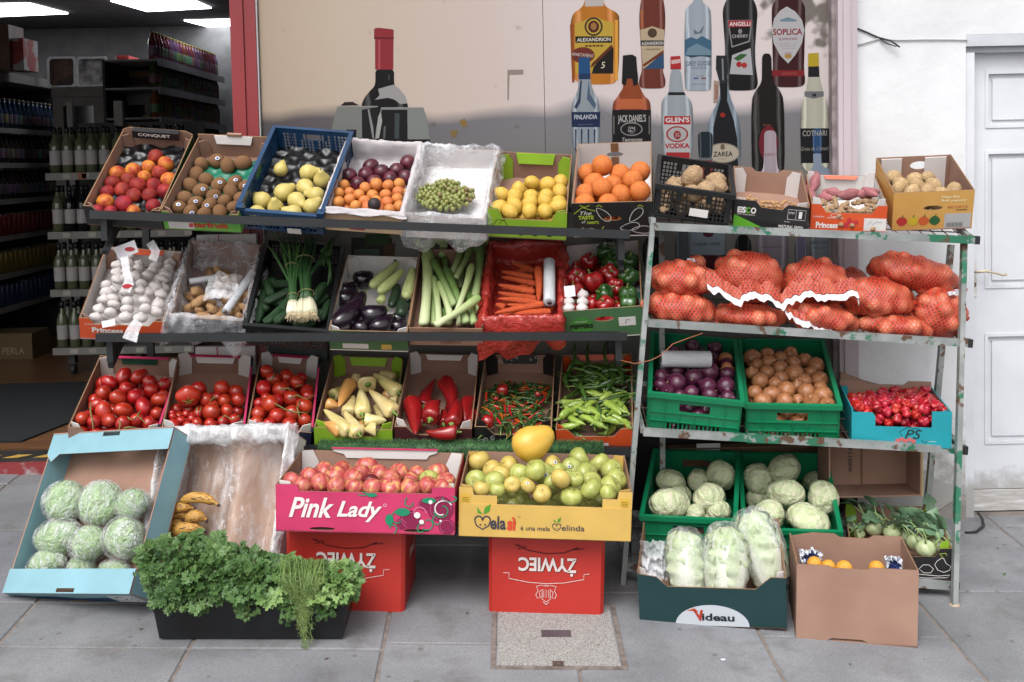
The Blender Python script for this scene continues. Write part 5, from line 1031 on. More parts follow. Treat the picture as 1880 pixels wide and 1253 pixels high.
flat(ell(.07, .062, .046, .04), inkm('3f7a34'), e); text('TASTY & HEALTHY', .045, .095, .08, .086, Wt, e, y=-.002); text('PEPPERS', .025, .115, .052, .072, BLK, e, bold=.05, y=-.002); text('FRESH FROM SPAIN', .03, .1, .01, .017, Wt, e); flat(rect(.215, .28, .05, .09), CARDW, e); stroke([(.24, .06), (.245, .08), (.26, .075)], .002, BLK, e, y=-.0016)
# --- lower tier
def tier3(FL, FR, BC, lab, out, H=.095, **k):
 o = Bf(FL, FR, BC, Y3, .5, H); e = carton('vegetable_box', o, lab, 'box', out, CARD, fo=notch(o.W, H, H * .62, .045, .03), **k); return o, e
o, e = tier3((124, 785), (290, 789), (259, 655), 'brown cardboard box of plum tomatoes at the end of the lowest tier', CARD, corner=(CARDW, .045, .1)); oT1 = o
b = MB(); b.box(.09, o.W - .1, o.L - .01, o.L - T_ - .001, .06, .085); b.build('green_sticker', paint('1e4a3c'), e)
def pinkbox(o, e):
 b = MB(); y0 = .02; b.box(o.W - T_ + .0005, o.W + .004, .03, o.L - .08, o.H + .0005, o.H + .004); b.build('pink_edge', PNK, e); b = MB(); b.box(o.W - T_ + .0005, o.W + .004, o.L - .079, o.L - .02, o.H + .0005, o.H + .004); b.box(o.W - T_ + .0005, o.W + .004, .002, .029, o.H + .0005, o.H + .004); b.build('navy_edge', NAVY, e)
 b = MB(); b.box(.05, o.W - .05, o.L - .02, o.L - T_ - .001, o.H + .0005, o.H + .004); b.build('pink_edge', PNK, e)
pinkbox(o, e)
o, e = tier3((296, 787), (447, 790), (396, 652), 'pink edged box of mixed round tomatoes, second on the lowest tier', CARDW, corner=(CARDW, .05, .115), flange=(CARDW, .03)); oT2 = o; pinkbox(o, e)
o, e = tier3((452, 787), (572, 795), (533, 652), 'pink and navy edged box of vine tomatoes, third on the lowest tier', NAVY, corner=(CARDW, .045, .115), flange=(CARDW, .03)); oT3 = o; pinkbox(o, e)
flat(ell(o.W - .04, .038, .013, .01), Wt, e); flat(ell(o.W - .04, .038, .011, .008), NAVY, e, y=-.0014); text('Select Food', o.W - .065, o.W - .012, .014, .022, Wt, e); flat(rect(.1, .15, .01, .03), inkm('4a8ab0'), e)
o, e = tier3((576, 785), (720, 790), (677, 655), 'lime green box of pale yellow pointed peppers', LIME, corner=(LIME, .045, .11), flange=(LIME, .035)); oYP = o
stroke([(.045, .02), (.06, .03), (.075, .022), (.085, .034)], .003, BLK, e); stroke([(.055, .012), (.06, .03), (.07, .038)], .002, BLK, e)
o, e = tier3((724, 784), (866, 788), (816, 650), 'dark maroon box of long red pointed peppers', MAR, corner=(CARDW, .042, .115), flange=(CARDW, .02)); oRP = o
o, e = tier3((871, 784), (1013, 786), (955, 651), 'black box with white scrollwork holding small mixed chillies', BLK, corner=(BLK, .045, .11), flange=(BLK, .035)); oCh = o
random.seed(4)
def scroll(x0, x1, z0, z1, e, M=None, n=8):
 for i in range(n):
  cx, cz = rnd(x0, x1), rnd(z0, z1); r = rnd(.006, .012); a0 = rnd(0, 6); stroke([(cx + r * (1 - k / 16) * cos(a0 + k * .55), cz + r * (1 - k / 16) * sin(a0 + k * .55)) for k in range(13)], .0016, Wt, e, M, name='scroll_print')
scroll(.02, .08, .015, .05, e); scroll(.2, .27, .015, .05, e); scroll(.06, o.W - .06, .062, .09, e, TM(0, o.L - .014, 0), 12)
o, e = tier3((1020, 790), (1162, 788), (1096, 650), 'orange box of long green chillies at the rack post', ORGP, corner=(ORGP, .03, .1), flange=(ORGP, .02)); oGr = o
flat(rect(.12, .2, .012, .028), CARDW, e)
# --- the two open crates leaning at the front left
o = Bg((7, 1090), (240, 1092), (209, 791), 3.72, .6, .11, kmax=.12); oLet = o
e = carton('lettuce_box', o, 'pale blue cardboard box of film wrapped lettuces propped up at the front', 'box', CYAN, CYAN, floor=CARD, hb=.12, edge=CARD, fo=rect(0, o.W, T_, .11))
for y0, y1 in ((.0, .085), (o.L - .085, o.L)):
 b = MB(); w = .035; b.panel([(.0, y0), (o.W, y0), (o.W, y1), (0, y1)] if y0 == 0 else [(0, y0), (.03, y0 - .03), (.06, y0), (o.W, y0), (o.W, y1), (0, y1)], .004, Matrix.Translation((0, 0, .1145)) @ RM(-pi / 2, 'X') @ SM(1, 1, -1) if False else Matrix(((1, 0, 0, 0), (0, 0, 1, 0), (0, -1, 0, .1185), (0, 0, 0, 1))), [rect(o.W / 2 - .04, o.W / 2 + .04, (y0 + .004) if y0 == 0 else y1 - .022, y0 + .018 if y0 == 0 else y1 - .006)], (0, 0, 2)); b.build('folded_flange', [CYAN, CYAN, CARD], e)
flat([(.02, .01), (o.W - .13, .01), (o.W - .14, .06), (.3, .05), (.2, .075), (.1, .07), (.02, .085)], inkm('1c3a5a'), e); flat(rect(o.W - .12, o.W - .01, .012, .09), inkm('cfd0d2'), e, y=-.0014)
random.seed(2)
for i in range(60): u, w = rnd(o.W - .112, o.W - .02), rnd(.02, .08); flat(rect(u, u + rnd(.003, .009), w, w + .003), BLK, e, y=-.002, name='small_print') if i < 40 else None
flat(ell(o.W / 2 - .02, .02, .04, .008), CARDE, e, y=-.0022); text('coop', .06, .12, .03, .05, inkm('6aa0b4'), e, y=-.0022)
o = Bg((250, 1075), (494, 1075), (425, 789), 3.70, .56, .17); oBan = o
e = carton('banana_box', o, 'open cardboard box lined with milky plastic with a few old bananas', 'box', CARDW, CARD); liner(o, FILMW, 'plastic_liner', hole=True, over=.05, seed=12, amp=.008, up_=.02, e=e, front=.05, side=.03, floorh=.03)
# crumpled brown paper under the liner
b = MB(); nx, ny = 40, 60; vs = []
for j in range(ny + 1):
 for i in range(nx + 1):
  x = .02 + (o.W - .04) * i / nx; y = .02 + (o.L - .03) * j / ny; h = .10 * exp(-((x - .31) / .08) ** 2) * min(1, .5 + y / .2) + .06 * exp(-((o.L - y) / .06) ** 2); vs.append((x, y, .02 + h + .02 * noise.noise(V((x * 14, y * 5, 2))) + .007 * noise.noise(V((x * 60, y * 22, 5)))))
b.add(vs, [(j * (nx + 1) + i, j * (nx + 1) + i + 1, (j + 1) * (nx + 1) + i + 1, (j + 1) * (nx + 1) + i) for j in range(ny) for i in range(nx)], smooth=True); b.build('brown_paper', mat('kraft_paper', '957662', 'a38470', rough=.8, scale=5, bump=.3, var=0), e)
b = MB(); vs = []; nx, ny = 70, 90
for j in range(ny + 1):
 for i in range(nx + 1):
  x = .012 + (o.W - .024) * i / nx; y = .012 + (o.L - .02) * j / ny; h = .11 * exp(-((x - .30) / .085) ** 2) * min(1, .5 + y / .2) + .12 * exp(-((o.L - y) / .06) ** 2) + .07 * exp(-(x / .03) ** 2) + .07 * exp(-((o.W - x) / .03) ** 2) + .05 * exp(-((x - .2) / .03) ** 2) * (y / o.L)
  vs.append((x, y, .036 + h + .018 * noise.noise(V((x * 16, y * 4, 7))) + .010 * noise.noise(V((x * 60, y * 14, 5))) + .006 * noise.noise(V((x * 120, y * 50, 9)))))
b.add(vs, [(j * (nx + 1) + i, j * (nx + 1) + i + 1, (j + 1) * (nx + 1) + i + 1, (j + 1) * (nx + 1) + i) for j in range(ny) for i in range(nx)], smooth=True); b.build('plastic_sheet', film('thin_milky_film', (.8, .8, .82), .07, .25, 8, .7, .30, line=.32, stretch=(1.6, .45, 1)), e)
b = MB(); vs = []; nx, ny = 80, 16
for j in range(ny + 1):
 a = j / ny * 2 * pi * .8
 for i in range(nx + 1):
  x = o.W * i / nx; r = .034 * (1 + .5 * noise.noise(V((x * 14, a, 3))) + .25 * noise.noise(V((x * 45, a * 2, 1)))); vs.append((x, o.L - .02 - r * cos(a), o.H - .005 + r * sin(a) + .012 * noise.noise(V((x * 8, 1, 1)))))
b.add(vs, [(j * (nx + 1) + i, j * (nx + 1) + i + 1, (j + 1) * (nx + 1) + i + 1, (j + 1) * (nx + 1) + i) for j in range(ny) for i in range(nx)], smooth=True); b.build('gathered_plastic', film('gathered_film', (.8, .8, .82), .4, .25, 12, .8, .4, line=.3, stretch=(2, .6, 1)), e)
# --- front apple boxes on crates
o = Bf((506, 889), (835, 896), (703, 829), 3.65, .4, .165); oPink = o
W = o.W; e = carton('apple_box', o, 'bright pink cardboard box of red apples standing on the red crate', 'box', PNK, CARD, corner=(CARDW, .06, .17), fo=[(0, 0), (W, 0), (W, .165), (W - .075, .165), (W - .08, .142), (.08, .142), (.075, .165), (0, .165)], fholes=[oval(.16, .012, .045, .006), oval(W - .13, .012, .045, .006)])
b = MB(); b.panel([(.12, .175), (W - .1, .175), (W - .1, .165), (W - .13, .155), (W - .14, .14), (.17, .14), (.16, .155), (.12, .165)], .003, TM(0, o.L - T_ - .006, 0), mi=(0, 0, 0)); b.build('folded_flange', CARDW, e)
b = MB(); b.box(.115, W - .098, o.L - .016, o.L - T_ - .0005, .1755, .179); b.build('pink_edge', PNK, e)
text('Pink', .045, .2, .052, .122, Wt, e, bold=.025, shear=.35, y=-.003); text('Lady', .21, .365, .04, .112, Wt, e, bold=.025, shear=.35, y=-.003); stroke(ell(.375, .1, .005, .005, 12) + [(.38, .1)], .0012, Wt, e, y=-.003)
DP = inkm('7c1f44'); TG = inkm('1f7f5c'); random.seed(9)
for cx, cz, r in ((.46, .05, .034), (.51, .105, .022), (.565, .09, .045), (.585, .03, .028), (.43, .035, .02)):
 flat(ell(cx, cz, r, r, 22), DP, e, y=-.0008 - .0001 * r * 100, name='printed_disc'); stroke([(cx + r * .8 * cos(t * .4), cz + r * .8 * sin(t * .4)) for t in range(12)], .0022, inkm('b84a74'), e, y=-.003)
for cx, cz, r, a0, m in ((.57, .088, .037, .5, Wt), (.57, .088, .03, 3.4, TG), (.42, .055, .03, 1, TG), (.46, .11, .02, 2, TG), (.52, .04, .025, 4, TG), (.60, .13, .03, 3, TG), (.49, .075, .026, 0, inkm('c8688c')), (.5, .02, .02, 1, TG), (.4, .02, .018, 5, TG), (.555, .05, .02, 2, TG), (.3, .14, .02, 3.6, TG)):
 n = 16; P_ = [(cx + r * (1 - k / 26) * cos(a0 + k * .3), cz + min(r, .148 - cz) * (1 - k / 26) * sin(a0 + k * .3)) for k in range(n)]; stroke(P_, .004, m, e, y=-.0034, name='scroll_print')
for cx, cz, rx_, rz_ in ((.435, .078, .026, .014), (.39, .05, .014, .02), (.525, .12, .024, .01), (.33, .135, .018, .007)): flat(ell(cx, cz, rx_, rz_, 14), TG, e, y=-.0040, name='printed_leaf')
for cx, cz, r in ((.485, .068, .011), (.5, .045, .008), (.53, .115, .007), (.565, .05, .004)): flat(ell(cx, cz, r, r, 14), Wt, e, y=-.0044, name='printed_dot')
o = Bf((843, 897), (1161, 907), (1003, 832), 3.65, .4, .17); oMel = o
W = o.W; e = carton('apple_box', o, 'yellow cardboard box of green apples standing on the right hand red crate', 'box', YEL2, CARD, corner=(YEL2, .05, .175), fo=[(0, 0), (W, 0), (W, .175), (W - .045, .175), (W - .05, .148), (W - .1, .148), (W - .1, .118), (.13, .118), (.13, .148), (.05, .148), (.045, .175), (0, .175)])
b = MB(); b.box(.002, W - .002, -.004, -.0005, .004, .118); b.build('front_band', YEL2, e)
GY_ = inkm('3e3a44'); LG = inkm('4f8a2c')
def heartm(x, z, s):
 for sg in (-1, 1): stroke([(x, z + .012 * s)] + [(x + sg * (.009 * s - .009 * s * cos(k * .34)), z + .012 * s + .010 * s * sin(k * .34)) for k in range(10)] , .0035 * s, GY_, e, y=-.0052)
 stroke([(x - .018 * s, z + .012 * s), (x - .014 * s, z), (x, z - .009 * s), (x + .014 * s, z), (x + .018 * s, z + .012 * s)], .003 * s, GY_, e, y=-.0052); flat(ell(x - .005 * s, z + .002 * s, .0022 * s, .0022 * s, 8), GY_, e, y=-.0056); flat(ell(x + .006 * s, z + .002 * s, .0022 * s, .0022 * s, 8), GY_, e, y=-.0056)
 flat([(x, z + .026 * s), (x - .013 * s, z + .044 * s), (x - .012 * s, z + .03 * s)], LG, e, y=-.0052); flat([(x + .002 * s, z + .026 * s), (x + .004 * s, z + .042 * s), (x + .018 * s, z + .052 * s), (x + .016 * s, z + .034 * s)], LG, e, y=-.0052)
heartm(.082, .043, 1.5); text('ela', .108, .162, .03, .078, GY_, e, bold=.03, y=-.0052); text('s\u00ec', .166, .196, .028, .076, inkm('c2472c'), e, bold=.05, y=-.0052)
text('\u00e8 una mela', .212, .312, .031, .047, GY_, e, bold=.01, y=-.0052); heartm(.335, .04, .8); text('elinda', .352, .43, .034, .054, GY_, e, bold=.01, y=-.0052); stroke(ell(.206, .078, .004, .004, 12) + [(.21, .078)], .0008, GY_, e, y=-.0052)
for x in (.008, W - .04): flat(rect(x, x + .03, .122, .15), inkm('c8a038'), e, y=-.0012); [flat(rect(x + .004, x + .026, .126 + i * .006, .128 + i * .006), inkm('7a6a2a'), e, y=-.002, name='small_print') for i in range(3)]
# red beer crates (upside down lettering)
REDC = mat('red_crate_plastic', 'a62820', 'ae3028', rough=.4, scale=3, var=0, spec=.45, bump=.08, bscale=60)
def beercrate(pL, pR, Y, H, lab):
 a, c = P(*pL, Y), P(*pR, Y - .02); a.z = gz(a.x, a.y) + .004; c.z = gz(c.x, c.y) + .004; x = (c - a); W = x.length; x.normalize(); z = V((0, 0, 1)); y = z.cross(x).normalized(); z = x.cross(y); M = Matrix(((x.x, y.x, z.x, a.x), (x.y, y.y, z.y, a.y), (x.z, y.z, z.z, a.z), (0, 0, 0, 1)))
 e = empty('beer_crate', M, lab, 'crate'); b = MB(); L = .3; r = .012
 ol = [(r, 0), (W - r, 0), (W, r), (W, L - r), (W - r, L), (r, L), (0, L - r), (0, r)]
 vs = [(p[0] + (W / 2 - p[0]) * .0, p[1], 0) for p in ol] + [(W / 2 + (p[0] - W / 2) * 1.012, L / 2 + (p[1] - L / 2) * 1.012, H) for p in ol]
 b.add(vs, [tuple(range(7, -1, -1)), tuple(range(8, 16))] + [(i, (i + 1) % 8, (i + 1) % 8 + 8, i + 8) for i in range(8)]); b.build('crate_body', REDC, e)
 t = TM(0, -.0035, 0); BKI = inkm('2a1416'); WI_ = inkm('d0c4c0'); s = W / .4
 text('\u017bYWIEC', .105 * s, .305 * s, .135 * s, .2 * s, BKI, e, t, bold=.035, rot=pi, y=.0006); text('\u017bYWIEC', .103 * s, .303 * s, .137 * s, .202 * s, WI_, e, t, bold=.03, rot=pi, y=-.001)
 stroke([(.1 * s, .23 * s), (.13 * s, .238 * s), (.09 * s, .245 * s), (.14 * s, .225 * s), (.2 * s, .216 * s), (.26 * s, .22 * s), (.31 * s, .24 * s), (.29 * s, .232 * s), (.33 * s, .236 * s)], .003, BKI, e, t)
 stroke([(.05 * s, .145 * s), (.07 * s, .145 * s), (.07 * s, .125 * s), (.14 * s, .113 * s), (.2 * s, .11 * s), (.26 * s, .114 * s), (.33 * s, .128 * s), (.33 * s, .146 * s), (.35 * s, .148 * s)], .002, WI_, e, t)
 for sg in (-1, 1):
  stroke([(.2 * s + sg * x_ * s, z_ * s) for x_, z_ in ((.012, .105), (.035, .1), (.028, .085), (.036, .07), (.03, .058), (.02, .06), (.024, .08), (.012, .09))], .0018, WI_, e, t, name='crest'); stroke([(.2 * s + sg * .014 * s, .085 * s), (.2 * s + sg * .014 * s, .055 * s), (.2 * s, .045 * s)], .0018, WI_, e, t, name='crest')
 for u in (-.008, 0, .008): stroke([(.2 * s + u * s, .088 * s), (.2 * s + u * s, .06 * s)], .0014, WI_, e, t, name='crest')
 stroke([(.19 * s, .045 * s), (.2 * s, .036 * s), (.21 * s, .045 * s)], .002, WI_, e, t, name='crest'); text('1856', .19 * s, .21 * s, .1 * s, .106 * s, WI_, e, t)
 b = MB(); b.add([(0, 0, 0), (.16, 0, 0), (.16, 0, .06), (0, 0, .06)], [(0, 1, 2, 3)]);
 ms = TM(W * 1.006 + .0016, .06, .0) @ RIGHT; text('\u017bYWIEC', .03, .17, .15, .19, WI_, e, ms, bold=.03, rot=pi, y=-.001)
 return e
zt1 = oPink.M.translation.z; beercrate((526, 1118), (742, 1122), 3.77, zt1 - gz(-.6, 3.8) - .012, 'red plastic beer crate with upside down lettering behind the parsley')
zt2 = oMel.M.translation.z; beercrate((897, 1117), (1108, 1130), 3.755, zt2 - gz(.1, 3.8) - .012, 'red plastic beer crate with upside down lettering and crest on the manhole cover')
# black planter box in front
a, c = G(293, 1179), G(629, 1179);
o = Bx(); o.W = (c - a).length; o.L = .21; o.H = .155; x = (c - a).normalized(); y = V((0, 0, 1)).cross(x).normalized(); z = x.cross(y); o.M = Matrix(((x.x, y.x, z.x, a.x), (x.y, y.y, z.y, a.y), (x.z, y.z, z.z, a.z + .012), (0, 0, 0, 1))); o.Mi = o.M.inverted(); oPar = o
e = empty('black_crate', o.M, 'flared black plastic crate full of parsley standing on the pavement', 'crate'); W, L, H = o.W, o.L, o.H; fl_ = .022; t = .006; b = MB()
O = [(0, 0), (W, 0), (W, L), (0, L)]; o2 = lambda k, i: [(px_ + (-k if px_ < .01 else k), py_ + (-k if py_ < .01 else k), i) for px_, py_ in O]
vs = o2(0, 0) + o2(fl_, H) + o2(fl_ - t, H) + o2(-t, t); b.add(vs, [(3, 2, 1, 0)] + [(i, (i + 1) % 4, (i + 1) % 4 + 4, i + 4) for i in range(4)] + [(i + 4, (i + 1) % 4 + 4, (i + 1) % 4 + 8, i + 8) for i in range(4)] + [(i + 8, (i + 1) % 4 + 8, (i + 1) % 4 + 12, i + 12) for i in range(4)] + [(12, 13, 14, 15)]); b.build('crate_shell', BLKP, e)
# --- right rack boxes
R1 = 4.1
o = Bf((1209, 340), (1345, 360), (1275, 297), R1, .4, .125, kmax=.06); oCel = o
e = crate('vegetable_crate', o, 'black plastic mesh crate of large pale roots on top of the right rack', 'crate', BLKP, 'grid'); b = MB(); b.box(.13, .2, -.0075, -.005, .025, .055); b.build('paper_label', CARDW, e)
o = Bf((1350, 366), (1487, 378), (1409, 310), R1, .4, .11, kmax=.06); oEs = o
e = carton('vegetable_box', o, 'black and green printed box with a little turmeric root in it', 'box', BLK, CARD, corner=(CARDW, .05, .11), bo=[(0, 0), (o.W, 0), (o.W, .11), (o.W * .72, .11), (o.W * .66, .095), (o.W * .34, .095), (o.W * .28, .11), (0, .11)], fo=[(0, 0), (o.W, 0), (o.W, .1), (o.W * .72, .105), (o.W * .64, .082), (o.W * .36, .086), (o.W * .28, .11), (0, .11)])
flat([(0.002, .002), (.12, .002), (0.002, .05)], inkm('5aa02c'), e, y=-.0012); text('ES', .012, .045, .058, .083, Wt, e, bold=.05); text('C', .045, .06, .058, .083, inkm('5aa02c'), e, bold=.04); text('O', .062, .082, .058, .083, Wt, e, bold=.04); text('SWEET GINGER AMERICA', .012, .08, .05, .055, Wt, e); text('NATURAL FRESH', .17, .262, .012, .024, Wt, e, bold=.02, shear=.2); stroke([(.2, .048), (.265, .048), (.265, .088), (.2, .088), (.2, .048)], .0014, Wt, e); text('I', .24, .252, .054, .082, Wt, e, bold=.02); stroke([(.23, .05), (.23, .088)], .001, Wt, e); text('ginger', .204, .226, .07, .08, Wt, e); text('Contact:', .19, .21, .036, .041, Wt, e)
o = Bf((1490, 375), (1630, 379), (1543, 322), R1, .4, .11, kmax=.06); oPr = o
e = carton('vegetable_box', o, 'orange printed box of sweet potatoes and ginger on the right rack', 'box', ORGP, CARDW, corner=(CARDW, .035, .13), flange=(ORGP, .012), fo=notch(o.W, .11, .078, .035)); text('FLANDRIA', .01, .05, .058, .064, Wt, e); text('HARVESTRATED', .06, .12, .055, .061, Wt, e); text('Princess', .02, .1, .016, .04, Wt, e, bold=.04); flat(rect(.195, .275, .01, .06), CARDW, e); stroke(ell(.09, .068, .018, .006, 16) + [(.108, .068)], .0014, Wt, e); stroke([(.21, .035), (.22, .05), (.225, .035), (.24, .046), (.26, .044)], .0015, inkm('5a6a9a'), e, y=-.0014)
for i in range(7): flat(ell(.13 + .012 * (i % 4), .028 + .014 * (i % 2) + .004 * (i % 3), .009, .009, 12), inkm('b03038'), e, y=-.0012 - .0001 * i, name='printed_tomato')
o = Bf((1641, 355), (1790, 349), (1677, 287), R1, .36, .16, kmax=.09); oBel = o
BEL = mat('print_amber', 'c08f48', 'c89a52', rough=.6, scale=5, var=0); e = carton('vegetable_box', o, 'tall amber box of potatoes with bell peppers printed on its front', 'box', BEL, CARD, fholes=[oval(o.W * .5, .092, .035, .01)], bholes=[oval(o.W * .42, .12, .036, .018)], corner=(CARDW, .0, .1) if False else None)
for u0, u1 in ((.02, .1), (.19, o.W - .02)): b = MB(); b.box(u0, u1, o.L - .012, o.L - T_ - .001, .02, .155); b.build('inner_flap', CARDW, e)
text('Paprika', .175, .24, .128, .142, inkm('e0cc9c'), e, bold=.03); text('Bell pepper', .175, .268, .114, .126, inkm('e0cc9c'), e, bold=.03); text('BELORTA', .2, .272, .088, .098, inkm('a8442c'), e); text('FLANDRIA', .23, .272, .078, .084, BLK, e, bold=.02); flat(rect(.19, .286, .006, .066), inkm('a9a8a8'), e)
for i in range(12): flat(rect(.2 + i * .005, .202 + i * .005, .01, .028), BLK, e, y=-.0013, name='small_print')
for i, h in enumerate(('a83030', 'b8a030', 'bc5830', '2e5a34')): cx = .035 + i * .04; flat([(cx + .019 * cos(t_) * (1 + .08 * cos(4 * t_)), .04 + .019 * sin(t_)) for t_ in [k * .35 for k in range(18)]], inkm(h), e, y=-.0012 - i * .0001, name='printed_pepper'); stroke([(cx, .055), (cx + .004, .066)], .004, inkm('3e6a30'), e, y=-.002)
GPL = mat('green_plastic', '0b6c46', '0f784f', rough=.35, scale=3, var=0, spec=.5)
o = Bf((1195, 722), (1361, 739), (1273, 620), 4.04, .56, .165, kmax=.06); oRO = o; crate('vegetable_crate', o, 'green plastic crate of red onions on the third shelf next to the post', 'crate', GPL, 'solid')
o = Bf((1372, 743), (1540, 746), (1433, 627), 4.04, .56, .165, kmax=.06); oBO = o; crate('vegetable_crate', o, 'green plastic crate of brown onions in the middle of the third shelf', 'crate', GPL, 'solid')
o = Bf((1564, 752), (1748, 757), (1625, 708), 4.0, .38, .14, kmax=.08); oTq = o
W = o.W; e = carton('vegetable_box', o, 'turquoise cardboard box of small red scotch bonnet peppers', 'box', TURQ, CARD, corner=(TURQ, .03, .14), fo=[(0, 0), (W, 0), (W, .14), (W - .07, .14), (W - .07, .078), (.085, .078), (.085, .115), (.075, .13), (0, .13)], bo=[(0, 0), (W, 0), (W, .16), (W * .75, .16), (W * .7, .145), (W * .3, .145), (W * .25, .16), (0, .16)], edge=TURQ)
text('PS', .19, .25, .035, .07, BLK, e, shear=.3, y=-.002); stroke([(.18, .045), (.17, .06), (.2, .078), (.24, .072)], .002, BLK, e); stroke([(.25, .03), (.26, .02), (.275, .03)], .002, BLK, e); [flat(ell(.165 + i * .014, .026 + (i % 2) * .006, .009, .008, 10), inkm('b05858'), e, y=-.0012 - i * .0001) for i in range(5)]; text('capsicum', .27, .3, .024, .029, Wt, e)
o = Bf((1180, 948), (1348, 956), (1278, 831), 3.99, .56, .165, kmax=.06); oCA = o; crate('vegetable_crate', o, 'green plastic crate of white cabbages on the bottom shelf next to the post', 'crate', GPL, 'solid')
o = Bf((1368, 972), (1541, 977), (1437, 836), 3.96, .56, .165, kmax=.06); oCB = o; crate('vegetable_crate', o, 'green plastic crate of white cabbages in the middle of the bottom shelf', 'crate', GPL, 'solid')
o = Bf((1562, 1008), (1748, 1008), (1632, 930), 3.94, .46, .12, kmax=.08); oKo = o
e = carton('vegetable_box', o, 'black box with chalk style vegetable drawings full of kohlrabi', 'box', BLK, CARD, corner=(LIME, .04, .14), fo=notch(o.W, .12, .09, .04))
for p in ([(.30, .075), (.29, .06), (.3, .04), (.32, .032), (.34, .04), (.345, .055), (.33, .065), (.322, .085), (.315, .085), (.3, .075)], [(.25, .06), (.235, .045), (.25, .03), (.275, .03), (.285, .045), (.27, .06), (.25, .06)], [(.19, .03), (.24, .024), (.3, .018), (.34, .022), (.33, .012), (.26, .01), (.2, .016), (.19, .03)], [(.2, .055), (.19, .045), (.2, .035), (.22, .035), (.225, .05), (.2, .055)]): stroke(p, .0018, Wt, e, name='chalk_drawing')
stroke([(.32, .088), (.31, .1), (.33, .104), (.335, .095)], .002, LM, e)
# empty cartons at the back of the bottom shelf
def lying(x0, x1, y0, y1, Y, dep, lab, m, m2=None, tilt=.0, txt=None):
 a, c = P(x0, y1, Y), P(x1, y0, Y); w, h = c.x - a.x, c.z - a.z; M = TM(a.x, Y, a.z) @ RM(tilt, 'X'); e = empty('empty_box', M, lab, 'box'); t = .006
 b = MB(); b.box(0, w, dep - t, dep, 0, h); b.build('base', m, e)
 b = MB(); b.box(0, t, 0, dep - t - .0005, 0, h); b.box(w - t, w, 0, dep - t - .0005, 0, h); b.box(t + .0005, w - t - .0005, 0, dep - t - .0005, 0, t); b.box(t + .0005, w - t - .0005, 0, dep - t - .0005, h - t, h); b.build('wall', m, e)
 b = MB(); b.box(w - .0, w + .004, .0, dep, 0, h);
 if m2: b.build('printed_side', m2, e)
 b = MB(); b.box(w * .48, w * .495, dep - t - .006, dep - t - .0005, t + .001, h - t - .001); b.build('fold', CARDE, e)
 if txt: text(txt, 0, h * .5, 0, .016, BLK, e, TM(w * .38, dep - t - .002, h * .25) @ RM(-pi / 2, 'Y'))
 return e
lying(1522, 1692, 806, 915, 4.28, .16, 'empty brown carton lying on its side behind the cabbages', CARD, YEL2, 0, '40091543')
o_ = lying(1230, 1520, 818, 960, 4.56, .06, 'flattened brown carton with a white label behind the cabbage crates', mat('card_dark', '6e5440', '7c6048', rough=.9, var=0)); a = P(1278, 846, 4.555);
b = MB(); i_ = o_.matrix_world.inverted(); p0 = i_ @ P(1280, 842, 4.55); b.box(p0.x, p0.x + .1, .0, .002, p0.z, p0.z + .06); b.build('paper_label', CARDW, o_)
for x0, x1, y0, y1, Y, lab in ((1540, 1640, 668, 812, 4.45, 'brown carton leaning behind the scotch bonnet box'),):
 a, c = P(x0, y1, Y), P(x1, y0, Y); b = MB(); b.panel([(0, 0), (.34, 0), (.34, .19), (.1, .26), (0, .3)], .01, mi=(0, 1, 2)); ob = b.build('leaning_cardboard', [CARD, CARD, CARDE]); ob.matrix_world = TM(a.x, Y, a.z) @ RM(.1, 'X'); tag(ob, lab, 'cardboard')
# stock glimpsed between the tiers
def slab(x0, x1, y0, y1, Y, lab, m, name='carton', d=.03, strip=None):
 a, c = P(x0, y1, Y), P(x1, y0, Y); b = MB(); b.box(a.x, c.x, Y, Y + d, a.z, c.z); ob = b.build(name, [m]); tag(ob, lab, 'carton')
 if strip: b = MB(); b.box(a.x + (c.x - a.x) * .36, a.x + (c.x - a.x) * .375, Y - .002, Y - .0005, a.z, c.z); b.build('red_stripe', strip, ob)
 return ob
slab(362, 470, 430, 470, 4.63, 'white carton with a red stripe behind the middle tier by the red post', CARDW, strip=PNK); slab(360, 468, 636, 690, 4.63, 'white carton with a red stripe behind the lowest tier', CARDW, strip=PNK)
a = slab(492, 600, 628, 668, 4.63, 'dark green beer carton with a red emblem behind the vine tomatoes', mat('carton_dgreen', '12241e', None, var=0));
ai = P(500, 640, 4.5); text('CARLSBERG', P(496, 660, 4.5).x, P(540, 660, 4.5).x, P(500, 664, 4.5).z, P(500, 640, 4.5).z, inkm('6a5a5a'), a, TM(0, 4.5, 0)) if False else None
# brown carton bottom right, green one beside it
o = Bg((1170, 1054), (1443, 1062), (1305, 955), 3.69, .40, .19, kmax=.06); oVid = o
W = o.W; e = carton('cabbage_box', o, 'dark green cardboard box of bagged napa cabbages standing on the pavement', 'box', DGRN, CARD, fo=[(0, 0), (W, 0), (W, .19), (W - .05, .19), (W - .1, .145), (.1, .145), (.065, .18), (0, .19)], flange=(DGRN, .035), corner=(CARDW, .03, .2), hb=.2, hs=.2)
flat([(W / 2 + .0 + .125 * cos(t_), .003 + .078 * sin(t_)) for t_ in [pi * k / 20 for k in range(21)]], inkm('b9bec4'), e); text('ideau', W / 2 - .035, W / 2 + .075, .022, .05, inkm('23282c'), e, bold=.03, y=-.002); text('V', W / 2 - .065, W / 2 - .03, .02, .062, inkm('a83a2c'), e, bold=.05, shear=-.2, y=-.002); flat([(W / 2 - .085, .058), (W / 2 - .06, .068), (W / 2 - .045, .055), (W / 2 - .06, .057)], inkm('b8502c'), e, y=-.002)
text('VIDEAU.NL', 0, .075, 0, .009, inkm('3a3a3a'), e, TM(.02, .028, .17) @ RM(pi / 2, 'Y'))
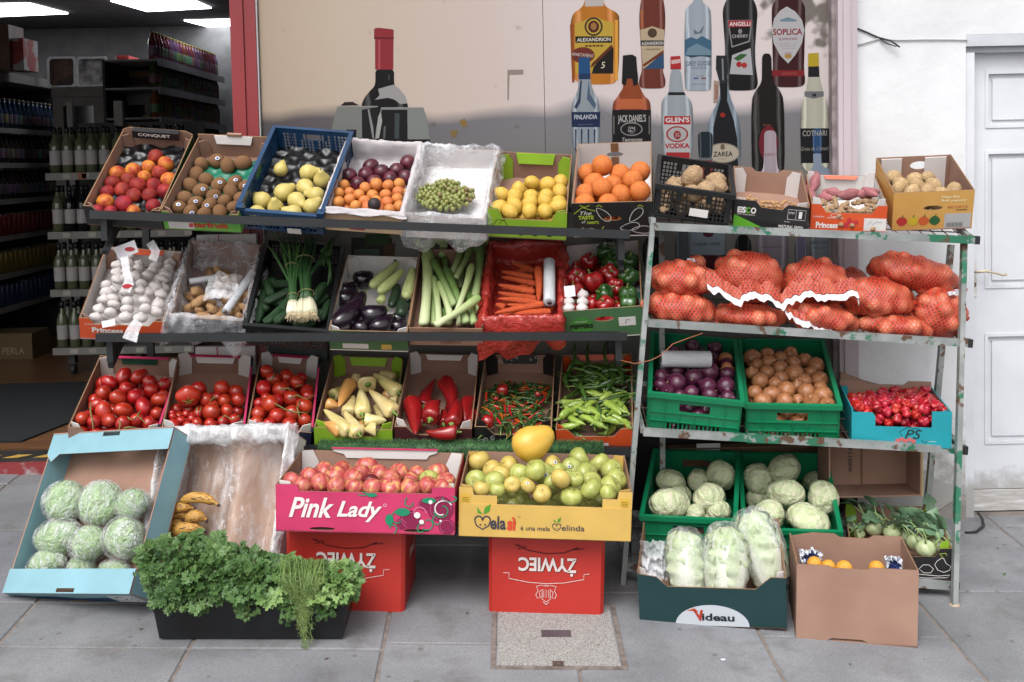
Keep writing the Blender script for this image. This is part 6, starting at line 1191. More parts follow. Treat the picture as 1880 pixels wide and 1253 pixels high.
o = Bg((1463, 1036), (1687, 1048), (1552, 983), 3.6, .29, .262, kmax=.06); oBr = o
W = o.W; e = carton('tall_box', o, 'plain brown cardboard box with a few wrapped oranges, front right on the pavement', 'box', CARD, CARD, bo=[(0, 0), (W, 0), (W, .25), (W * .8, .267), (W * .6, .267), (W * .55, .255), (W * .3, .255), (W * .25, .267), (0, .267)], fo=[(0, .004), (W * .25, .004), (W * .3, .014), (W * .55, .014), (W * .6, .004), (W, 0), (W, .262), (W * .62, .262), (W * .58, .255), (W * .3, .255), (W * .26, .262), (0, .262)])
# ---------------------------------------------------------------- goods
random.seed(77)
PEACHM = mat('peach_skin', '70191e', 'a43226', c3='812123', rough=.65, scale=1.1, contrast=.5, var=.1, spec=.3, hue=.01)
PEACHO = mat('peach_skin_orange', '983226', 'c4802e', c3='b4662a', rough=.6, scale=.9, contrast=.5, var=.08, spec=.3)
kp, ko = K_ball('peach', PEACHM, 1.02, 1, .96, .03, dim=.12), K_ball('peach', PEACHO, 1.02, 1, .96, .03, dim=.12)
scatter(oPeach, [kp, ko], [(548, 260, 54, 0), (615, 312, 52, 1), (505, 338, 52, 1), (390, 360, 54, 1), (280, 388, 52, 1), (473, 402, 47, 1), (582, 378, 54, 0), (648, 420, 56, 1), (222, 448, 54, 0), (350, 432, 50, 0), (415, 470, 55, 0), (540, 455, 52, 0), (600, 495, 52, 0), (195, 505, 50, 0), (300, 497, 52, 0), (378, 530, 54, 0), (487, 520, 52, 0), (150, 555, 58, 1), (330, 580, 60, 0), (533, 598, 48, 0), (110, 600, 46, 0), (215, 612, 48, 0), (380, 626, 46, 1)], t5, .042,
  ['dark red peach in the black lined box', 'orange flushed peach in the black lined box'], 'peach', ['dark red peaches in the black box', 'orange flushed peaches in the black box'], fill=False)
KIWI = mat('kiwi_skin', '6a4c34', '7c5c40', rough=.85, scale=40, bump=.5, bscale=90, var=.1, spec=.2); kk = K_ball('kiwi', KIWI, .92, .92, 1.08, .02, tip=.03)
kiwis = scatter(oKiwi, [kk], [(862, 312), (968, 292), (1047, 325), (1150, 305), (818, 383), (895, 418), (773, 458), (985, 458), (1095, 445), (1183, 468), (863, 497), (950, 535), (1070, 500), (742, 545), (1155, 550), (820, 580), (1030, 573), (912, 605), (1085, 607), (688, 615), (792, 640), (885, 645), (990, 642)], t5, .036, 'brown fuzzy kiwi in the green edged box', 'kiwi', 'kiwis in the green edged box', fill=False, rx=52)
STW = mat('sticker_white', 'c9c9d2', None, rough=.3, var=0); STB = mat('sticker_blue', '2a4a8a', None, rough=.3, var=0)
def sticker(ob, r=.28, m=STW, m2=STB, up_=.1, dirv=None):
 mw = ob.matrix_world; c = mw.translation; d = ((CO - c).normalized() + V((rnd(-.3, .3), 0, rnd(-.1, .5)))).normalized() if dirv is None else dirv
 rad = mw.to_scale()[0]; M = Matrix.Translation(c + d * rad * .985) @ d.to_track_quat('Z', 'Y').to_matrix().to_4x4()
 for k, (rr_, mm, hh) in enumerate(((r, m, .0), (r * .55, m2, .0006))):
  b = MB(); b.add([(0, 0, .0022 + hh)] + [(rr_ * rad * cos(i * .393), rr_ * rad * .8 * sin(i * .393), -.25 * rad * rr_ * rr_ + .0016 + hh) for i in range(16)], [(0, i + 1, (i + 1) % 16 + 1) for i in range(16)], smooth=True); o = b.build('sticker', mm, ob); o.matrix_local = mw.inverted() @ M
random.seed(5)
for i in (1, 7, 8, 9, 10, 11, 14, 15, 17, 19, 20): sticker(kiwis[i])
random.seed(78)
PEAR = mat('pear_skin', 'b3a057', 'c4b06c', c3='b8a860', rough=.5, scale=2, contrast=.8, var=.06, speck=('7a5a34', 14, .12)); kpe = K_pear(PEAR)
for (x, y, r, ang) in [(1412, 345, 48, 0), (1600, 368, 58, 1.2), (1695, 418, 56, 9), (1580, 468, 58, 2.4), (1655, 520, 54, -1.6), (1430, 505, 62, .7), (1283, 560, 60, -.9), (1520, 560, 58, 2.2), (1625, 602, 56, .6), (1375, 605, 52, 9), (1245, 645, 52, 1.6), (1500, 645, 54, -1.5)]:
 c = onp(oPear, 140 + x / 3.76, 220 + y / 3.76, .05); rad = r * 1.14 / 3.76 * 4.2 / F; R = RM(rnd(0, 6), 'Z') if ang == 9 else RM(-ang, 'Z') @ RM(-pi / 2 + rnd(.0, .35), 'X')
 kpe.put(oPear.M @ Matrix.Translation(c) @ R @ SM(rad), 'pale yellow pear with brown specks in the dark blue crate', 'pear', 'pears in the dark blue crate')
PLUM = mat('plum_skin', '33121e', '5e1f2e', rough=.35, scale=1.5, var=.15, bump=.05, spec=.5); APR = mat('apricot_skin', 'b86a30', 'c47c40', rough=.6, scale=2, var=.08, hue=.01); FIG = mat('fig_skin', '1e1418', '2e1c22', rough=.6, var=0)
scatter(oPlum, [K_ball('plum', PLUM, 1, 1, 1.06, .03, dim=.1)], [(295, 195), (180, 245), (270, 240), (355, 225), (435, 215), (495, 175), (228, 292), (315, 280), (405, 262), (490, 255)], t6, .055, 'dark purple plum at the back of the fleece lined wooden tray', 'plum', 'plums in the wooden tray', rx=41, fill=False)
scatter(oPlum, [K_ball('apricot', APR, 1, .98, .98, .03, dim=.1)], [(157, 307), (180, 345), (130, 360), (228, 370), (268, 330), (335, 315, 34), (388, 313), (438, 305), (305, 365), (378, 358), (440, 352), (178, 395), (255, 400), (115, 400), (380, 405), (400, 432), (437, 395), (350, 400), (445, 418), (330, 432), (215, 415), (285, 425)], t6, .05, 'small orange apricot at the front of the fleece lined wooden tray', 'apricot', 'apricots in the wooden tray', rx=30, fill=True)
scatter(oPlum, [K_ball('fig', FIG, 1, 1, .95, .06)], [(315, 398, 35)], t6, .085, 'single dark fig on top of the apricots', 'fig', None, fill=False)
# grapes: four bunches, each grape a part
GRP = mat('green_grape', '6f743c', '8a8e54', rough=.3, scale=1.5, var=.12, sss=.15, hue=.015, spec=.5); GRB = mat('brown_grape', '6a5638', '7a6a3e', rough=.4, var=.15)
g = MB(); g.blob(lambda d: d, 10, 7); gme = g.build('grape', GRP); gdat = gme.data; gdb = gdat.copy(); gdb.materials.clear(); gdb.materials.append(GRB); bpy.data.objects.remove(gme)
random.seed(31)
for bi, (x, y, w, h, lab) in enumerate([(620, 370, 62, 60, 'green grape bunch at the left of the film lined box'), (700, 330, 62, 50, 'green grape bunch heaped highest in the film lined box'), (775, 375, 60, 50, 'browning grape bunch at the right of the film lined box'), (690, 410, 90, 34, 'green grape bunch at the front of the film lined box')]):
 c = onp(oGrape, 580 + x / 2.9375, 240 + y / 2.9375, .05); e = empty('grape_bunch', oGrape.M @ Matrix.Translation(c), lab, 'grapes', 'grape bunches in film'); sc = 4.25 / F / 2.9375; Wd, Dp = w * sc, h * sc * 1.25
 cs = []
 for i in range(58):
  a = rnd(0, 2 * pi); q = sqrt(rnd(0, 1)); cs.append(V((q * Wd * cos(a), q * Dp * sin(a), rnd(-.03, .035) * (1.1 - q))))
 rs = [rnd(.0085, .0105) for _ in cs]; relax(cs, rs, it=12)
 # lowest allowed
 for p, r in zip(cs, rs):
  if p.z < -.036: p.z = -.036
  o = bpy.data.objects.new('grape', gdb if rnd(0, 1) < (.25 if bi == 2 else .05) else gdat); SC.collection.objects.link(o); o.parent = e; o.matrix_local = Matrix.Translation(p) @ SM(r, r, r * 1.12)
 b = MB(); b.tube([(0, -Dp * .5, .01), (.003, 0, .02), (0, Dp * .6, .012)], .0018, 5); b.build('stem', STEMG, e)
LEM = mat('lemon_skin', 'c09a36', 'cba84c', rough=.45, scale=3, bump=.25, bscale=25, var=.05, spec=.45, bdist=.02); kl = K_ball('lemon', LEM, .94, .94, 1.1, .02, tip=.12)
scatter(oLemon, [kl], [(1012, 372), (1095, 350), (1175, 320), (1255, 325), (1330, 300), (1328, 357), (1072, 400), (1165, 383), (1248, 383), (1315, 402), (1100, 430), (1155, 430), (1225, 428), (1290, 432), (998, 440), (1060, 468), (1158, 468), (1235, 470)], t6, .07, 'bright yellow lemon in the lime green box', 'lemon', 'lemons in the lime green box', rx=42)
ORA = mat('orange_skin', 'bf6428', 'c97434', rough=.5, scale=3, bump=.35, bscale=28, var=.05, spec=.4, bdist=.02); kor = K_ball('orange', ORA, 1, 1, .97, .015, 20, 13, dim=.05)
scatter(oOrange, [kor], [(1458, 243), (1755, 247), (1610, 262), (1550, 293), (1660, 292), (1440, 333), (1530, 355), (1668, 358), (1757, 332), (1600, 300), (1450, 388), (1605, 385), (1510, 250)], t6, .12, 'large orange in the tall black printed box', 'orange', 'oranges in the tall black box', rx=54)
# celeriac / roots
ROOT = mat('pale_root', 'b3977a', 'd0b89a', c3='a0825f', rough=.85, scale=5, contrast=.9, bump=.5, bscale=10, var=.06, bdist=.04); krt = K_ball('root', ROOT, 1, .9, 1.2, .16, 22, 14, fq=2.6)
scatter(oCel, [krt], [(235, 200, 48), (350, 210, 50), (395, 245, 44), (140, 235, 36), (310, 270, 45), (230, 290, 42), (150, 300, 40), (370, 310, 38)], t7, .075, 'big knobbly pale root in the black mesh crate', 'root vegetable', 'roots in the black mesh crate', fill=True)
GING = mat('ginger_skin', 'a88a66', 'c0a27c', c3='94765a', rough=.8, scale=3, contrast=.9, bump=.4, bscale=12, var=.06, bdist=.05); TUR = mat('turmeric_skin', '9a7450', 'b08a60', rough=.85, scale=4, var=.1)
def K_ginger(nm, m, seed, n=4):
 def f():
  random.seed(seed); b = MB(); p = V((-1.2, 0, 0))
  for i in range(n):
   c = V((-1.1 + 2.2 * i / max(1, n - 1), rnd(-.25, .25), rnd(-.1, .1))); r = rnd(.42, .6); b.blob(lambda d: V((c.x + d.x * r * 1.35, c.y + d.y * r * (1 + .1 * nz(d.x * 2, d.y * 2, i)), c.z + d.z * r * .85)), 12, 8)
   if i % 2: s = random.choice((-1, 1)); q = c + V((rnd(-.2, .2), s * .7, rnd(-.1, .2))); b.blob(lambda d: V((q.x + d.x * .3, q.y + d.y * .48, q.z + d.z * .3)), 10, 7)
  return b.build(nm, m)
 return Kind(f)
def lumpy(nm, m, seed, n=4, ks=1.0):
 """one smooth body: union of knobs as a star-free tube of varying radius with side knobs"""
 return K_ginger(nm, m, seed, n)
kg = [lumpy('ginger_root', GING, s, 4) for s in (1, 2, 3)]
random.seed(40)
scatter(oPr, kg, [(890, 300), (950, 302), (1005, 308), (1070, 300), (1120, 297), (915, 335), (975, 345), (1040, 350), (1095, 338), (1140, 325), (1010, 330)], t7, .078, 'knobbly ginger root at the front of the orange printed box', 'ginger', 'ginger roots in the orange printed box', rx=26, fill=True, up=.4)
scatter(oEs, [lumpy('turmeric_root', TUR, s, 3) for s in (7, 8)], [(510, 278, 16), (540, 285, 16), (600, 300, 18), (640, 298, 18), (690, 302, 18), (660, 315, 16), (610, 318, 16), (740, 308, 14), (580, 312, 14)], t7, .05, 'thin brown turmeric root in the black and green box', 'turmeric', 'turmeric roots in the black and green box', fill=True, up=.5)
SWP = mat('sweet_potato_skin', '8e5258', 'a3686a', rough=.75, scale=3, bump=.3, bscale=10, var=.1, stretch=(1, 1, .5), bdist=.03); ksp = K_long('sweet_potato', [(0, .05), (.05, .35), (.2, .8), (.45, 1), (.7, .9), (.9, .5), (1, .08)], SWP, bend=.25, wob=.3, n=12)
for s, r, h in [((835, 245, 855, 150), 26, .1), ((805, 215, 850, 290), 24, .085), ((860, 270, 950, 285), 22, .085), ((885, 245, 1000, 262), 24, .095), ((960, 268, 1080, 250), 27, .1), ((1050, 262, 1168, 248), 28, .1), ((1080, 232, 1160, 270), 22, .11), ((880, 262, 960, 235), 20, .09)]:
 long_put(oPr, ksp, s, t7, h, 'pinkish sweet potato at the back of the orange printed box', 'sweet potato', 'sweet potatoes in the orange printed box', r)
POT = mat('potato_skin', 'ac8e6c', 'c6aa86', c3='9c8058', rough=.75, scale=2.5, contrast=.9, var=.07, speck=('6a5238', 5, .09), bump=.2, bdist=.03); kpo = K_ball('potato', POT, 1, .92, 1.12, .07, fq=1.8)
scatter(oBel, [kpo], [(1215, 180, 38), (1272, 222, 36), (1350, 188, 36), (1398, 182, 32), (1350, 218, 38), (1432, 218, 38), (1310, 245, 40), (1505, 245, 38), (1395, 250, 36), (1250, 240, 34), (1460, 250, 34)], t7, .135, 'large pale potato in the tall amber box', 'potato', 'potatoes in the tall amber box')
# --- middle tier
GAR = mat('garlic_skin', 'ccc9c4', 'dcdad7', c3='c6bcba', rough=.6, scale=3, stretch=(1.6, 1.6, .6), contrast=.9, var=.04, bump=.2, bdist=.03)
def gar():
 def g(d):
  a = atan2(d.y, d.x); q = sqrt(max(0, 1 - d.z * d.z)); r = 1 + .07 * abs(cos(4 * a)) * q + .35 * exp(-(1 - d.z) / .016) + .16 * exp(-(1 - d.z) / .1); return V((d.x * r, d.y * r, d.z * r * .8))
 return body('garlic_bulb', g, GAR, 24, 14)
kgar = Kind(gar)
NETW = film('white_net', (.85, .83, .84), .12, .5, 40, .3, .3)
sleeves = [[(240, 385, 30), (282, 425, 30), (272, 565, 34)], [(388, 190), (383, 240), (378, 292)], [(385, 345), (388, 440), (388, 500), (385, 553), (380, 608)], [(590, 212), (572, 248), (545, 285), (522, 322)], [(665, 262), (652, 308), (615, 350), (575, 385)], [(640, 400), (645, 445), (590, 500), (575, 560)], [(310, 250), (318, 300), (330, 345)], [(440, 330), (478, 378), (480, 425)], [(215, 495), (185, 545), (175, 600)], [(275, 470), (290, 518)], [(505, 488), (495, 545), (480, 600)], [(455, 240), (460, 275)], [(560, 440), (520, 430)], [(700, 235), (715, 300), (700, 345)], [(620, 560), (610, 520)], [(240, 430), (230, 480)]]
random.seed(8)
n_s = 0
for si, sl__ in enumerate(sleeves):
 hh = .075 if si in (1, 2, 3, 4, 7, 10) else .06
 for p in sl__:
  c = onp(oGarlic, 130 + (p[0] + rnd(-12, 12)) / 3.686, 420 + (p[1] + rnd(-7, 7)) / 3.686, hh + rnd(-.008, .01)); c.x = max(.045, min(oGarlic.W - .045, c.x)); r = 47 / 3.686 * 4.2 / F
  kgar.put(oGarlic.M @ Matrix.Translation(c) @ RM(rnd(-.35, .35), 'Y') @ RM(-1.0 + rnd(-.6, .6), 'X') @ RM(rnd(0, 6), 'Z') @ SM(r * rnd(.82, 1.08), r * rnd(.85, 1.05), r * rnd(.72, .95)), 'white garlic bulb in the orange garlic box', 'garlic', 'garlic bulbs in the orange box')
def ribbon(pts, w, m, nm, lab, cat, Yd, flare=0, par=None):
 """thin strip through photo points at a depth"""
 b = MB(); n = len(pts); P3 = [P(x, y, Yd - .004 * sin(i * 1.3)) for i, (x, y) in enumerate(pts)]; vs = []
 for i, p in enumerate(P3):
  t = (P3[min(i + 1, n - 1)] - P3[max(i - 1, 0)]).normalized(); s = t.cross(V((0, 1, 0))).normalized() * (w * (1 + flare * i / (n - 1)) / 2); vs += [p - s + V((0, .002 * sin(i * 2.1), 0)), p + V((0, -.003, 0)), p + s]
 b.add(vs, [f for i in range(n - 1) for f in ((3 * i, 3 * i + 1, 3 * i + 4, 3 * i + 3), (3 * i + 1, 3 * i + 2, 3 * i + 5, 3 * i + 4))], smooth=True); o = b.build(nm, m)
 if par is None: tag(o, lab, cat)
 return o
LBL = mat('white_label', 'cfcbd0', 'd8d4d8', rough=.5, var=0)
for i, (pts, w, lb) in enumerate([([(228, 448), (236, 470)], .085, 'white garlic label with a red emblem at the back of the garlic box'), ([(228, 472), (232, 500), (238, 520)], .03, 'white net tail hanging over the middle garlic sleeve'), ([(226, 522), (242, 530)], .04, 'white tag with a red emblem on the middle garlic sleeve'), ([(275, 445), (286, 462), (280, 478)], .035, 'white net tail at the top of the garlic box'), ([(198, 588), (200, 600)], .05, 'small white tag at the front of the garlic box'), ([(255, 590), (245, 604), (238, 625)], .035, 'white net tail hanging over the front rail')]):
 Yd = 4.26 if i == 0 else 4.13 if i in (1, 2) else 4.3 if i == 3 else 4.02
 o = ribbon(pts, w, LBL if i in (0, 2, 4) else film('white_net2', (.85, .83, .86), .55, .4, 30, .5, .3), 'net_tag', lb, 'tag', Yd, flare=.6 if i == 5 else 0)
 if i in (0, 2): p = P(pts[0][0] + (10 if i == 0 else 8), pts[0][1] + (10 if i == 0 else 4), Yd - .006); q = MB(); q.panel(ell(0, 0, .02, .009, 16), .0006, Matrix.Translation(p), mi=(0, 0, 0)); q.build('emblem', inkm('a8343a'), o, Matrix.Identity(4))
# yam box: roots and rolls
krt2 = K_ball('root', mat('tan_root', 'a88055', 'b8926a', rough=.8, scale=3, bump=.5, bscale=10, var=.06, bdist=.04), 1, .8, 1.5, .2, 20, 13, fq=2)
random.seed(3)
scatter(oYam, [krt2], [(855, 440, 40), (870, 510, 38), (1000, 290, 30), (1060, 390, 55), (1170, 450, 40), (1110, 540, 32), (950, 540, 30), (1190, 540, 28)], t1, .06, 'tan coloured root in the plastic wrapped box', 'root vegetable', 'tan roots in the plastic wrapped box', fill=True)
ROLLM = mat('bag_roll_white', 'c3c5c9', 'd4d6da', rough=.35, scale=6, stretch=(1, 1, .4), bump=.5, bscale=30, var=0, bdist=.01, spec=.6)
def roll(o, seg, tr, h, r, lab, name='bag_roll'):
 def f():
  b = MB(); b.lathe([(.45, .01), (1, 0), (1.0, .3), (1.02, .6), (1, 1), (.45, .99)], 22, fn=lambda a, z: 1 + .012 * nz(a * 2, z * 9)); o_ = b.build(name, ROLLM); c = MB(); c.lathe([(.42, -.002), (.42, .012), (.3, .012), (.3, -.002)], 16); c.build('core', mat('roll_core', '6a5a50', None, var=0), o_); return o_
 return long_put(o, Kind(f), seg, tr, h, lab, 'bag roll', None, r)
roll(oYam, (1045, 565, 1230, 300), t1, .095, 28, 'white roll of plastic bags lying slanted in the plastic wrapped root box')
roll(oYam, (800, 360, 990, 330), t1, .075, 22, 'half hidden roll of bags at the back of the plastic wrapped root box')
b = MB(); c0 = onp(oYam, 130 + 1030 / 3.686, 420 + 400 / 3.686, .105); nx = 16; vs = [(c0.x + (i / nx - .5) * .13, c0.y + (j / nx - .5) * .17, .1 + .02 * noise.noise(V((i * .35, j * .35, 1))) + .02 * sin(i / nx * pi)) for j in range(nx + 1) for i in range(nx + 1)]
b.add(vs, [(j * (nx + 1) + i, j * (nx + 1) + i + 1, (j + 1) * (nx + 1) + i + 1, (j + 1) * (nx + 1) + i) for j in range(nx) for i in range(nx)], smooth=True); o = b.build('plastic_bag', film('bag_film', (.85, .84, .86), .35, .2, 14, .9, .4)); o.matrix_world = oYam.M; tag(o, 'clear plastic bag spread over the tan roots', 'plastic bag')
# cucumbers, spring onions
CUC = mat('cucumber_skin', '16301a', '2e5026', c3='1c3a1c', rough=.4, scale=3, stretch=(2.5, 2.5, .25), contrast=.9, bump=.4, bscale=16, var=.15, bdist=.03, spec=.5); kcu = K_long('cucumber', [(0, .15), (.03, .6), (.1, .9), (.3, 1), (.7, 1), (.9, .9), (.97, .6), (1, .15)], CUC, bend=.3, wob=.08)
random.seed(6)
for s, h in [((1260, 640, 1330, 400), .04), ((1310, 640, 1420, 540), .07), ((1310, 500, 1490, 410), .075), ((1300, 400, 1390, 350), .05), ((1360, 380, 1520, 370), .05), ((1380, 640, 1500, 560), .065), ((1420, 560, 1500, 450), .06), ((1640, 500, 1730, 370), .09), ((1620, 540, 1740, 450), .06), ((1590, 620, 1700, 560), .05), ((1340, 480, 1440, 500), .05), ((1250, 560, 1340, 520), .04), ((1360, 460, 1330, 360), .06), ((1500, 640, 1660, 630), .04), ((1690, 620, 1740, 480), .04)]:
 long_put(oCuc, kcu, s, t1, h, 'dark green ridged cucumber in the black plastic crate', 'cucumber', 'cucumbers in the black crate', 34 + rnd(-3, 3), roll=rnd(0, 6))
SOG = mat('spring_onion_green', '1f3c1e', '486a34', c3='2c5026', rough=.45, scale=3, var=.1, stretch=(1, 1, 1)); SOW = mat('spring_onion_white', 'c5c1a2', 'd6d2ba', rough=.5, var=0, scale=8); BAND = mat('twine', '9a8a60', None, var=0)
def sponion(o, base, top, n, spread, lab, bulb=.011, wh=.22, nroot=26):
 ox, oy, s = t1; A = o.M @ onp(o, ox + base[0] / s, oy + base[1] / s, .105); T = o.M @ onp(o, ox + top[0] / s, oy + top[1] / s, .15); e = empty('spring_onion_bunch', Matrix.Translation(A), lab, 'spring onions'); D = T - A; nrm = o.ax[2]; side = D.cross(nrm).normalized()
 gb, wb, rb = MB(), MB(), MB()
 for i in range(n):
  a = 2 * pi * i / n + rnd(-.3, .3); q = sqrt(rnd(.1, 1)); off = side * cos(a) * q * spread + nrm * abs(sin(a)) * q * spread * .7; f2 = side * cos(a) * rnd(.3, 1.3) * spread * 2.6 + nrm * rnd(-.01, .03)
  pts = [off * .9, D * .12 + off * .8, D * .28 + off * .45, D * .45 + off * .55, D * .65 + f2 * .5, D * rnd(.8, .92) + f2 * .85 - V((0, 0, .01)), D * rnd(.95, 1.15) + f2 * 1.25 - V((0, 0, .03 * rnd(0, 1)))]
  wq = pts[1] + (pts[2] - pts[1]) * .35; wb.tube([pts[0], pts[0] + (pts[1] - pts[0]) * .35, pts[1], wq], [bulb * .8, bulb * 1.1, bulb * .8, .0062], 8); gb.tube([wq] + pts[2:], [.0064, .0064, .006, .0058, .0045, .0012], 6)
  for k in range(nroot // 3): d = (-D.normalized() + side * rnd(-.8, .8) + nrm * rnd(-.3, .8)).normalized(); rb.tube([pts[0], pts[0] + d * .014, pts[0] + d * rnd(.02, .038) + V((0, 0, -.006))], [.0022, .0016, .0007], 3)
 wb.build('white_bulbs', SOW, e); gb.build('green_leaves', SOG, e); rb.build('roots', mat('onion_roots', 'c9b48e', 'd8c6a4', var=0), e)
 for q, rr_ in ((.24, .024), (.66, .03)):
  b = MB(); c = D * q + nrm * .012 * 1; b.tube([c + (side * cos(t) + nrm * sin(t) * .8) * rr_ * spread / .03 for t in [k * pi / 8 for k in range(17)]], .0012, 4); b.build('tie', BAND, e)
sponion(oCuc, (1600, 585), (1570, 60), 26, .038, 'large spring onion bunch with frilly white roots lying on the cucumbers', .012)
sponion(oCuc, (1505, 585), (1490, 120), 14, .026, 'smaller spring onion bunch partly behind the large one', .011)
b = MB(); e = empty('spring_onion_bunch', oCuc.M @ Matrix.Translation(onp(oCuc, 130 + 1700 / 3.686, 420 + 300 / 3.686, .1)), 'loose green spring onion tops hanging over the crate side', 'spring onions')
for i in range(12):
 p = [V((rnd(-.02, .03), .04 + rnd(0, .04), .0)), V((rnd(-.02, .04), .1, .03)), V((rnd(.0, .03), rnd(.1, .22), rnd(.02, .05)))] if i % 2 else [V((rnd(-.01, .02), .1, .02)), V((.03, .02, .03)), V((rnd(.03, .045), -.04 - rnd(0, .05), rnd(.0, .02)))]
 b.tube(p, [.004, .0045, .0012], 6)
b.build('green_leaves', SOG, e)
# aubergines, courgettes
AUB = mat('aubergine_skin', '120a14', '1e0f1e', rough=.2, scale=2, var=.1, spec=.6, coat=.2); PALE = mat('pale_courgette', 'a3ab6c', 'b5bc80', rough=.4, scale=5, var=.05, speck=('8a9458', 9, .15)); CRTD = mat('courgette_dark', '1a2a1c', '283a26', rough=.4, scale=5, var=.1)
kau = K_long('aubergine', [(0, .1), (.04, .5), (.14, .85), (.32, 1), (.55, .92), (.75, .68), (.9, .5), (.97, .38), (1, .1)], AUB, bend=.35, wob=.04, n=18, stem=(.09, .12, STEMG)); kpc = K_long('pale_courgette', [(0, .15), (.03, .6), (.1, .95), (.3, 1.05), (.6, .9), (.85, .75), (.97, .6), (1, .3)], PALE, bend=.2, wob=.04, n=16, stem=(.04, .15, mat('courgette_stub', '7a7444', None, var=0))); kdc = K_long('dark_courgette', [(0, .2), (.04, .7), (.2, 1), (.7, .95), (.94, .7), (1, .4)], CRTD, bend=.2, n=14, stem=(.04, .15, mat('courgette_stub', '7a7444', None)))
for s, r, h in [((80, 380, 200, 330), 52, .05), ((180, 260, 290, 230), 44, .05), ((75, 520, 240, 340), 55, .085), ((225, 460, 370, 430), 52, .09), ((280, 540, 400, 470), 46, .07), ((180, 545, 270, 500), 44, .05), ((390, 530, 480, 500), 38, .05), ((90, 330, 190, 290), 44, .04), ((400, 490, 470, 450), 36, .045), ((130, 450, 210, 430), 44, .045)]:
 long_put(oAub, kau, s, t2, h, 'glossy dark aubergine in the white lined box', 'aubergine', 'aubergines in the white lined box', r * 1.22)
for s, r, h in [((280, 300, 430, 165), 33, .085), ((325, 330, 460, 205), 30, .1), ((480, 360, 515, 200), 36, .1), ((330, 385, 345, 350), 26, .07)]: long_put(oAub, kpc, s, t2, h, 'pale green courgette lying on the aubergines', 'courgette', 'pale courgettes on the aubergines', r)
for s, r, h in [((395, 410, 430, 290), 30, .07), ((450, 460, 455, 380), 36, .075), ((480, 420, 510, 380), 26, .05)]: long_put(oAub, kdc, s, t2, h, 'dark green courgette beside the aubergines', 'courgette', 'dark courgettes beside the aubergines', r)
# leeks
LKG = mat('leek_green', '49662e', '7d9454', c3='5f7c3c', rough=.45, scale=2, stretch=(4, 4, .4), contrast=.9, var=.12, bump=.2, bdist=.02); LKP = mat('leek_pale', '8aa060', 'b4bd8e', c3='9eae72', rough=.45, scale=2, stretch=(5, 5, .3), contrast=.9, var=.08)
def K_leek(m):
 return K_long('leek', [(0, .75), (.02, .9), (.3, .85), (.6, .9), (.8, 1.05), (.93, 1.2), (1, .9)], m, bend=.3, wob=.12, n=12)
def zgrad(m, z0, z1, c, f=1):
 n = m.node_tree.nodes; l = m.node_tree.links; bs = n['Principled BSDF']; src = bs.inputs['Base Color'].links[0].from_socket; tc = n.new('ShaderNodeTexCoord'); sp = n.new('ShaderNodeSeparateXYZ'); l.new(tc.outputs['Object'], sp.inputs[0]); r = n.new('ShaderNodeMapRange'); r.inputs[1].default_value = z0; r.inputs[2].default_value = z1; r.inputs[3].default_value = f; r.inputs[4].default_value = 0; l.new(sp.outputs[2], r.inputs[0]); mx = n.new('ShaderNodeMix'); mx.data_type = 'RGBA'; l.new(r.outputs[0], mx.inputs[0]); l.new(src, mx.inputs[6]); mx.inputs[7].default_value = lin(c); l.new(mx.outputs[2], bs.inputs['Base Color'])
zgrad(LKP, 0, .7, 'c2caa0', .9); zgrad(LKG, 0, .6, 'a0b27c', .9); zgrad(LKP, 1, .75, '6c8a44', .7); zgrad(LKG, 1, .7, '36522a', .9)
klg, klp = K_leek(LKG), K_leek(LKP)
for s, r, h, k in [((578, 510, 600, 100), 28, .09, klp), ((635, 510, 625, 200), 20, .06, klg), ((655, 500, 640, 130), 18, .05, klg), ((665, 505, 635, 250), 19, .08, klp), ((750, 400, 630, 150), 18, .11, klg), ((730, 470, 670, 280), 20, .09, klp), ((820, 500, 700, 200), 22, .1, klg), ((755, 470, 850, 180), 17, .125, klp), ((645, 515, 890, 360), 20, .14, klp), ((860, 505, 820, 330), 20, .09, klg), ((870, 350, 900, 60), 22, .1, klg), ((740, 220, 800, 60), 20, .09, klg), ((760, 250, 850, 70), 17, .1, klg), ((705, 300, 690, 120), 18, .05, klg), ((885, 510, 880, 380), 18, .05, klp), ((780, 510, 770, 420), 18, .05, klp), ((700, 505, 690, 430), 16, .05, klg), ((680, 120, 690, 40), 18, .08, klg), ((600, 500, 660, 200), 22, .035, klp), ((700, 505, 760, 250), 22, .035, klp), ((800, 505, 740, 280), 22, .04, klg), ((850, 500, 830, 200), 22, .035, klg), ((620, 300, 580, 80), 22, .03, klg), ((780, 300, 800, 80), 20, .04, klg), ((720, 505, 720, 320), 22, .05, klg)]:
 long_put(oLeek, k, s, t2, h, 'long leek in the plain brown box', 'leek', 'leeks in the plain brown box', r * 1.2)
b = MB()
for (x, y) in ((600, 60), (560, 60), (690, 50), (800, 60), (900, 50), (850, 80)):
 c = onp(oLeek, 590 + x / 3.082, 430 + y / 3.082, .1)
 for k in range(3): a = c + V((rnd(-.01, .01), -.02, rnd(-.01, .01))); d = V((rnd(-.05, .05), rnd(.03, .07), rnd(.0, .03))); s = V((.016, 0, 0)); b.add([a - s, a + s, a + d + s * .9 + V((0, 0, .01)), a + d - s * .9, a + d * 1.7 + V((0, 0, -.015))], [(0, 1, 2, 3), (3, 2, 4)], smooth=True)
o = b.build('leek_leaves', LKG); o.matrix_world = oLeek.M; tag(o, 'dark green cut leek leaves at the back of the leek box', 'leek leaves')
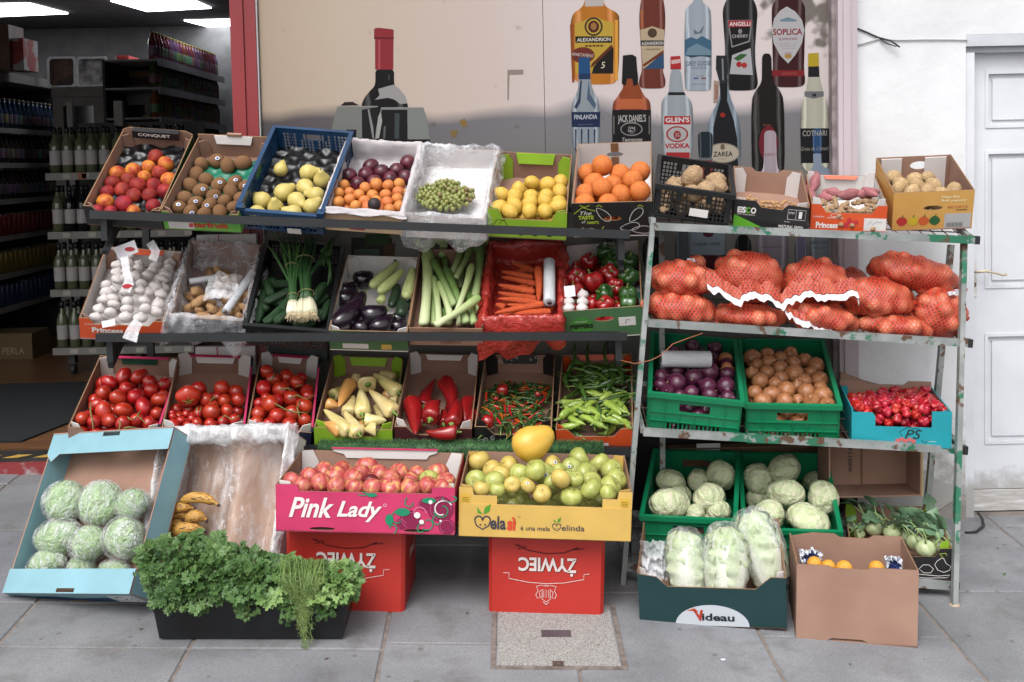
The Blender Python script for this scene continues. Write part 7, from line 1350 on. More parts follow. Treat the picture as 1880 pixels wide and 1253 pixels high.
# carrots
CRT = mat('carrot_skin', 'bd4c1a', 'cc5c26', c3='b4451a', rough=.55, scale=2, stretch=(.6, .6, 7), contrast=.9, var=.07, bump=.5, bscale=5, bdist=.03); kc = K_long('carrot', [(0, .2), (.02, .7), (.06, .95), (.2, 1), (.6, .85), (.85, .6), (.96, .35), (1, .08)], CRT, bend=.3, wob=.1, n=10)
random.seed(12)
for s, r, h in [((1205, 215, 1080, 165), 20, .07), ((1200, 250, 1020, 215), 20, .085), ((1215, 285, 1020, 245), 19, .09), ((1210, 330, 1000, 285), 22, .1), ((1220, 365, 1000, 330), 20, .1), ((1240, 395, 1000, 365), 20, .105), ((1225, 190, 1230, 375), 25, .12), ((1250, 420, 1050, 400), 19, .11), ((1260, 395, 980, 450), 20, .125), ((1300, 440, 1090, 455), 20, .11), ((1310, 420, 1180, 385), 18, .1), ((1040, 420, 985, 400), 22, .09), ((1200, 310, 1060, 340), 18, .08), ((1180, 200, 1060, 240), 18, .06), ((1230, 440, 1100, 430), 20, .09), ((1180, 300, 1020, 310), 20, .07), ((1100, 380, 1000, 400), 20, .08), ((1300, 400, 1220, 430), 20, .08), ((1150, 430, 1000, 430), 20, .07), ((1180, 350, 1020, 350), 20, .07), ((1180, 390, 1020, 390), 20, .07), ((1290, 455, 1020, 460), 20, .09)]:
 long_put(oCarrot, kc, s, t2, h, 'orange carrot in the red bag lined box', 'carrot', 'carrots in the red lined box', r, roll=rnd(0, 6))
roll(oCarrot, (1290, 390, 1290, 160), t2, .135, 34, 'white roll of plastic bags standing up in the carrot box')
# bell peppers
RP = mat('red_pepper', '7c1216', '9c1c1c', rough=.22, scale=1.5, var=.12, spec=.6, coat=.3); GP = mat('green_pepper', '1c3c18', '2f5a20', rough=.22, scale=1.5, var=.15, spec=.6, coat=.3); kr, kgp = K_pepper('red_pepper', RP), K_pepper('green_pepper', GP)
random.seed(14)
scatter(oPepper, [kr, kgp], [(1510, 165, 48, 0), (1430, 260, 54, 0), (1522, 280, 58, 0), (1630, 235, 54, 0), (1620, 125, 55, 1), (1735, 165, 55, 1), (1745, 245, 55, 1), (1610, 340, 50, 1), (1735, 350, 52, 1), (1595, 405, 50, 0), (1735, 400, 45, 1), (1540, 400, 40, 0), (1660, 300, 45, 0), (1440, 330, 45, 0), (1670, 170, 45, 1)], t2, .1,
  ['glossy red bell pepper in the tall green box', 'glossy green bell pepper in the tall green box'], 'bell pepper', ['red bell peppers in the tall green box', 'green bell peppers in the tall green box'], up=1.0, fillkind=0)
for p in ((1400, 385), (1400, 420), (1480, 345), (1478, 385), (1475, 420)):
 c = onp(oPepper, 590 + p[0] / 3.082, 430 + p[1] / 3.082, .13); kgar.put(oPepper.M @ Matrix.Translation(c) @ RM(rnd(-.3, .3), 'Y') @ RM(-.5, 'X') @ SM(33 / 3.082 * 4.1 / F), 'white garlic bulb in the bell pepper box', 'garlic', 'garlic bulbs in the pepper box')
ribbon([(1045, 525), (1047, 545)], .04, LBL, 'net_tag', 'white garlic tag in the bell pepper box', 'tag', 4.03)
# --- tomatoes
TOM = mat('tomato_skin', '961e14', 'ac2a1a', rough=.28, scale=1.2, var=.09, spec=.6, coat=.25, hue=.006); TOM2 = mat('tomato_skin2', '9e2418', 'b4361e', rough=.3, scale=1.2, var=.08, spec=.6, coat=.2)
ktm = K_tomato('tomato', TOM, .94, False); ktc = K_tomato('tomato', TOM2, .9, True); kpl = K_ball('plum_tomato', TOM, .86, .86, 1.15, .02, 20, 13); kbf = K_tomato('beef_tomato', TOM2, .78, True, .05)
random.seed(17)
PT = ['red plum tomato in the brown cardboard box', 'round red tomato in the brown cardboard box']
scatter(oT1, [kpl, ktm], [(405, 265, 54, 0), (515, 265, 56, 0), (305, 293, 50, 0), (580, 305, 50, 1), (700, 320, 48, 1), (280, 370, 50, 1), (420, 340, 50, 1), (610, 368, 50, 1), (350, 420, 58, 0), (495, 400, 62, 0), (655, 420, 48, 0), (220, 440, 48, 0), (262, 510, 62, 0), (390, 490, 58, 0), (550, 475, 56, 0), (130, 545, 50, 0), (310, 570, 52, 0), (420, 565, 48, 1), (480, 560, 45, 1), (620, 495, 42, 1), (545, 565, 42, 1), (680, 380, 40, 1), (210, 570, 44, 1)], t4, .068, PT, 'tomato', ['plum tomatoes in the brown box', 'round tomatoes in the brown box'])
scatter(oT2, [ktm, ktc, kbf], [(920, 340, 54, 0), (1080, 335, 54, 1), (1180, 350, 48, 0), (970, 405, 48, 1), (835, 430, 80, 2), (1095, 420, 46, 0), (1185, 420, 48, 0), (1025, 455, 42, 0), (725, 490, 27, 0), (770, 500, 24, 0), (825, 495, 26, 0), (740, 530, 28, 0), (790, 535, 30, 0), (690, 545, 28, 0), (875, 525, 30, 0), (935, 500, 34, 0), (990, 510, 60, 0), (1120, 485, 48, 1), (715, 582, 44, 0), (1010, 565, 44, 0), (1100, 550, 42, 0), (900, 560, 36, 0), (1150, 540, 38, 0), (850, 575, 32, 0), (1060, 390, 34, 0)], t4, .062,
  ['round red tomato in the second box of the lowest tier', 'red tomato with a green calyx in the second box of the lowest tier', 'large ribbed beef tomato among smaller ones'], 'tomato', ['round tomatoes in the second box', 'tomatoes with calyx in the second box', None], fillkind=0)
scatter(oT3, [ktm, ktc], [(1400, 215, 46, 1), (1545, 250, 52, 0), (1440, 280, 50, 1), (1350, 345, 52, 0), (1480, 365, 56, 0), (1625, 315, 48, 1), (1705, 335, 50, 0), (1610, 250, 40, 0), (1320, 425, 42, 0), (1395, 460, 60, 0), (1555, 415, 54, 0), (1675, 440, 58, 0), (1725, 385, 44, 0), (1450, 410, 46, 0), (1315, 505, 46, 0), (1460, 530, 52, 0), (1560, 515, 54, 0), (1655, 530, 46, 0), (1285, 548, 46, 0), (1540, 590, 50, 0), (1385, 568, 42, 0), (1500, 330, 38, 0), (1340, 300, 36, 0), (1390, 390, 36, 0)], t4, .068,
  ['round red vine tomato in the pink and navy edged box', 'vine tomato with green calyx in the pink and navy edged box'], 'tomato', ['round vine tomatoes', 'vine tomatoes with calyx'])
VINE = mat('vine_stem', '5c6a34', '7c7a48', rough=.7, var=0)
def vine(o, paths, tr, h, lab):
 ox, oy, s = tr; e = None; b = MB()
 for pts in paths: b.tube([onp(o, ox + x / s, oy + y / s, h + (.01 if i % 2 else 0)) for i, (x, y) in enumerate(pts)], [.0026] * (len(pts) - 1) + [.0016], 5)
 ob = b.build('tomato_vine', VINE); ob.matrix_world = o.M; tag(ob, lab, 'vine stem')
vine(oT1, [[(175, 410), (172, 470), (185, 530), (192, 595)], [(370, 600), (380, 560), (375, 530)], [(430, 510), (450, 530), (480, 520), (520, 470), (500, 500), (560, 560)], [(400, 590), (440, 580), (500, 590)], [(665, 240), (668, 285), (650, 300)]], t4, .108, 'dry tomato vine stems lying on the plum tomatoes')
vine(oT2, [[(1000, 400), (1030, 375), (1045, 390), (1020, 360)], [(900, 480), (910, 450), (935, 450), (925, 480)], [(1060, 540), (1100, 500), (1150, 530), (1200, 500)], [(1130, 470), (1120, 450)]], t4, .1, 'green tomato vine stems on the mixed round tomatoes')
vine(oT3, [[(1420, 260), (1450, 200), (1440, 240)], [(1360, 390), (1450, 420), (1520, 460), (1600, 480), (1680, 480)], [(1480, 320), (1540, 310), (1560, 340)], [(1540, 380), (1600, 360), (1660, 390), (1720, 360)], [(1620, 400), (1600, 450), (1620, 520)], [(1590, 300), (1640, 290)]], t4, .112, 'tangled tomato vine stems on the vine tomatoes')
# pale peppers
YP = mat('pale_yellow_pepper', 'c4b06e', 'd6c894', c3='cdbd80', rough=.25, scale=1.2, var=.06, spec=.5, coat=.2, hue=.012); OP = mat('peach_pepper', 'c08a4a', 'cf9a5c', rough=.25, scale=1.2, var=.06, spec=.5, coat=.2); prp = [(0, .95), (.012, 1.02), (.06, 1.1), (.2, 1.08), (.45, .88), (.7, .62), (.9, .34), (.98, .14), (1, .04)]
def K_ppep(nm, m, bend=.25):
 def f():
  k = K_long(nm, [(0, .3), (.01, .8), (.05, 1.05), (.12, 1.12), (.3, 1.02), (.5, .85), (.72, .6), (.9, .34), (.98, .14), (1, .03)], m, bend=bend, wob=.14, n=16, ridges=.05).fn(); c = MB(); c.lathe([(.45, .005), (.3, -.015), (.14, -.03), (.11, -.1), (.16, -.14), (.02, -.145)], 9); c.build('stem', STEMG, k); return k
 return Kind(f)
kyp, kop = K_ppep('pointed_pepper', YP), K_ppep('pointed_pepper', OP)
random.seed(19)
def many_long(o, lst, tr, lab, cat, grp):
 for (s, r, h, k) in lst:
  ki = k if isinstance(k, Kind) else k[0]; long_put(o, ki, s, tr, h, lab[0] if k in (kyp,) else lab[-1], cat, grp[0] if k in (kyp,) else grp[-1], r, roll=rnd(0, 6))
many_long(oYP, [((250, 215, 180, 345), 36, .08, kop), ((505, 270, 370, 165), 36, .09, kyp), ((480, 200, 400, 160), 30, .05, kyp), ((340, 225, 330, 190), 46, .1, kyp), ((150, 285, 210, 230), 34, .05, kyp), ((310, 385, 300, 250), 40, .1, kyp), ((480, 375, 345, 255), 40, .11, kyp), ((120, 330, 180, 345), 32, .07, kop), ((230, 380, 260, 285), 38, .07, kyp), ((240, 480, 100, 360), 38, .09, kyp), ((290, 490, 210, 370), 40, .09, kyp), ((320, 420, 440, 420), 36, .09, kyp), ((440, 270, 480, 300), 30, .06, kop), ((480, 300, 520, 340), 28, .06, kyp), ((200, 480, 90, 430), 34, .07, kop), ((385, 470, 320, 470), 34, .09, kyp), ((300, 470, 310, 400), 34, .05, kop), ((400, 340, 420, 440), 30, .05, kyp), ((270, 185, 300, 220), 26, .04, kyp)], tc5,
          ['pale yellow pointed pepper in the lime green box', 'peach coloured pointed pepper in the lime green box'], 'pepper', ['pale yellow peppers in the lime green box', 'peach coloured peppers in the lime green box'])
RPP = mat('red_pointed_pepper', '700e12', '8c1618', rough=.3, scale=1, var=.1, spec=.6, coat=.3); krp = K_ppep('pointed_pepper', RPP, .5); krp2 = K_ppep('pointed_pepper', RPP, -.4)
for s, r, h, k in [((640, 345, 705, 190), 34, .06, krp), ((755, 205, 785, 385), 38, .08, krp), ((570, 310, 600, 490), 40, .08, krp2), ((675, 415, 730, 310), 42, .09, krp), ((790, 440, 830, 305), 36, .1, krp2), ((820, 480, 650, 475), 34, .09, krp), ((750, 440, 740, 360), 34, .06, krp2), ((890, 310, 860, 430), 34, .06, krp), ((915, 380, 890, 450), 30, .05, krp2), ((640, 440, 560, 420), 30, .05, krp), ((870, 350, 900, 310), 28, .05, krp), ((790, 360, 780, 300), 26, .05, krp), ((860, 460, 800, 400), 30, .05, krp2)]:
 long_put(oRP, k, s, tc5, h, 'long glossy red pointed pepper in the maroon box', 'pepper', 'red pointed peppers in the maroon box', r * 1.12, roll=rnd(0, 6))
# chillies
def K_chilli(nm, m, bend, thick=1):
 def f():
  o = K_long(nm, [(0, .5), (.03, .85), (.15, 1), (.5, .9), (.8, .6), (.95, .25), (1, .03)], m, bend=bend, wob=.05, n=7).fn(); c = MB(); c.tube([(0, 0, .01), (0, 0, -.05), (.3, 0, -.16)], [.75, .3, .22], 5); c.build('stem', STEMG, o); return o
 return Kind(f)
CG = mat('small_green_chilli', '1c3416', '34501e', rough=.3, var=.2, spec=.5); CRD = mat('small_red_chilli', '9a2a14', 'b03c18', rough=.3, var=.15, hue=.02); ks = [K_chilli('small_chilli', CG, 1.6), K_chilli('small_chilli', CG, -.8), K_chilli('small_chilli', CRD, 1.2)]
random.seed(23)
o = oCh
for i in range(270):
 x = rnd(.02, o.W - .02); y = rnd(.015, .37); x = .5 * o.W + (x - .5 * o.W) * (1 - .25 * max(0, (y - .28) / .1)); top = .025 + .035 * min(1, (.38 - y) / .12); z = rnd(.015, top + .012) if i < 60 else top + rnd(-.012, .012); a = rnd(0, 2 * pi); L = rnd(.045, .075); k = 2 if rnd(0, 1) < .27 else random.randrange(2); d = V((cos(a), sin(a), rnd(-.15, .2))).normalized()
 p = V((x, y, z)) - d * L * .5; p.x = max(.012, min(o.W - .012, p.x)); q = p + d * L;
 if q.x < .008 or q.x > o.W - .008 or q.y < .01: d = V((-d.x, abs(d.y), d.z))
 R = d.to_track_quat('Z', 'Y').to_matrix().to_4x4() @ RM(rnd(0, 6), 'Z'); r = rnd(.0046, .0062)
 ks[k].put(o.M @ Matrix.Translation(p) @ R @ SM(r, r, L), 'small red chilli in the black scrollwork box' if k == 2 else 'small dark green chilli in the black scrollwork box', 'chilli', 'small red chillies' if k == 2 else 'small green chillies')
kbo = K_tomato('round_chilli', RP, .9, True, .05)
scatter(oCh, [kbo], [(1065, 255, 30), (985, 425, 36), (1030, 300, 14), (1255, 275, 16)], tc5, .085, 'round red chilli lying among the small chillies', 'chilli', 'round red chillies', fill=False)
GC = mat('green_chilli', '2a4418', '48682a', c3='365220', rough=.25, scale=.6, var=.2, spec=.5, hue=.01, coat=.2); GC2 = mat('pale_green_chilli', '6f8a34', '93a548', rough=.25, scale=.8, var=.12, spec=.5, coat=.2); kgc = [K_chilli('green_chilli', GC, 2.2), K_chilli('green_chilli', GC, -1.2), K_chilli('green_chilli', GC2, 1.0), K_chilli('green_chilli', GC2, -.5)]
o = oGr
for i in range(104):
 y = rnd(.02, .46); x = rnd(.03, o.W - .03); top = .045 + .045 * min(1, (.5 - y) / .15); z = rnd(.02, top) if i < 34 else top + rnd(-.008, .02); a = rnd(-.9, .9) + (pi if rnd(0, 1) < .5 else 0); L = rnd(.09, .15); pale = y < .26 and rnd(0, 1) < .62; k = 2 + random.randrange(2) if pale else random.randrange(2)
 if i % 4 == 0: a += pi / 2
 L *= .75 if pale else 1; d = V((cos(a), sin(a), rnd(-.12, .15))).normalized(); c = V((x, y, z)); p = c - d * L / 2; q = c + d * L / 2
 for s_ in (p, q):
  if s_.x < .014: c.x += .014 - s_.x
  if s_.x > o.W - .014: c.x -= s_.x - (o.W - .014)
  if s_.y < .012: c.y += .012 - s_.y
 p = c - d * L / 2
 if k in (0, 2): L *= .9
 r = rnd(.013, .0165) if pale else rnd(.0095, .0125); R = d.to_track_quat('Z', 'Y').to_matrix().to_4x4() @ RM(rnd(0, 6), 'Z')
 kgc[k].put(o.M @ Matrix.Translation(p) @ R @ SM(r, r, L), 'pale green chilli near the front of the orange box' if pale else 'long dark green chilli in the orange box', 'chilli', 'pale green chillies' if pale else 'long green chillies')
for x in (1460, 1530, 1625):
 c = onp(o, 560 + x / 2.9375, 630 + 110 / 2.9375, .08); kgc[1].put(o.M @ Matrix.Translation(c) @ RM(-1.3, 'X') @ SM(.008, .008, .12), 'long green chilli sticking up over the back of the orange box', 'chilli', 'chillies at the back of the orange box')
# --- apples
APK = mat('pink_apple', '98302f', 'c8a05a', c3='b25450', rough=.38, scale=1.0, stretch=(2.4, 2.4, .5), contrast=.7, var=.07, spec=.5, coat=.2); APG = mat('green_apple', '8f9848', 'aeb064', c3='a0a456', rough=.38, scale=1.6, var=.06, spec=.5, coat=.2, speck=('6e7838', 16, .1)); APY = mat('yellow_apple', 'b39c4c', 'c2ac60', rough=.4, scale=1.6, var=.06, spec=.5, speck=('8a7030', 14, .12)); APD = mat('dark_red_apple', '4a1218', '6a1a20', rough=.3, scale=3, stretch=(3, 3, .4), var=.05)
ka, kag, kay, kad = K_apple(APK), K_apple(APG), K_apple(APY), K_apple(APD)
random.seed(29)
scatter(oPink, [ka, kag, kad], [(278, 252, 48, 0), (465, 248, 52, 0), (630, 262, 50, 0), (812, 258, 52, 0), (218, 298, 54, 0), (440, 285, 48, 0), (545, 305, 50, 0), (328, 315, 58, 0), (188, 338, 50, 0), (430, 338, 52, 0), (660, 325, 46, 0), (730, 330, 48, 1), (578, 345, 56, 0), (505, 330, 44, 0), (850, 320, 48, 0), (690, 360, 48, 0), (140, 345, 44, 0), (265, 370, 46, 0), (375, 370, 48, 0), (480, 364, 40, 2), (790, 370, 48, 0), (830, 345, 46, 0), (600, 370, 48, 0), (700, 290, 46, 0), (100, 350, 46, 0), (375, 268, 46, 0)], t7b, .148,
  ['red and yellow apple in the bright pink box', 'single green apple among the red ones', 'small very dark red apple at the front of the pink box'], 'apple', ['red apples in the pink box', None, None], up=1.1, fillkind=0)
ys = scatter(oMel, [kag, kay], [(1013, 200, 50, 1), (1075, 240, 45, 1), (1150, 222, 46, 1), (1215, 255, 52, 0), (1000, 292, 50, 0), (1105, 312, 50, 0), (1268, 240, 45, 0), (1135, 275, 46, 1), (1340, 272, 50, 0), (1355, 225, 45, 1), (1435, 228, 46, 0), (1498, 168, 52, 0), (1582, 212, 46, 0), (1520, 260, 52, 0), (1632, 238, 50, 0), (1685, 288, 48, 0), (1425, 302, 48, 0), (1550, 300, 48, 0), (1630, 322, 50, 0), (1428, 362, 52, 0), (1525, 372, 50, 0), (1312, 372, 52, 0), (1220, 340, 50, 0), (1152, 388, 40, 1), (1230, 398, 38, 1), (1375, 350, 46, 1), (1465, 412, 38, 0), (1380, 410, 36, 0), (1290, 318, 44, 1), (1098, 370, 38, 0), (1060, 350, 40, 1), (1590, 380, 40, 0), (1390, 260, 42, 0)], t7b, .15,
  ['pale green apple in the yellow printed box', 'yellowish apple in the yellow printed box'], 'apple', ['green apples in the yellow box', 'yellow apples in the yellow box'], up=1.1, fillkind=0, mound=.03)
for i in (9, 10, 8, 24): sticker(ys[i], .2, m2=mat('sticker_dark', '2c3440', None, var=0))
PAPY = mat('papaya_skin', 'c49a36', 'd0a848', rough=.4, scale=1.4, var=0, bump=.1, speck=('a87a2c', 9, .08)); kpa = K_long('papaya', [(0, .1), (.03, .42), (.12, .78), (.3, 1.0), (.5, .98), (.7, .8), (.85, .6), (.95, .42), (.99, .2), (1, .05)], PAPY, bend=-.1, wob=.04, n=24)
a, c = P(944, 828, 3.87), P(1016, 791, 3.93); D = c - a; L = D.length; c = a + D * .98
z = (c - a).normalized(); x = z.cross(V((0, 1, 0))).normalized(); y = z.cross(x); kpa.put(Matrix(((x.x, y.x, z.x, a.x), (x.y, y.y, z.y, a.y), (x.z, y.z, z.z, a.z), (0, 0, 0, 1))) @ SM(.064, .064, (c - a).length), 'large smooth golden melon-like fruit lying on top of the green apples', 'papaya', None)
# --- onions
ONR = mat('red_onion_skin', '3a1024', '642844', c3='4a1a34', rough=.25, scale=1.3, stretch=(5, 5, .4), contrast=.9, var=.12, spec=.6, bump=.15, bdist=.02); ONB = mat('brown_onion_skin', '86502f', 'b5825a', c3='9c6640', rough=.32, scale=1.4, stretch=(5, 5, .4), contrast=.9, var=.09, spec=.55, bump=.15, bdist=.02); ROOTM = mat('root_hairs', 'a88c68', None, rough=.9, var=0)
kro, kbo2 = K_onion('red_onion', ONR, ROOTM), K_onion('brown_onion', ONB, ROOTM)
random.seed(41)
scatter(oRO, [kro], [(380, 635, 52), (295, 665, 42), (205, 690, 52), (215, 632, 36), (145, 660, 36), (365, 705, 42), (450, 705, 44), (285, 735, 36), (372, 748, 38), (460, 758, 34), (450, 645, 36), (390, 575, 34), (290, 510, 34), (140, 700, 32), (240, 600, 34), (330, 600, 34), (170, 732, 34), (300, 560, 34), (200, 540, 34), (400, 520, 34), (460, 600, 34), (230, 750, 30)], t3, .14, 'shiny red onion in the green plastic crate', 'red onion', 'red onions in the green crate', fill=True)
scatter(oRO, [kbo2], [(450, 575, 34), (455, 620, 30)], t3, .15, 'brown onion among the red onions', 'brown onion', 'brown onions among the red ones', fill=False)
roll(oRO, (138, 572, 375, 575), t3, .20, 40, 'white roll of plastic bags lying on the red onions')
scatter(oBO, [kbo2], [(578, 568, 42), (650, 590, 36), (760, 548, 34), (825, 580, 34), (890, 605, 38), (780, 595, 38), (710, 617, 38), (575, 640, 34), (640, 640, 36), (800, 652, 46), (850, 640, 32), (870, 680, 36), (620, 680, 40), (720, 665, 34), (690, 690, 34), (905, 680, 40), (745, 715, 42), (660, 735, 44), (585, 735, 36), (790, 705, 30), (850, 730, 40), (925, 740, 44), (630, 775, 42), (745, 775, 40), (800, 770, 26), (860, 778, 40), (940, 790, 36), (650, 560, 36), (700, 570, 34), (910, 715, 34), (610, 600, 34)], t3, .145, 'brown onion in the green plastic crate', 'brown onion', 'brown onions in the green crate', fill=True)
# scotch bonnets
SB = mat('scotch_bonnet', '98141a', 'b0202a', rough=.32, scale=1, var=.13, spec=.45, coat=.1, hue=.008);
def sbf():
 def g(d):
  a = atan2(d.y, d.x); q = sqrt(max(0, 1 - d.z * d.z)); r = 1 + .2 * cos(4 * a) * q - .3 * exp(-(1 - d.z) / .1) + .25 * nz(d.x * 2.5, d.y * 2.5, d.z * 2.5) - .2 * exp(-(1 + d.z) / .1); return V((d.x * r, d.y * r, d.z * r * .95))
 b = body('scotch_bonnet', g, SB, 24, 14); child_stem(b, [(0, 0, .7), (.05, 0, 1.05)], .08, STEMG); return b
ksb = Kind(sbf); random.seed(43); pts = []
while len(pts) < 92:
 x, y = rnd(1040, 1480), rnd(712, 892)
 if y < 745 - (x - 1040) * .1 + 15 or (x < 1100 and y > 800) : continue
 if x > 1180 and x < 1290 and y < 735: continue
 if all((x - a) ** 2 + ((y - b) * 1.35) ** 2 < 1e9 and (x - a) ** 2 + ((y - b) * 1.3) ** 2 > 24 ** 2 for a, b in pts) or rnd(0, 1) < .004: pts.append((x, y))
scatter(oTq, [ksb], [(x, y, rnd(22, 30)) for x, y in pts], t3, .115, 'small wrinkled red scotch bonnet in the turquoise box', 'chilli', 'scotch bonnets in the turquoise box', fill=True)
# --- cabbages
CABP = mat('white_cabbage', '9dab7c', 'c6cca8', c3='b2bc92', rough=.5, scale=1.6, stretch=(1, 1, .5), contrast=.9, var=.06, bump=.45, bscale=2.2, bdist=.07, detail=5, spec=.4)
_n = CABP.node_tree.nodes; _l = CABP.node_tree.links; _b = _n['Principled BSDF']; _s = _b.inputs['Base Color'].links[0].from_socket; _t = _n.new('ShaderNodeTexCoord'); _v = _n.new('ShaderNodeTexNoise'); _v.inputs['Scale'].default_value = 1.5; _v.inputs['Detail'].default_value = 6; _v.inputs['Distortion'].default_value = .8; _mp = _n.new('ShaderNodeMapping'); _mp.inputs['Scale'].default_value = (2.5, 2.5, .6); _l.new(_t.outputs['Object'], _mp.inputs[0]); _l.new(_mp.outputs[0], _v.inputs[0])
_a = _n.new('ShaderNodeMath'); _a.operation = 'SUBTRACT'; _a.inputs[1].default_value = .5; _l.new(_v.outputs[0], _a.inputs[0]); _c = _n.new('ShaderNodeMath'); _c.operation = 'ABSOLUTE'; _l.new(_a.outputs[0], _c.inputs[0]); _r = _n.new('ShaderNodeMapRange'); _r.inputs[1].default_value = 0; _r.inputs[2].default_value = .045; _r.inputs[3].default_value = .85; _r.inputs[4].default_value = 0; _l.new(_c.outputs[0], _r.inputs[0]); _m = _n.new('ShaderNodeMix'); _m.data_type = 'RGBA'; _l.new(_r.outputs[0], _m.inputs[0]); _l.new(_s, _m.inputs[6]); _m.inputs[7].default_value = lin('cdbcb0'); _l.new(_m.outputs[2], _b.inputs['Base Color'])
def K_cab(nm, m, sz=.86, k=0, leaves=7, dp=.045, r0=.9):
 def f():
  random.seed(50 + k); ax = [V((rnd(-1, 1), rnd(-1, 1), rnd(-.4, .9))).normalized() for _ in range(leaves)]; th = [rnd(.15, .55) for _ in ax]
  def g(d):
   r = r0
   for i, (a, t) in enumerate(zip(ax, th)):
    q = d.dot(a) + .07 * nz(d.x * 3 + i, d.y * 3, d.z * 3) - t; r += dp * (1 / (1 + exp(-q * 70))) * (1 if i % 2 else .7)
   r += .03 * nz(d.x * 2, d.y * 2, d.z * 2 + k) + .010 * nz(d.x * 7, d.y * 7, d.z * 4); return V((d.x * r, d.y * r, d.z * r * sz))
  return body(nm, g, m, 44, 26)
 return Kind(f)
kcb = [K_cab('white_cabbage', CABP, .84, i) for i in range(3)]
def cabs(o, lst, tr, h, lab, grp, kinds=kcb, cat='cabbage', tilt=1.2, iny=False):
 for i, p in enumerate(lst):
  x, y, rw, rh = p[:4]; hh = p[4] if len(p) > 4 else h; ox, oy, s = tr; c = onp(o, ox + x / s, oy + y / s, hh); Yd = (o.M @ c).y; r = sqrt(rw * rh) / s * Yd / F; ar = sqrt(rw / rh)
  M = o.M @ Matrix.Translation(c) @ (SM(ar * 1.04, 1.06 / ar, .9) if iny else SM(ar, 1, 1 / ar)) @ RM(rnd(-.3, .3), 'Z') @ RM(rnd(-tilt, tilt), 'Y') @ RM(rnd(-tilt, tilt), 'X') @ RM(rnd(0, 6), 'Z') @ SM(r, r, r * 1.06)
  kinds[i % len(kinds)].put(M, lab, cat, grp)
random.seed(51)
cabs(oCA, [(235, 222, 74, 64), (360, 210, 52, 60), (470, 190, 62, 86, .14), (225, 325, 98, 80, .16), (412, 295, 84, 68, .15), (270, 285, 60, 60, .1), (350, 372, 54, 50), (455, 360, 64, 56, .11), (230, 415, 60, 30, .08), (410, 410, 60, 30, .08), (310, 420, 50, 30, .07)], t8, .12, 'white cabbage with pinkish veins in the crate next to the post', 'white cabbages in the crate next to the post')
cabs(oCB, [(755, 152, 94, 62, .19), (640, 205, 72, 84, .14), (775, 272, 94, 68, .17), (940, 290, 74, 84, .15), (697, 375, 84, 72, .14), (882, 402, 108, 80, .15), (640, 300, 60, 60, .07), (800, 360, 60, 60, .07), (900, 210, 50, 50, .06)], t8, .12, 'white cabbage with pinkish veins in the middle crate', 'white cabbages in the middle crate')
# wrapped lettuces
LETM = mat('lettuce', '84a56a', 'b4c898', c3='9ab880', rough=.5, scale=2.2, contrast=.9, var=.06, bump=.7, bscale=5, bdist=.05, detail=6); klt = [K_cab('wrapped_lettuce', LETM, .95, 20 + i, 9, .05, .87) for i in range(2)]
WRAP = film('cling_film', (.88, .91, .9), .08, .10, 1.7, 1.0, .38, line=1.0, stretch=(.8, 3.2, 1))
for k in klt:
 def mk(kk):
  base = kk.fn
  def f():
   b = base(); s = MB()
   def g(d):
    r = 1.17 + .02 * nz(d.x * 8, d.y * 8, d.z * 8) + .012 * nz(d.x * 20, d.y * 20, d.z * 20) ; return V((d.x * r, d.y * r, d.z * r * .9))
   s.blob(g, 60, 36); s.build('cling_film', WRAP, b); return b
  return f
 k.fn = mk(k)
cabs(oLet, [(340, 462, 106, 100, .075), (528, 468, 106, 112, .075), (695, 475, 84, 78, .075), (305, 642, 122, 80, .07), (465, 682, 98, 90, .075), (648, 655, 90, 112, .07), (252, 790, 106, 66, .05), (425, 822, 92, 50, .04), (600, 825, 92, 52, .04)], t6b, .085, 'round green lettuce wrapped in shiny film in the pale blue box', 'film wrapped lettuces in the pale blue box', klt, 'lettuce', iny=True)
# bananas
BAN = mat('old_banana', 'b58a3c', 'c49a4c', c3='a87c3a', rough=.6, scale=2, contrast=.8, var=.08, speck=('3c2418', 3.2, .30));
def banf():
 o = K_long('banana', [(0, .3), (.02, .6), (.1, .9), (.3, 1.05), (.6, 1.05), (.8, .85), (.9, .45), (.96, .28), (1, .3)], BAN, bend=1.1, wob=.04, n=9).fn(); c = MB(); c.lathe([(.3, .99), (.28, 1.05), (.02, 1.06)], 8); c.build('stalk_end', mat('banana_tip', '2c1e14', None, var=0), o); return o
kb = Kind(banf); random.seed(55)
for s, r, h in [((945, 455, 1140, 478), 28, .15), ((880, 500, 1015, 500), 28, .13), ((870, 555, 990, 545), 28, .12), ((975, 550, 1080, 560), 32, .13), ((875, 605, 975, 590), 28, .11), ((900, 620, 1070, 615), 32, .12), ((835, 645, 960, 640), 30, .10), ((940, 660, 1070, 655), 28, .11)]:
 long_put(oBan, kb, s, t6b, h, 'overripe yellow banana with brown patches in the plastic lined box', 'banana', 'old bananas in the plastic lined box', r, roll=rnd(-.6, .6))
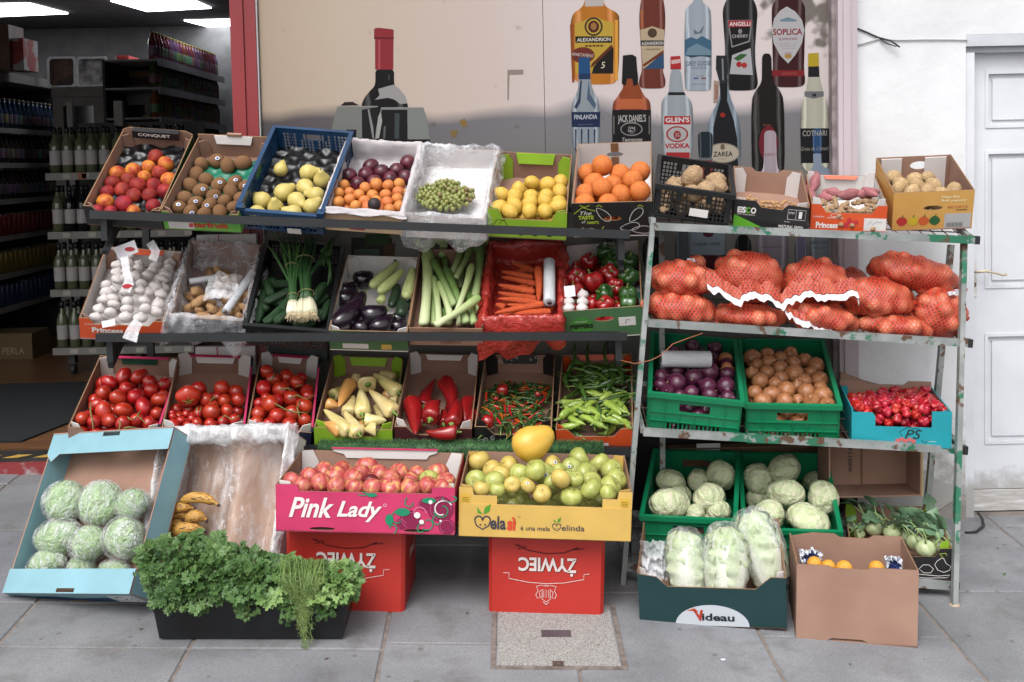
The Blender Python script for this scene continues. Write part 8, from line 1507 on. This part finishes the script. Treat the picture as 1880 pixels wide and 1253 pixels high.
# kohlrabi
KOH = mat('kohlrabi_skin', '9aa878', 'b4be94', rough=.45, scale=2, var=.05); KLF = mat('kohlrabi_leaf', '4c6c54', '7e9a76', c3='608062', rough=.5, scale=14, var=.12, bump=.3, bscale=50, spec=.5)
random.seed(61)
def leafmesh(b, base, d, L, Wd, up_, curl=.3, n=6, m=12, wav=.12):
 """broad wavy leaf blade"""
 s = d.cross(up_).normalized(); u = s.cross(d).normalized(); vs = [];
 for i in range(n + 1):
  t = i / n; w = Wd * sin(pi * min(1, t * .92 + .08)) ** .7 * (1 + wav * sin(i * 2.3)); c = base + d * L * t + u * (-curl * L * t * t)
  for j in (-1, -.5, 0, .5, 1): vs.append(c + s * w * j + u * (abs(j) * w * .25 + wav * .3 * w * sin(i * 2.1 + j * 4)))
 b.add(vs, [(i * 5 + j, i * 5 + j + 1, (i + 1) * 5 + j + 1, (i + 1) * 5 + j) for i in range(n) for j in range(4)], smooth=True)
for i, (x, y, r, h) in enumerate([(1180, 430, 46, .09), (1265, 455, 44, .09), (1112, 460, 28, .08), (1420, 527, 46, .11), (1372, 500, 42, .09), (1475, 512, 40, .08), (1330, 470, 40, .07)]):
 c = onp(oKo, 1140 + x / 2.54, 800 + y / 2.54, h); rad = r / 2.54 * 4.1 / F; e = body('kohlrabi', lambda d: V((d.x, d.y, d.z * .88)) * (1 + .04 * nz(d.x * 2, d.y * 2, d.z * 2)), KOH, 22, 14); lean = V((rnd(-.3, .5), rnd(.1, .8), 1)) if i not in (0, 1, 3) else V((.2, .35, 1)); q = lean.normalized().to_track_quat('Z', 'Y').to_matrix().to_4x4(); e.matrix_world = oKo.M @ Matrix.Translation(c) @ q @ SM(rad)
 tag(e, 'pale green kohlrabi with leaves in the black chalk print box', 'kohlrabi', 'kohlrabi in the black chalk print box'); st, lf = MB(), MB()
 for k in range(6):
  a = k * 1.05 + rnd(-.2, .2); d0 = V((cos(a), sin(a), .5)); p = [d0.normalized() * .85, d0 * 1.3 + V((0, 0, .5)), V((d0.x * 1.6 + rnd(.2, 1), d0.y * 1.6 + rnd(0, .5), 1.7 + rnd(0, .5)))]; st.tube(p, [.1, .07, .05], 6); dd = (p[2] - p[1]).normalized() + V((rnd(-.3, .6), rnd(-.4, .2), rnd(-.5, .1))); leafmesh(lf, p[2], dd.normalized(), rnd(1.3, 2.1), rnd(.45, .7), V((0, -.3, 1)), .5, wav=.3)
 st.build('stalks', mat('kohl_stalk', '8aa068', None, rough=.5), e); lf.build('leaves', KLF, e)
for i, (x, y) in enumerate([(1080, 400), (1330, 380), (1400, 385), (1450, 360), (1440, 420), (1475, 440), (1370, 420), (1300, 400), (1130, 395), (1500, 470)]):
 c = onp(oKo, 1140 + x / 2.54, 800 + y / 2.54, .13); st, lf = MB(), MB(); e = empty('kohlrabi_leaf', oKo.M @ Matrix.Translation(c), 'loose blue green kohlrabi leaf on its pale stalk', 'kohlrabi leaf', 'loose kohlrabi leaves')
 d = V((rnd(-1, 1), rnd(-.2, .7), rnd(.1, .7))).normalized(); st.tube([-d * .07 + V((0, -.01, -.02)), V((0, 0, 0))], [.004, .003], 6); st.build('stalk', mat('kohl_stalk', '8aa068', None), e); leafmesh(lf, V((0, 0, 0)), d, rnd(.06, .085), rnd(.022, .032), V((0, -.5, 1)), .5, wav=.35); lf.build('blade', KLF, e)
# napa cabbages in bags
NAP = mat('napa_leaf', '98ab70', 'c4cbaa', c3='b0bd90', rough=.4, scale=1.6, stretch=(3, 3, .7), contrast=.9, var=.04, bump=.7, bscale=3, bdist=.06, detail=6); BAGF = film('cabbage_bag', (.80, .83, .81), .06, .12, 7, 1.0, .22, line=.4, stretch=(1.6, 1.6, .7))
random.seed(71)
NAPL = mat('napa_green', '76924c', 'a2b678', c3='8ca662', rough=.4, scale=18, stretch=(1, 1, .5), var=.06, bump=.8, bscale=45, bdist=.004, spec=.5)
n_ = NAPL.node_tree.nodes; l_ = NAPL.node_tree.links; b_ = n_['Principled BSDF']; s_ = b_.inputs['Base Color'].links[0].from_socket; v_ = n_.new('ShaderNodeVertexColor'); v_.layer_name = 'rib'; m_ = n_.new('ShaderNodeMix'); m_.data_type = 'RGBA'; l_.new(v_.outputs[0], m_.inputs[0]); l_.new(s_, m_.inputs[6]); m_.inputs[7].default_value = lin('d2d4c6'); l_.new(m_.outputs[2], b_.inputs['Base Color'])
def napa(x, y, w, h, ang, hh, lab, k):
 c = onp(oVid, 1140 + x / 2.54, 800 + y / 2.54, hh); sc = 3.85 / F / 2.54; rw, rh = w * sc, h * sc
 def R(t): return rw * (.62 + .38 * sin(pi * min(1, .15 + t * .8))) * (1 if t < .8 else 1 - .55 * ((t - .8) / .2) ** 2)
 core = MB(); core.lathe([(R(t) * .86 * (1 if t > .02 else .6), -rh + 2 * rh * t) for t in [i / 12 for i in range(13)]], 20, fn=lambda a, z: 1 + .05 * sin(5 * a + z * 30)); e = core.build('napa_cabbage', NAP); e.matrix_world = oVid.M @ Matrix.Translation(c) @ RM(ang, 'Y') @ RM(-.45, 'X'); tag(e, lab, 'cabbage', 'bagged napa cabbages')
 random.seed(80 + k)
 for i in range(13):
  a0 = i * 2.4 + k; top = rnd(.86, 1.06); lay = .80 + .26 * (i / 13); b = MB(); rib = []; nu, nt = 16, 30
  for jt in range(nt + 1):
   t = jt / nt
   for iu in range(nu + 1):
    u = iu / nu * 2 - 1; wd = (.42 + .55 * sin(pi * min(1, t * .9 + .1)) ** .8) * (1 if t < .86 else sqrt(max(0.02, 1 - ((t - .86) / .16) ** 2))); a = a0 + u * wd; e_ = abs(u) ** 2
    ruf = .12 * e_ * sin(26 * t + i * 2 + 2 * u) * (.3 + t) + .05 * nz(u * 4, t * 9, i) * (.2 + e_) + .03 * nz(u * 11, t * 20, i) * t; r = R(t * .97) * (lay + ruf + .12 * t * e_ + (.05 * exp(-(u / .16) ** 2) * (1 - t)))
    b.v.append((r * cos(a), r * sin(a), -rh + 2 * rh * t * top + rw * .06 * nz(u * 5, i, t * 6))); q = exp(-(u / (.10 + .34 * (1 - t))) ** 2) * (1 - .5 * t); vein = exp(-((abs(u) * 3.2 - t * 7) % 1 - .5) ** 2 / .012) * .4 * (1 - abs(u)); rib.append(min(1, q + vein + .18 + .5 * (1 - t)))
  for jt in range(nt):
   for iu in range(nu): q = jt * (nu + 1) + iu; b.f.append((q, q + 1, q + nu + 2, q + nu + 1)); b.m.append(0); b.sm.append(True)
  o = b.build('leaf', NAPL, e); ca = o.data.color_attributes.new('rib', 'FLOAT_COLOR', 'POINT'); ca.data.foreach_set('color', [x_ for w_ in rib for x_ in (w_, w_, w_, 1)])
 s = MB()
 def g2(d):
  q = max(0, d.z); r = 1.17 + .05 * nz(d.x * 5 + k, d.y * 5, d.z * 3) + .035 * nz(d.x * 14, d.y * 14, d.z * 9); f_ = 1 + .3 * q ** 4; return V((d.x * r * rw * f_ * (1 + .08 * d.z), d.y * r * rw, d.z * r * rh * 1.02))
 s.blob(g2, 64, 44); s.build('plastic_bag', BAGF, e)
napa(305, 590, 92, 135, -.05, .15, 'napa cabbage in a clear bag, leftmost in the dark green box', 1); napa(490, 585, 98, 150, .05, .17, 'napa cabbage in a clear bag in the middle of the dark green box', 2); napa(650, 520, 104, 160, -.35, .16, 'tallest bagged napa cabbage leaning in the dark green box', 3)
def crumple(nm, pxy, Y, w, h, m, lab, cat, amp=.02, seed=0, dpt=.02, gather=0):
 b = MB(); n = 22; vs = []; c = P(*pxy, Y)
 for j in range(n + 1):
  for i in range(n + 1):
   u, v = i / n - .5, j / n - .5; q = 1 + .25 * nz(u * 4, v * 4, seed); vs.append((c.x + u * w * q * (1 - gather * (v + .5)), c.y + dpt * v + amp * noise.noise(V((u * 5, v * 5, seed + 4))) + amp * .4 * noise.noise(V((u * 14, v * 14, seed))), c.z + v * h * q))
 b.add(vs, [(j * (n + 1) + i, j * (n + 1) + i + 1, (j + 1) * (n + 1) + i + 1, (j + 1) * (n + 1) + i) for j in range(n) for i in range(n)], smooth=True); return tag(b.build(nm, m), lab, cat)
crumple('plastic_bag', (1200, 1030), 3.8, .09, .12, FILMW, 'crumpled milky plastic bag beside the leftmost napa cabbage', 'plastic bag', .04, 2, .05)
# oranges and wrapping tissue in the brown box
scatter(oBr, [K_ball('orange', mat('orange_pale', 'd0902a', 'd89c38', rough=.5, scale=3, bump=.3, bscale=28, var=.03, bdist=.02), 1, 1, .97, .015, 20, 13)], [(915, 602, 34), (960, 612, 34), (1035, 622, 38), (1192, 622, 36)], t8, .222, 'yellow orange citrus fruit just showing in the plain brown box', 'orange', 'citrus fruits in the plain brown box', fill=False)
TIS = mat('blue_tissue', '1c2c5c', '25387a', c3='1a2850', rough=.7, scale=6, bump=.4, var=0); TISW = mat('white_tissue', 'b9bdc6', 'cfd2d8', rough=.7, scale=6, var=0)
for (x, y, w, h, sd_, lab) in ((885, 566, .075, .05, 3, 'crumpled blue and white tissue at the back left of the plain brown box'), (1272, 605, .055, .06, 5, 'crumpled blue and white tissue at the right of the plain brown box')):
 c = P(1140 + x / 2.54, 800 + y / 2.54, 3.74 if sd_ == 3 else 3.66); b = MB(); n = 30; vs = []; mi = []
 for j in range(n + 1):
  for i in range(n + 1):
   u, v = i / n * 2 - 1, j / n * 2 - 1; q = 1 + .45 * nz(u * 1.8, v * 1.8, sd_); vs.append((c.x + u * w * .5 * q, c.y + .03 * (u * u + v * v) * 0 + .022 * nz(u * 3, v * 3, sd_ + 9) + .01 * nz(u * 8, v * 8, sd_), c.z + v * h * .5 * q + .012 * nz(u * 4, v * 4, sd_ + 2)))
 for j in range(n):
  for i in range(n):
   u, v = (i + .5) / n * 2 - 1, (j + .5) / n * 2 - 1; b.f.append((j * (n + 1) + i, j * (n + 1) + i + 1, (j + 1) * (n + 1) + i + 1, (j + 1) * (n + 1) + i)); b.m.append(0 if u * u + (v + .1) ** 2 + .5 * nz(u * 3, v * 3, sd_) < .62 else 1); b.sm.append(True)
 b.v = vs; tag(b.build('tissue_wrap', [TIS, TISW]), lab, 'tissue')
# --- net bags of onions
def netmat():
 m = bpy.data.materials.new('orange_net'); m.use_nodes = True; n = m.node_tree.nodes; l = m.node_tree.links; b = n['Principled BSDF']; b.inputs['Roughness'].default_value = .5
 tc = n.new('ShaderNodeTexCoord'); oi = n.new('ShaderNodeObjectInfo'); dn = n.new('ShaderNodeTexNoise'); dn.inputs['Scale'].default_value = 9; l.new(tc.outputs['Object'], dn.inputs[0])
 ad = n.new('ShaderNodeVectorMath'); ad.operation = 'MULTIPLY_ADD'; ad.inputs[1].default_value = (.03, .03, .03); l.new(dn.outputs['Color'], ad.inputs[0]); l.new(tc.outputs['Object'], ad.inputs[2]); out = []
 for rot in (.6, -.6):
  mp = n.new('ShaderNodeMapping'); mp.inputs['Rotation'].default_value = (0, rot, 0); l.new(ad.outputs[0], mp.inputs[0]); w = n.new('ShaderNodeTexWave'); w.inputs['Scale'].default_value = 26; w.bands_direction = 'X'; l.new(mp.outputs[0], w.inputs[0]); out.append(w.outputs['Fac'])
 mx = n.new('ShaderNodeMath'); mx.operation = 'MAXIMUM'; l.new(out[0], mx.inputs[0]); l.new(out[1], mx.inputs[1]); r = n.new('ShaderNodeMapRange'); r.inputs[1].default_value = .5; r.inputs[2].default_value = .85; l.new(mx.outputs[0], r.inputs[0])
 vc = n.new('ShaderNodeVertexColor'); vc.layer_name = 'onion'
 on = n.new('ShaderNodeTexNoise'); on.inputs['Scale'].default_value = 16; on.inputs['Detail'].default_value = 5; l.new(tc.outputs['Object'], on.inputs[0]); s1 = n.new('ShaderNodeMath'); s1.operation = 'MULTIPLY_ADD'; s1.inputs[1].default_value = .6; l.new(vc.outputs[0], s1.inputs[0]); l.new(on.outputs[0], s1.inputs[2])
 cr = n.new('ShaderNodeValToRGB'); cr.color_ramp.elements[0].color = lin('74281a'); cr.color_ramp.elements[0].position = .42; cr.color_ramp.elements[1].color = lin('c08460'); cr.color_ramp.elements[1].position = .95; l.new(s1.outputs[0], cr.inputs[0])
 nc = n.new('ShaderNodeValToRGB'); nc.color_ramp.elements[0].color = lin('b23a26'); nc.color_ramp.elements[0].position = .4; nc.color_ramp.elements[1].color = lin('c45a42'); nc.color_ramp.elements[1].position = 1; l.new(s1.outputs[0], nc.inputs[0])
 mm = n.new('ShaderNodeMix'); mm.data_type = 'RGBA'; l.new(r.outputs[0], mm.inputs[0]); l.new(cr.outputs[0], mm.inputs[6]); l.new(nc.outputs[0], mm.inputs[7]); l.new(mm.outputs[2], b.inputs['Base Color']); bu = n.new('ShaderNodeBump'); bu.inputs['Strength'].default_value = .6; bu.inputs['Distance'].default_value = .002; l.new(mx.outputs[0], bu.inputs['Height']); l.new(bu.outputs[0], b.inputs['Normal']); return m
NET = netmat(); NETR = mat('net_red', 'a23a28', 'b44c38', rough=.55, scale=20, var=0, bump=.6, bscale=60); LBS = mat('label_strip', 'c3bfc4', 'd4d0d4', rough=.5, scale=12, var=0)
def netbag(x, y, w, h, tilt, Y, lab, seed, neck=None, dep=.10):
 px, py = 1160 + x / 2.611, 440 + y / 2.611; c = P(px, py, Y); sc = Y / F / 2.611; a, hh = w * sc, h * sc; random.seed(seed); sp = []
 R = .031; a *= 1.13; hh *= 1.25; dep *= 1.2
 for _ in range(900):
  if len(sp) >= 48: break
  p = V((rnd(-1, 1), rnd(-1, 1), rnd(-1, 1)))
  if p.length > 1: continue
  q = V((p.x * (a - R * .8), p.y * (dep - R * .8), p.z * max(.008, hh - R * .9)))
  if all((q - s).length > R * 1.2 for s in sp): sp.append(q)
 nu, nv = 84, 46
 wt = []
 def g(d):
  t0 = .86 / sqrt((d.x / a) ** 2 + (d.y / dep) ** 2 + (d.z / hh) ** 2); best = t0
  for s in sp:
   k = d.dot(s); disc = R * R - s.length_squared + k * k
   if disc > 0:
    t = k + sqrt(disc)
    if t > best: best = t
  wt.append(min(1, max(0, (best / t0 - 1) * 3))); return d * best
 b = MB(); b.blob(g, nu, nv)
 # net tension: smooth in the grid
 vs = [V(v) for v in b.v]
 for _ in range(2):
  nvs = list(vs)
  for i in range(1, nv - 2):
   for j in range(nu):
    k = 1 + i * nu + j; m_ = (vs[1 + i * nu + (j + 1) % nu] + vs[1 + i * nu + (j - 1) % nu] + vs[1 + (i + 1) * nu + j] + vs[1 + (i - 1) * nu + j]) / 4
    nvs[k] = vs[k].lerp(m_, .5) if m_.length < vs[k].length else vs[k].lerp(m_, .95)
  vs = nvs
 b.v = [tuple(v) for v in vs]; e = b.build('net_bag', NET); ca = e.data.color_attributes.new('onion', 'FLOAT_COLOR', 'POINT'); ca.data.foreach_set('color', [x for w_ in wt for x in (w_, w_, w_, 1)]); e.matrix_world = Matrix.Translation(c) @ RM(tilt, 'Y'); tag(e, lab, 'net bag', 'net bags of onions')
 if neck:
  for (nx, ny) in neck:
   q = e.matrix_world.inverted() @ P(1160 + nx / 2.611, 440 + ny / 2.611, Y - .02); d = q - V((q.x * .55, 0, 0)); s_ = V((q.x * .75, -.01, q.z * .7)); nb = MB(); nb.tube([s_, s_.lerp(q, .5), q, q + V((.012 if q.x > 0 else -.012, 0, -.006))], [.03, .014, .006, .013], 10, sq=.6); nb.build('tied_end', NETR, e)
 return e
def strip(pts, Y, lab, w=.02, net=.03):
 """ruffled white label strip with a red net hem along it"""
 b = MB(); P3 = []
 for i in range(len(pts) - 1):
  (x0, y0), (x1, y1) = pts[i], pts[i + 1]
  for k in range(12): t = k / 12; P3.append((x0 + (x1 - x0) * t, y0 + (y1 - y0) * t))
 P3.append(pts[-1]); vs = [];
 for i, (x, y) in enumerate(P3):
  Yy = Y + .014 * nz(i * .12, Y * 9) + .004 * nz(i * .4, 4); c = P(1160 + x / 2.611, 440 + y / 2.611, Yy); q = .014 * nz(i * .22, Y * 7, 3); vs += [c + V((0, 0.012, w * .5 + q)), c + V((0, 0, q)), c + V((.002, -.004, -w * .5 + q * 1.5))]
 b.add(vs, [f for i in range(len(P3) - 1) for f in ((3 * i, 3 * i + 1, 3 * i + 4, 3 * i + 3), (3 * i + 1, 3 * i + 2, 3 * i + 5, 3 * i + 4))], smooth=True); o = b.build('label_strip', LBS); tag(o, lab, 'label strip')
 v2 = []; b2 = MB()
 for i in range(len(P3)): v2 += [V(vs[3 * i]) + V((0, .02, net * (1 + .5 * nz(i * .12, 5, Y)))), V(vs[3 * i]) + V((0, .004, .002))]
 b2.add(v2, [(2 * i, 2 * i + 1, 2 * i + 3, 2 * i + 2) for i in range(len(P3) - 1)], smooth=True); b2.build('net_hem', NET, o)
netbag(235, 325, 172, 68, .08, 4.16, 'orange net bag of onions lying lowest at the rack post', 1, [(400, 395), (65, 320)])
netbag(555, 365, 170, 54, .05, 4.17, 'orange net bag of onions squashed flat under the white label strip', 2)
netbag(905, 372, 165, 66, .12, 4.15, 'orange net bag of onions in the lower layer behind the short label strip', 3, [(1100, 425)])
netbag(1275, 410, 185, 52, .08, 4.15, 'flat orange net bag of onions on the lower layer beneath two others', 4, [(1090, 420)])
netbag(238, 192, 158, 82, .1, 4.2, 'orange net bag of onions on the upper layer next to the rack post', 5)
netbag(310, 105, 45, 26, .2, 4.3, 'small knotted end of an orange net bag with a white tag on top', 15, dep=.03)
netbag(560, 180, 172, 116, .1, 4.22, 'tall peaked orange net bag of onions on the upper layer', 6)
netbag(880, 210, 165, 108, .12, 4.22, 'orange net bag of onions in the centre of the upper layer', 7)
netbag(1165, 278, 180, 92, .12, 4.17, 'orange net bag of onions with smooth round bulbs right of the label strip', 8)
netbag(1470, 355, 132, 116, .3, 4.15, 'orange net bag of onions bulging at the outer end of the shelf', 9, [(1600, 370)])
netbag(1345, 160, 218, 78, .22, 4.22, 'orange net bag of onions lying on top of the pile at the outer end', 10, [(1590, 235)])
netbag(1060, 190, 70, 50, .1, 4.36, 'orange net bag of onions half hidden at the back of the pile', 11, dep=.05)
strip([(362, 228), (440, 255), (520, 300), (570, 258), (640, 275), (720, 318), (790, 290), (860, 262), (930, 285), (1010, 278), (1085, 262), (1085, 298)], 4.055, 'long ruffled white label strip across the upper onion bags', .022, .045)
strip([(735, 348), (780, 378), (840, 402), (900, 432), (960, 440)], 4.05, 'short ruffled white label strip on the lower onion bags', .02, .03)
crumple('label_strip', (1160 + 285 / 2.611, 440 + 100 / 2.611), 4.25, .03, .015, LBS, 'small white tag on the knotted bag end', 'tag', .01, 8)
crumple('label_strip', (1160 + 1535 / 2.611, 440 + 258 / 2.611), 4.07, .03, .012, LBS, 'white label scrap at the end of the topmost bag', 'tag', .01, 9)
# --- parsley and dill
PAR = mat('parsley_leaf', '36522a', '6c8650', c3='476534', rough=.5, scale=9, var=.08, spec=.4, coord='Object', contrast=.9); PST = mat('parsley_stalk', '6f8a48', None, rough=.5, var=0)
def lobed():
 pts = [(0, 0)];
 for a, r in ((-80, .5), (-62, .86), (-48, .70), (-34, .98), (-20, .78), (-8, 1.1), (0, 1.0), (8, 1.12), (20, .76), (34, 1.0), (48, .70), (62, .88), (80, .5)): t = radians(a); pts.append((r * sin(t), r * cos(t)))
 return pts
LOB = lobed()
def leaflet(b, p, d, n, r):
 s = d.cross(n)
 if s.length < 1e-4: return
 s.normalize(); n = s.cross(d).normalized(); vs = [p + (s * x + d * y) * r + n * r * (-.35 * (y * y) + .25 * abs(x) + rnd(-.08, .08)) for x, y in LOB]; k = len(vs)
 b.add(vs, [(0, i, i + 1) for i in range(1, k - 1)])
def bunch(px, py, Y, rx_, ry_, rz_, n, lab, seed, droop=0, nm='parsley_bunch', m=PAR, lr_=(.012, .027)):
 random.seed(seed); c = P(px, py, Y); e = empty(nm, Matrix.Translation(c), lab, 'herbs'); b, st = MB(), MB()
 for i in range(n):
  d = V((rnd(-1, 1), rnd(-1, .6), rnd(-.5, 1)));
  if d.length > 1: d.normalize()
  q = d.length ** .35; d.normalize(); p = V((d.x * rx_, d.y * ry_, d.z * rz_ - droop * max(0, -d.y) * .5)) * q * (1 + .55 * nz(d.x * 3.2 + seed, d.y * 3.2, d.z * 3.2))
  if i % 4 == 0: st.tube([p * .15 + V((0, 0, -.04)), p * .6 + V((0, 0, .01)), p], [.0014, .0012, .0008], 4)
  dd = (d + V((rnd(-.7, .7), rnd(-.7, .3), rnd(-.9, .3)))).normalized(); nn = (V((0, -.7, .7)) + V((rnd(-.6, .6), rnd(-.5, .5), rnd(-.4, .4)))).normalized(); r = rnd(*lr_)
  for k in (-1, 0, 1): a = dd.copy(); a.rotate(Quaternion(nn, k * .95 + rnd(-.2, .2))); leaflet(b, p + a * r * .35, a, nn, r * (1 if k == 0 else .8))
 b.build('leaves', m, e); st.build('stalks', PST, e); return e
PARD = mat('parsley_leaf_fresh', '44642f', '7c9656', c3='58783e', rough=.5, scale=9, var=.05)
bunch(325, 1030, 3.62, .105, .12, .065, 300, 'flat leaf parsley bunch drooping over the outer end of the black crate', 1); bunch(385, 1035, 3.62, .10, .13, .06, 300, 'thick dark parsley bunch in front of the bananas', 2); bunch(350, 1075, 3.53, .11, .06, .05, 220, 'parsley sprigs hanging over the front edge below the bananas', 3, droop=.05)
bunch(455, 1058, 3.6, .09, .12, .05, 320, 'parsley bunch in the middle of the black crate', 4); bunch(520, 1062, 3.62, .075, .11, .05, 220, 'parsley bunch behind the dill', 5, m=PARD); bunch(612, 1075, 3.58, .075, .09, .055, 250, 'pale fresh parsley bunch at the right end of the black crate', 6, m=PARD, lr_=(.014, .024))
for i, (x, y, h) in enumerate([(365, 1105, .05), (440, 1100, .045), (455, 1115, .05), (530, 1120, .05), (598, 1118, .05)]): bunch(x, y, 3.505, .022, .012, h, 34, ['parsley sprig hanging down the left of the black crate front', 'short parsley sprig hanging near the centre of the black crate', 'longer parsley sprig hanging near the centre of the black crate', 'parsley sprig hanging just left of the dill', 'parsley sprig hanging just right of the dill'][i], 20 + i, lr_=(.011, .017))
DIL = mat('dill_frond', '4f6a34', '7c8f4e', rough=.6, scale=12, var=0); random.seed(90); e = empty('dill_bunch', Matrix.Translation(P(565, 1040, 3.56)), 'feathery dill bunch hanging down over the front of the black crate', 'herbs'); b, st = MB(), MB()
for i in range(46):
 x0 = rnd(-.075, .05); L = (.07 + .2 * exp(-((x0 + .005) / .022) ** 2)) * rnd(.7, 1.1); pts = [V((x0, .05, rnd(-.02, .01))), V((x0 * 1.2, -.01, rnd(.0, .035))), V((x0 * 1.1 + rnd(-.015, .015), -.055 - rnd(0, .015), -L * .35)), V((x0 * .7 + rnd(-.02, .02), -.06 - rnd(0, .02), -L * .7)), V((x0 * .5 + rnd(-.02, .02), -.06 - rnd(0, .02), -L))]; st.tube(pts, [.0014, .0013, .001, .0008, .0004], 4)
 for k in range(70):
  t = rnd(.3, 3.99); j = int(t); p = pts[j].lerp(pts[j + 1], t - j); d = (V((rnd(-1, 1), rnd(-1, .4), rnd(-1.2, .2)))).normalized(); q = p + d * rnd(.012, .026); s = V((.0006, 0, .0004)); b.add([p - s, p + s, q], [(0, 1, 2)]);
  for _ in range(2): w_ = p.lerp(q, rnd(.3, .7)); b.add([w_ - s, w_ + s, w_ + (d + V((rnd(-.8, .8), rnd(-.5, .5), rnd(-.8, .8)))).normalized() * .009], [(0, 1, 2)])
b.build('fronds', DIL, e); st.build('stalks', PST, e)
# --- bits on the pavement
b = MB(); g = G(1328, 1214); b.lathe([(.009, .006), (.009, .0065), (.002, .0068)], 14, M=Matrix.Translation(g)); tag(b.build('paper_sticker', STW), 'tiny round white sticker stuck on the paving in front', 'sticker')
random.seed(12)
for i, (x, y) in enumerate([(258, 1160), (1712, 1060), (1842, 1057), (1100, 1190), (860, 1130), (1830, 1010), (600, 1215), (1560, 1225)]):
 g = G(x, y); b = MB(); leaflet(b, V((0, 0, .010)), V((rnd(-1, 1), rnd(-1, 1), 0)).normalized(), V((0, 0, 1)), rnd(.007, .013)); o = b.build('leaf_scrap', PAR if i % 3 else mat('dry_leaf', '6a4a34', '8a6448', var=0)); o.matrix_world = Matrix.Translation(g); tag(o, 'small leaf scrap dropped on the grey paving', 'leaf', 'leaf scraps on the paving')
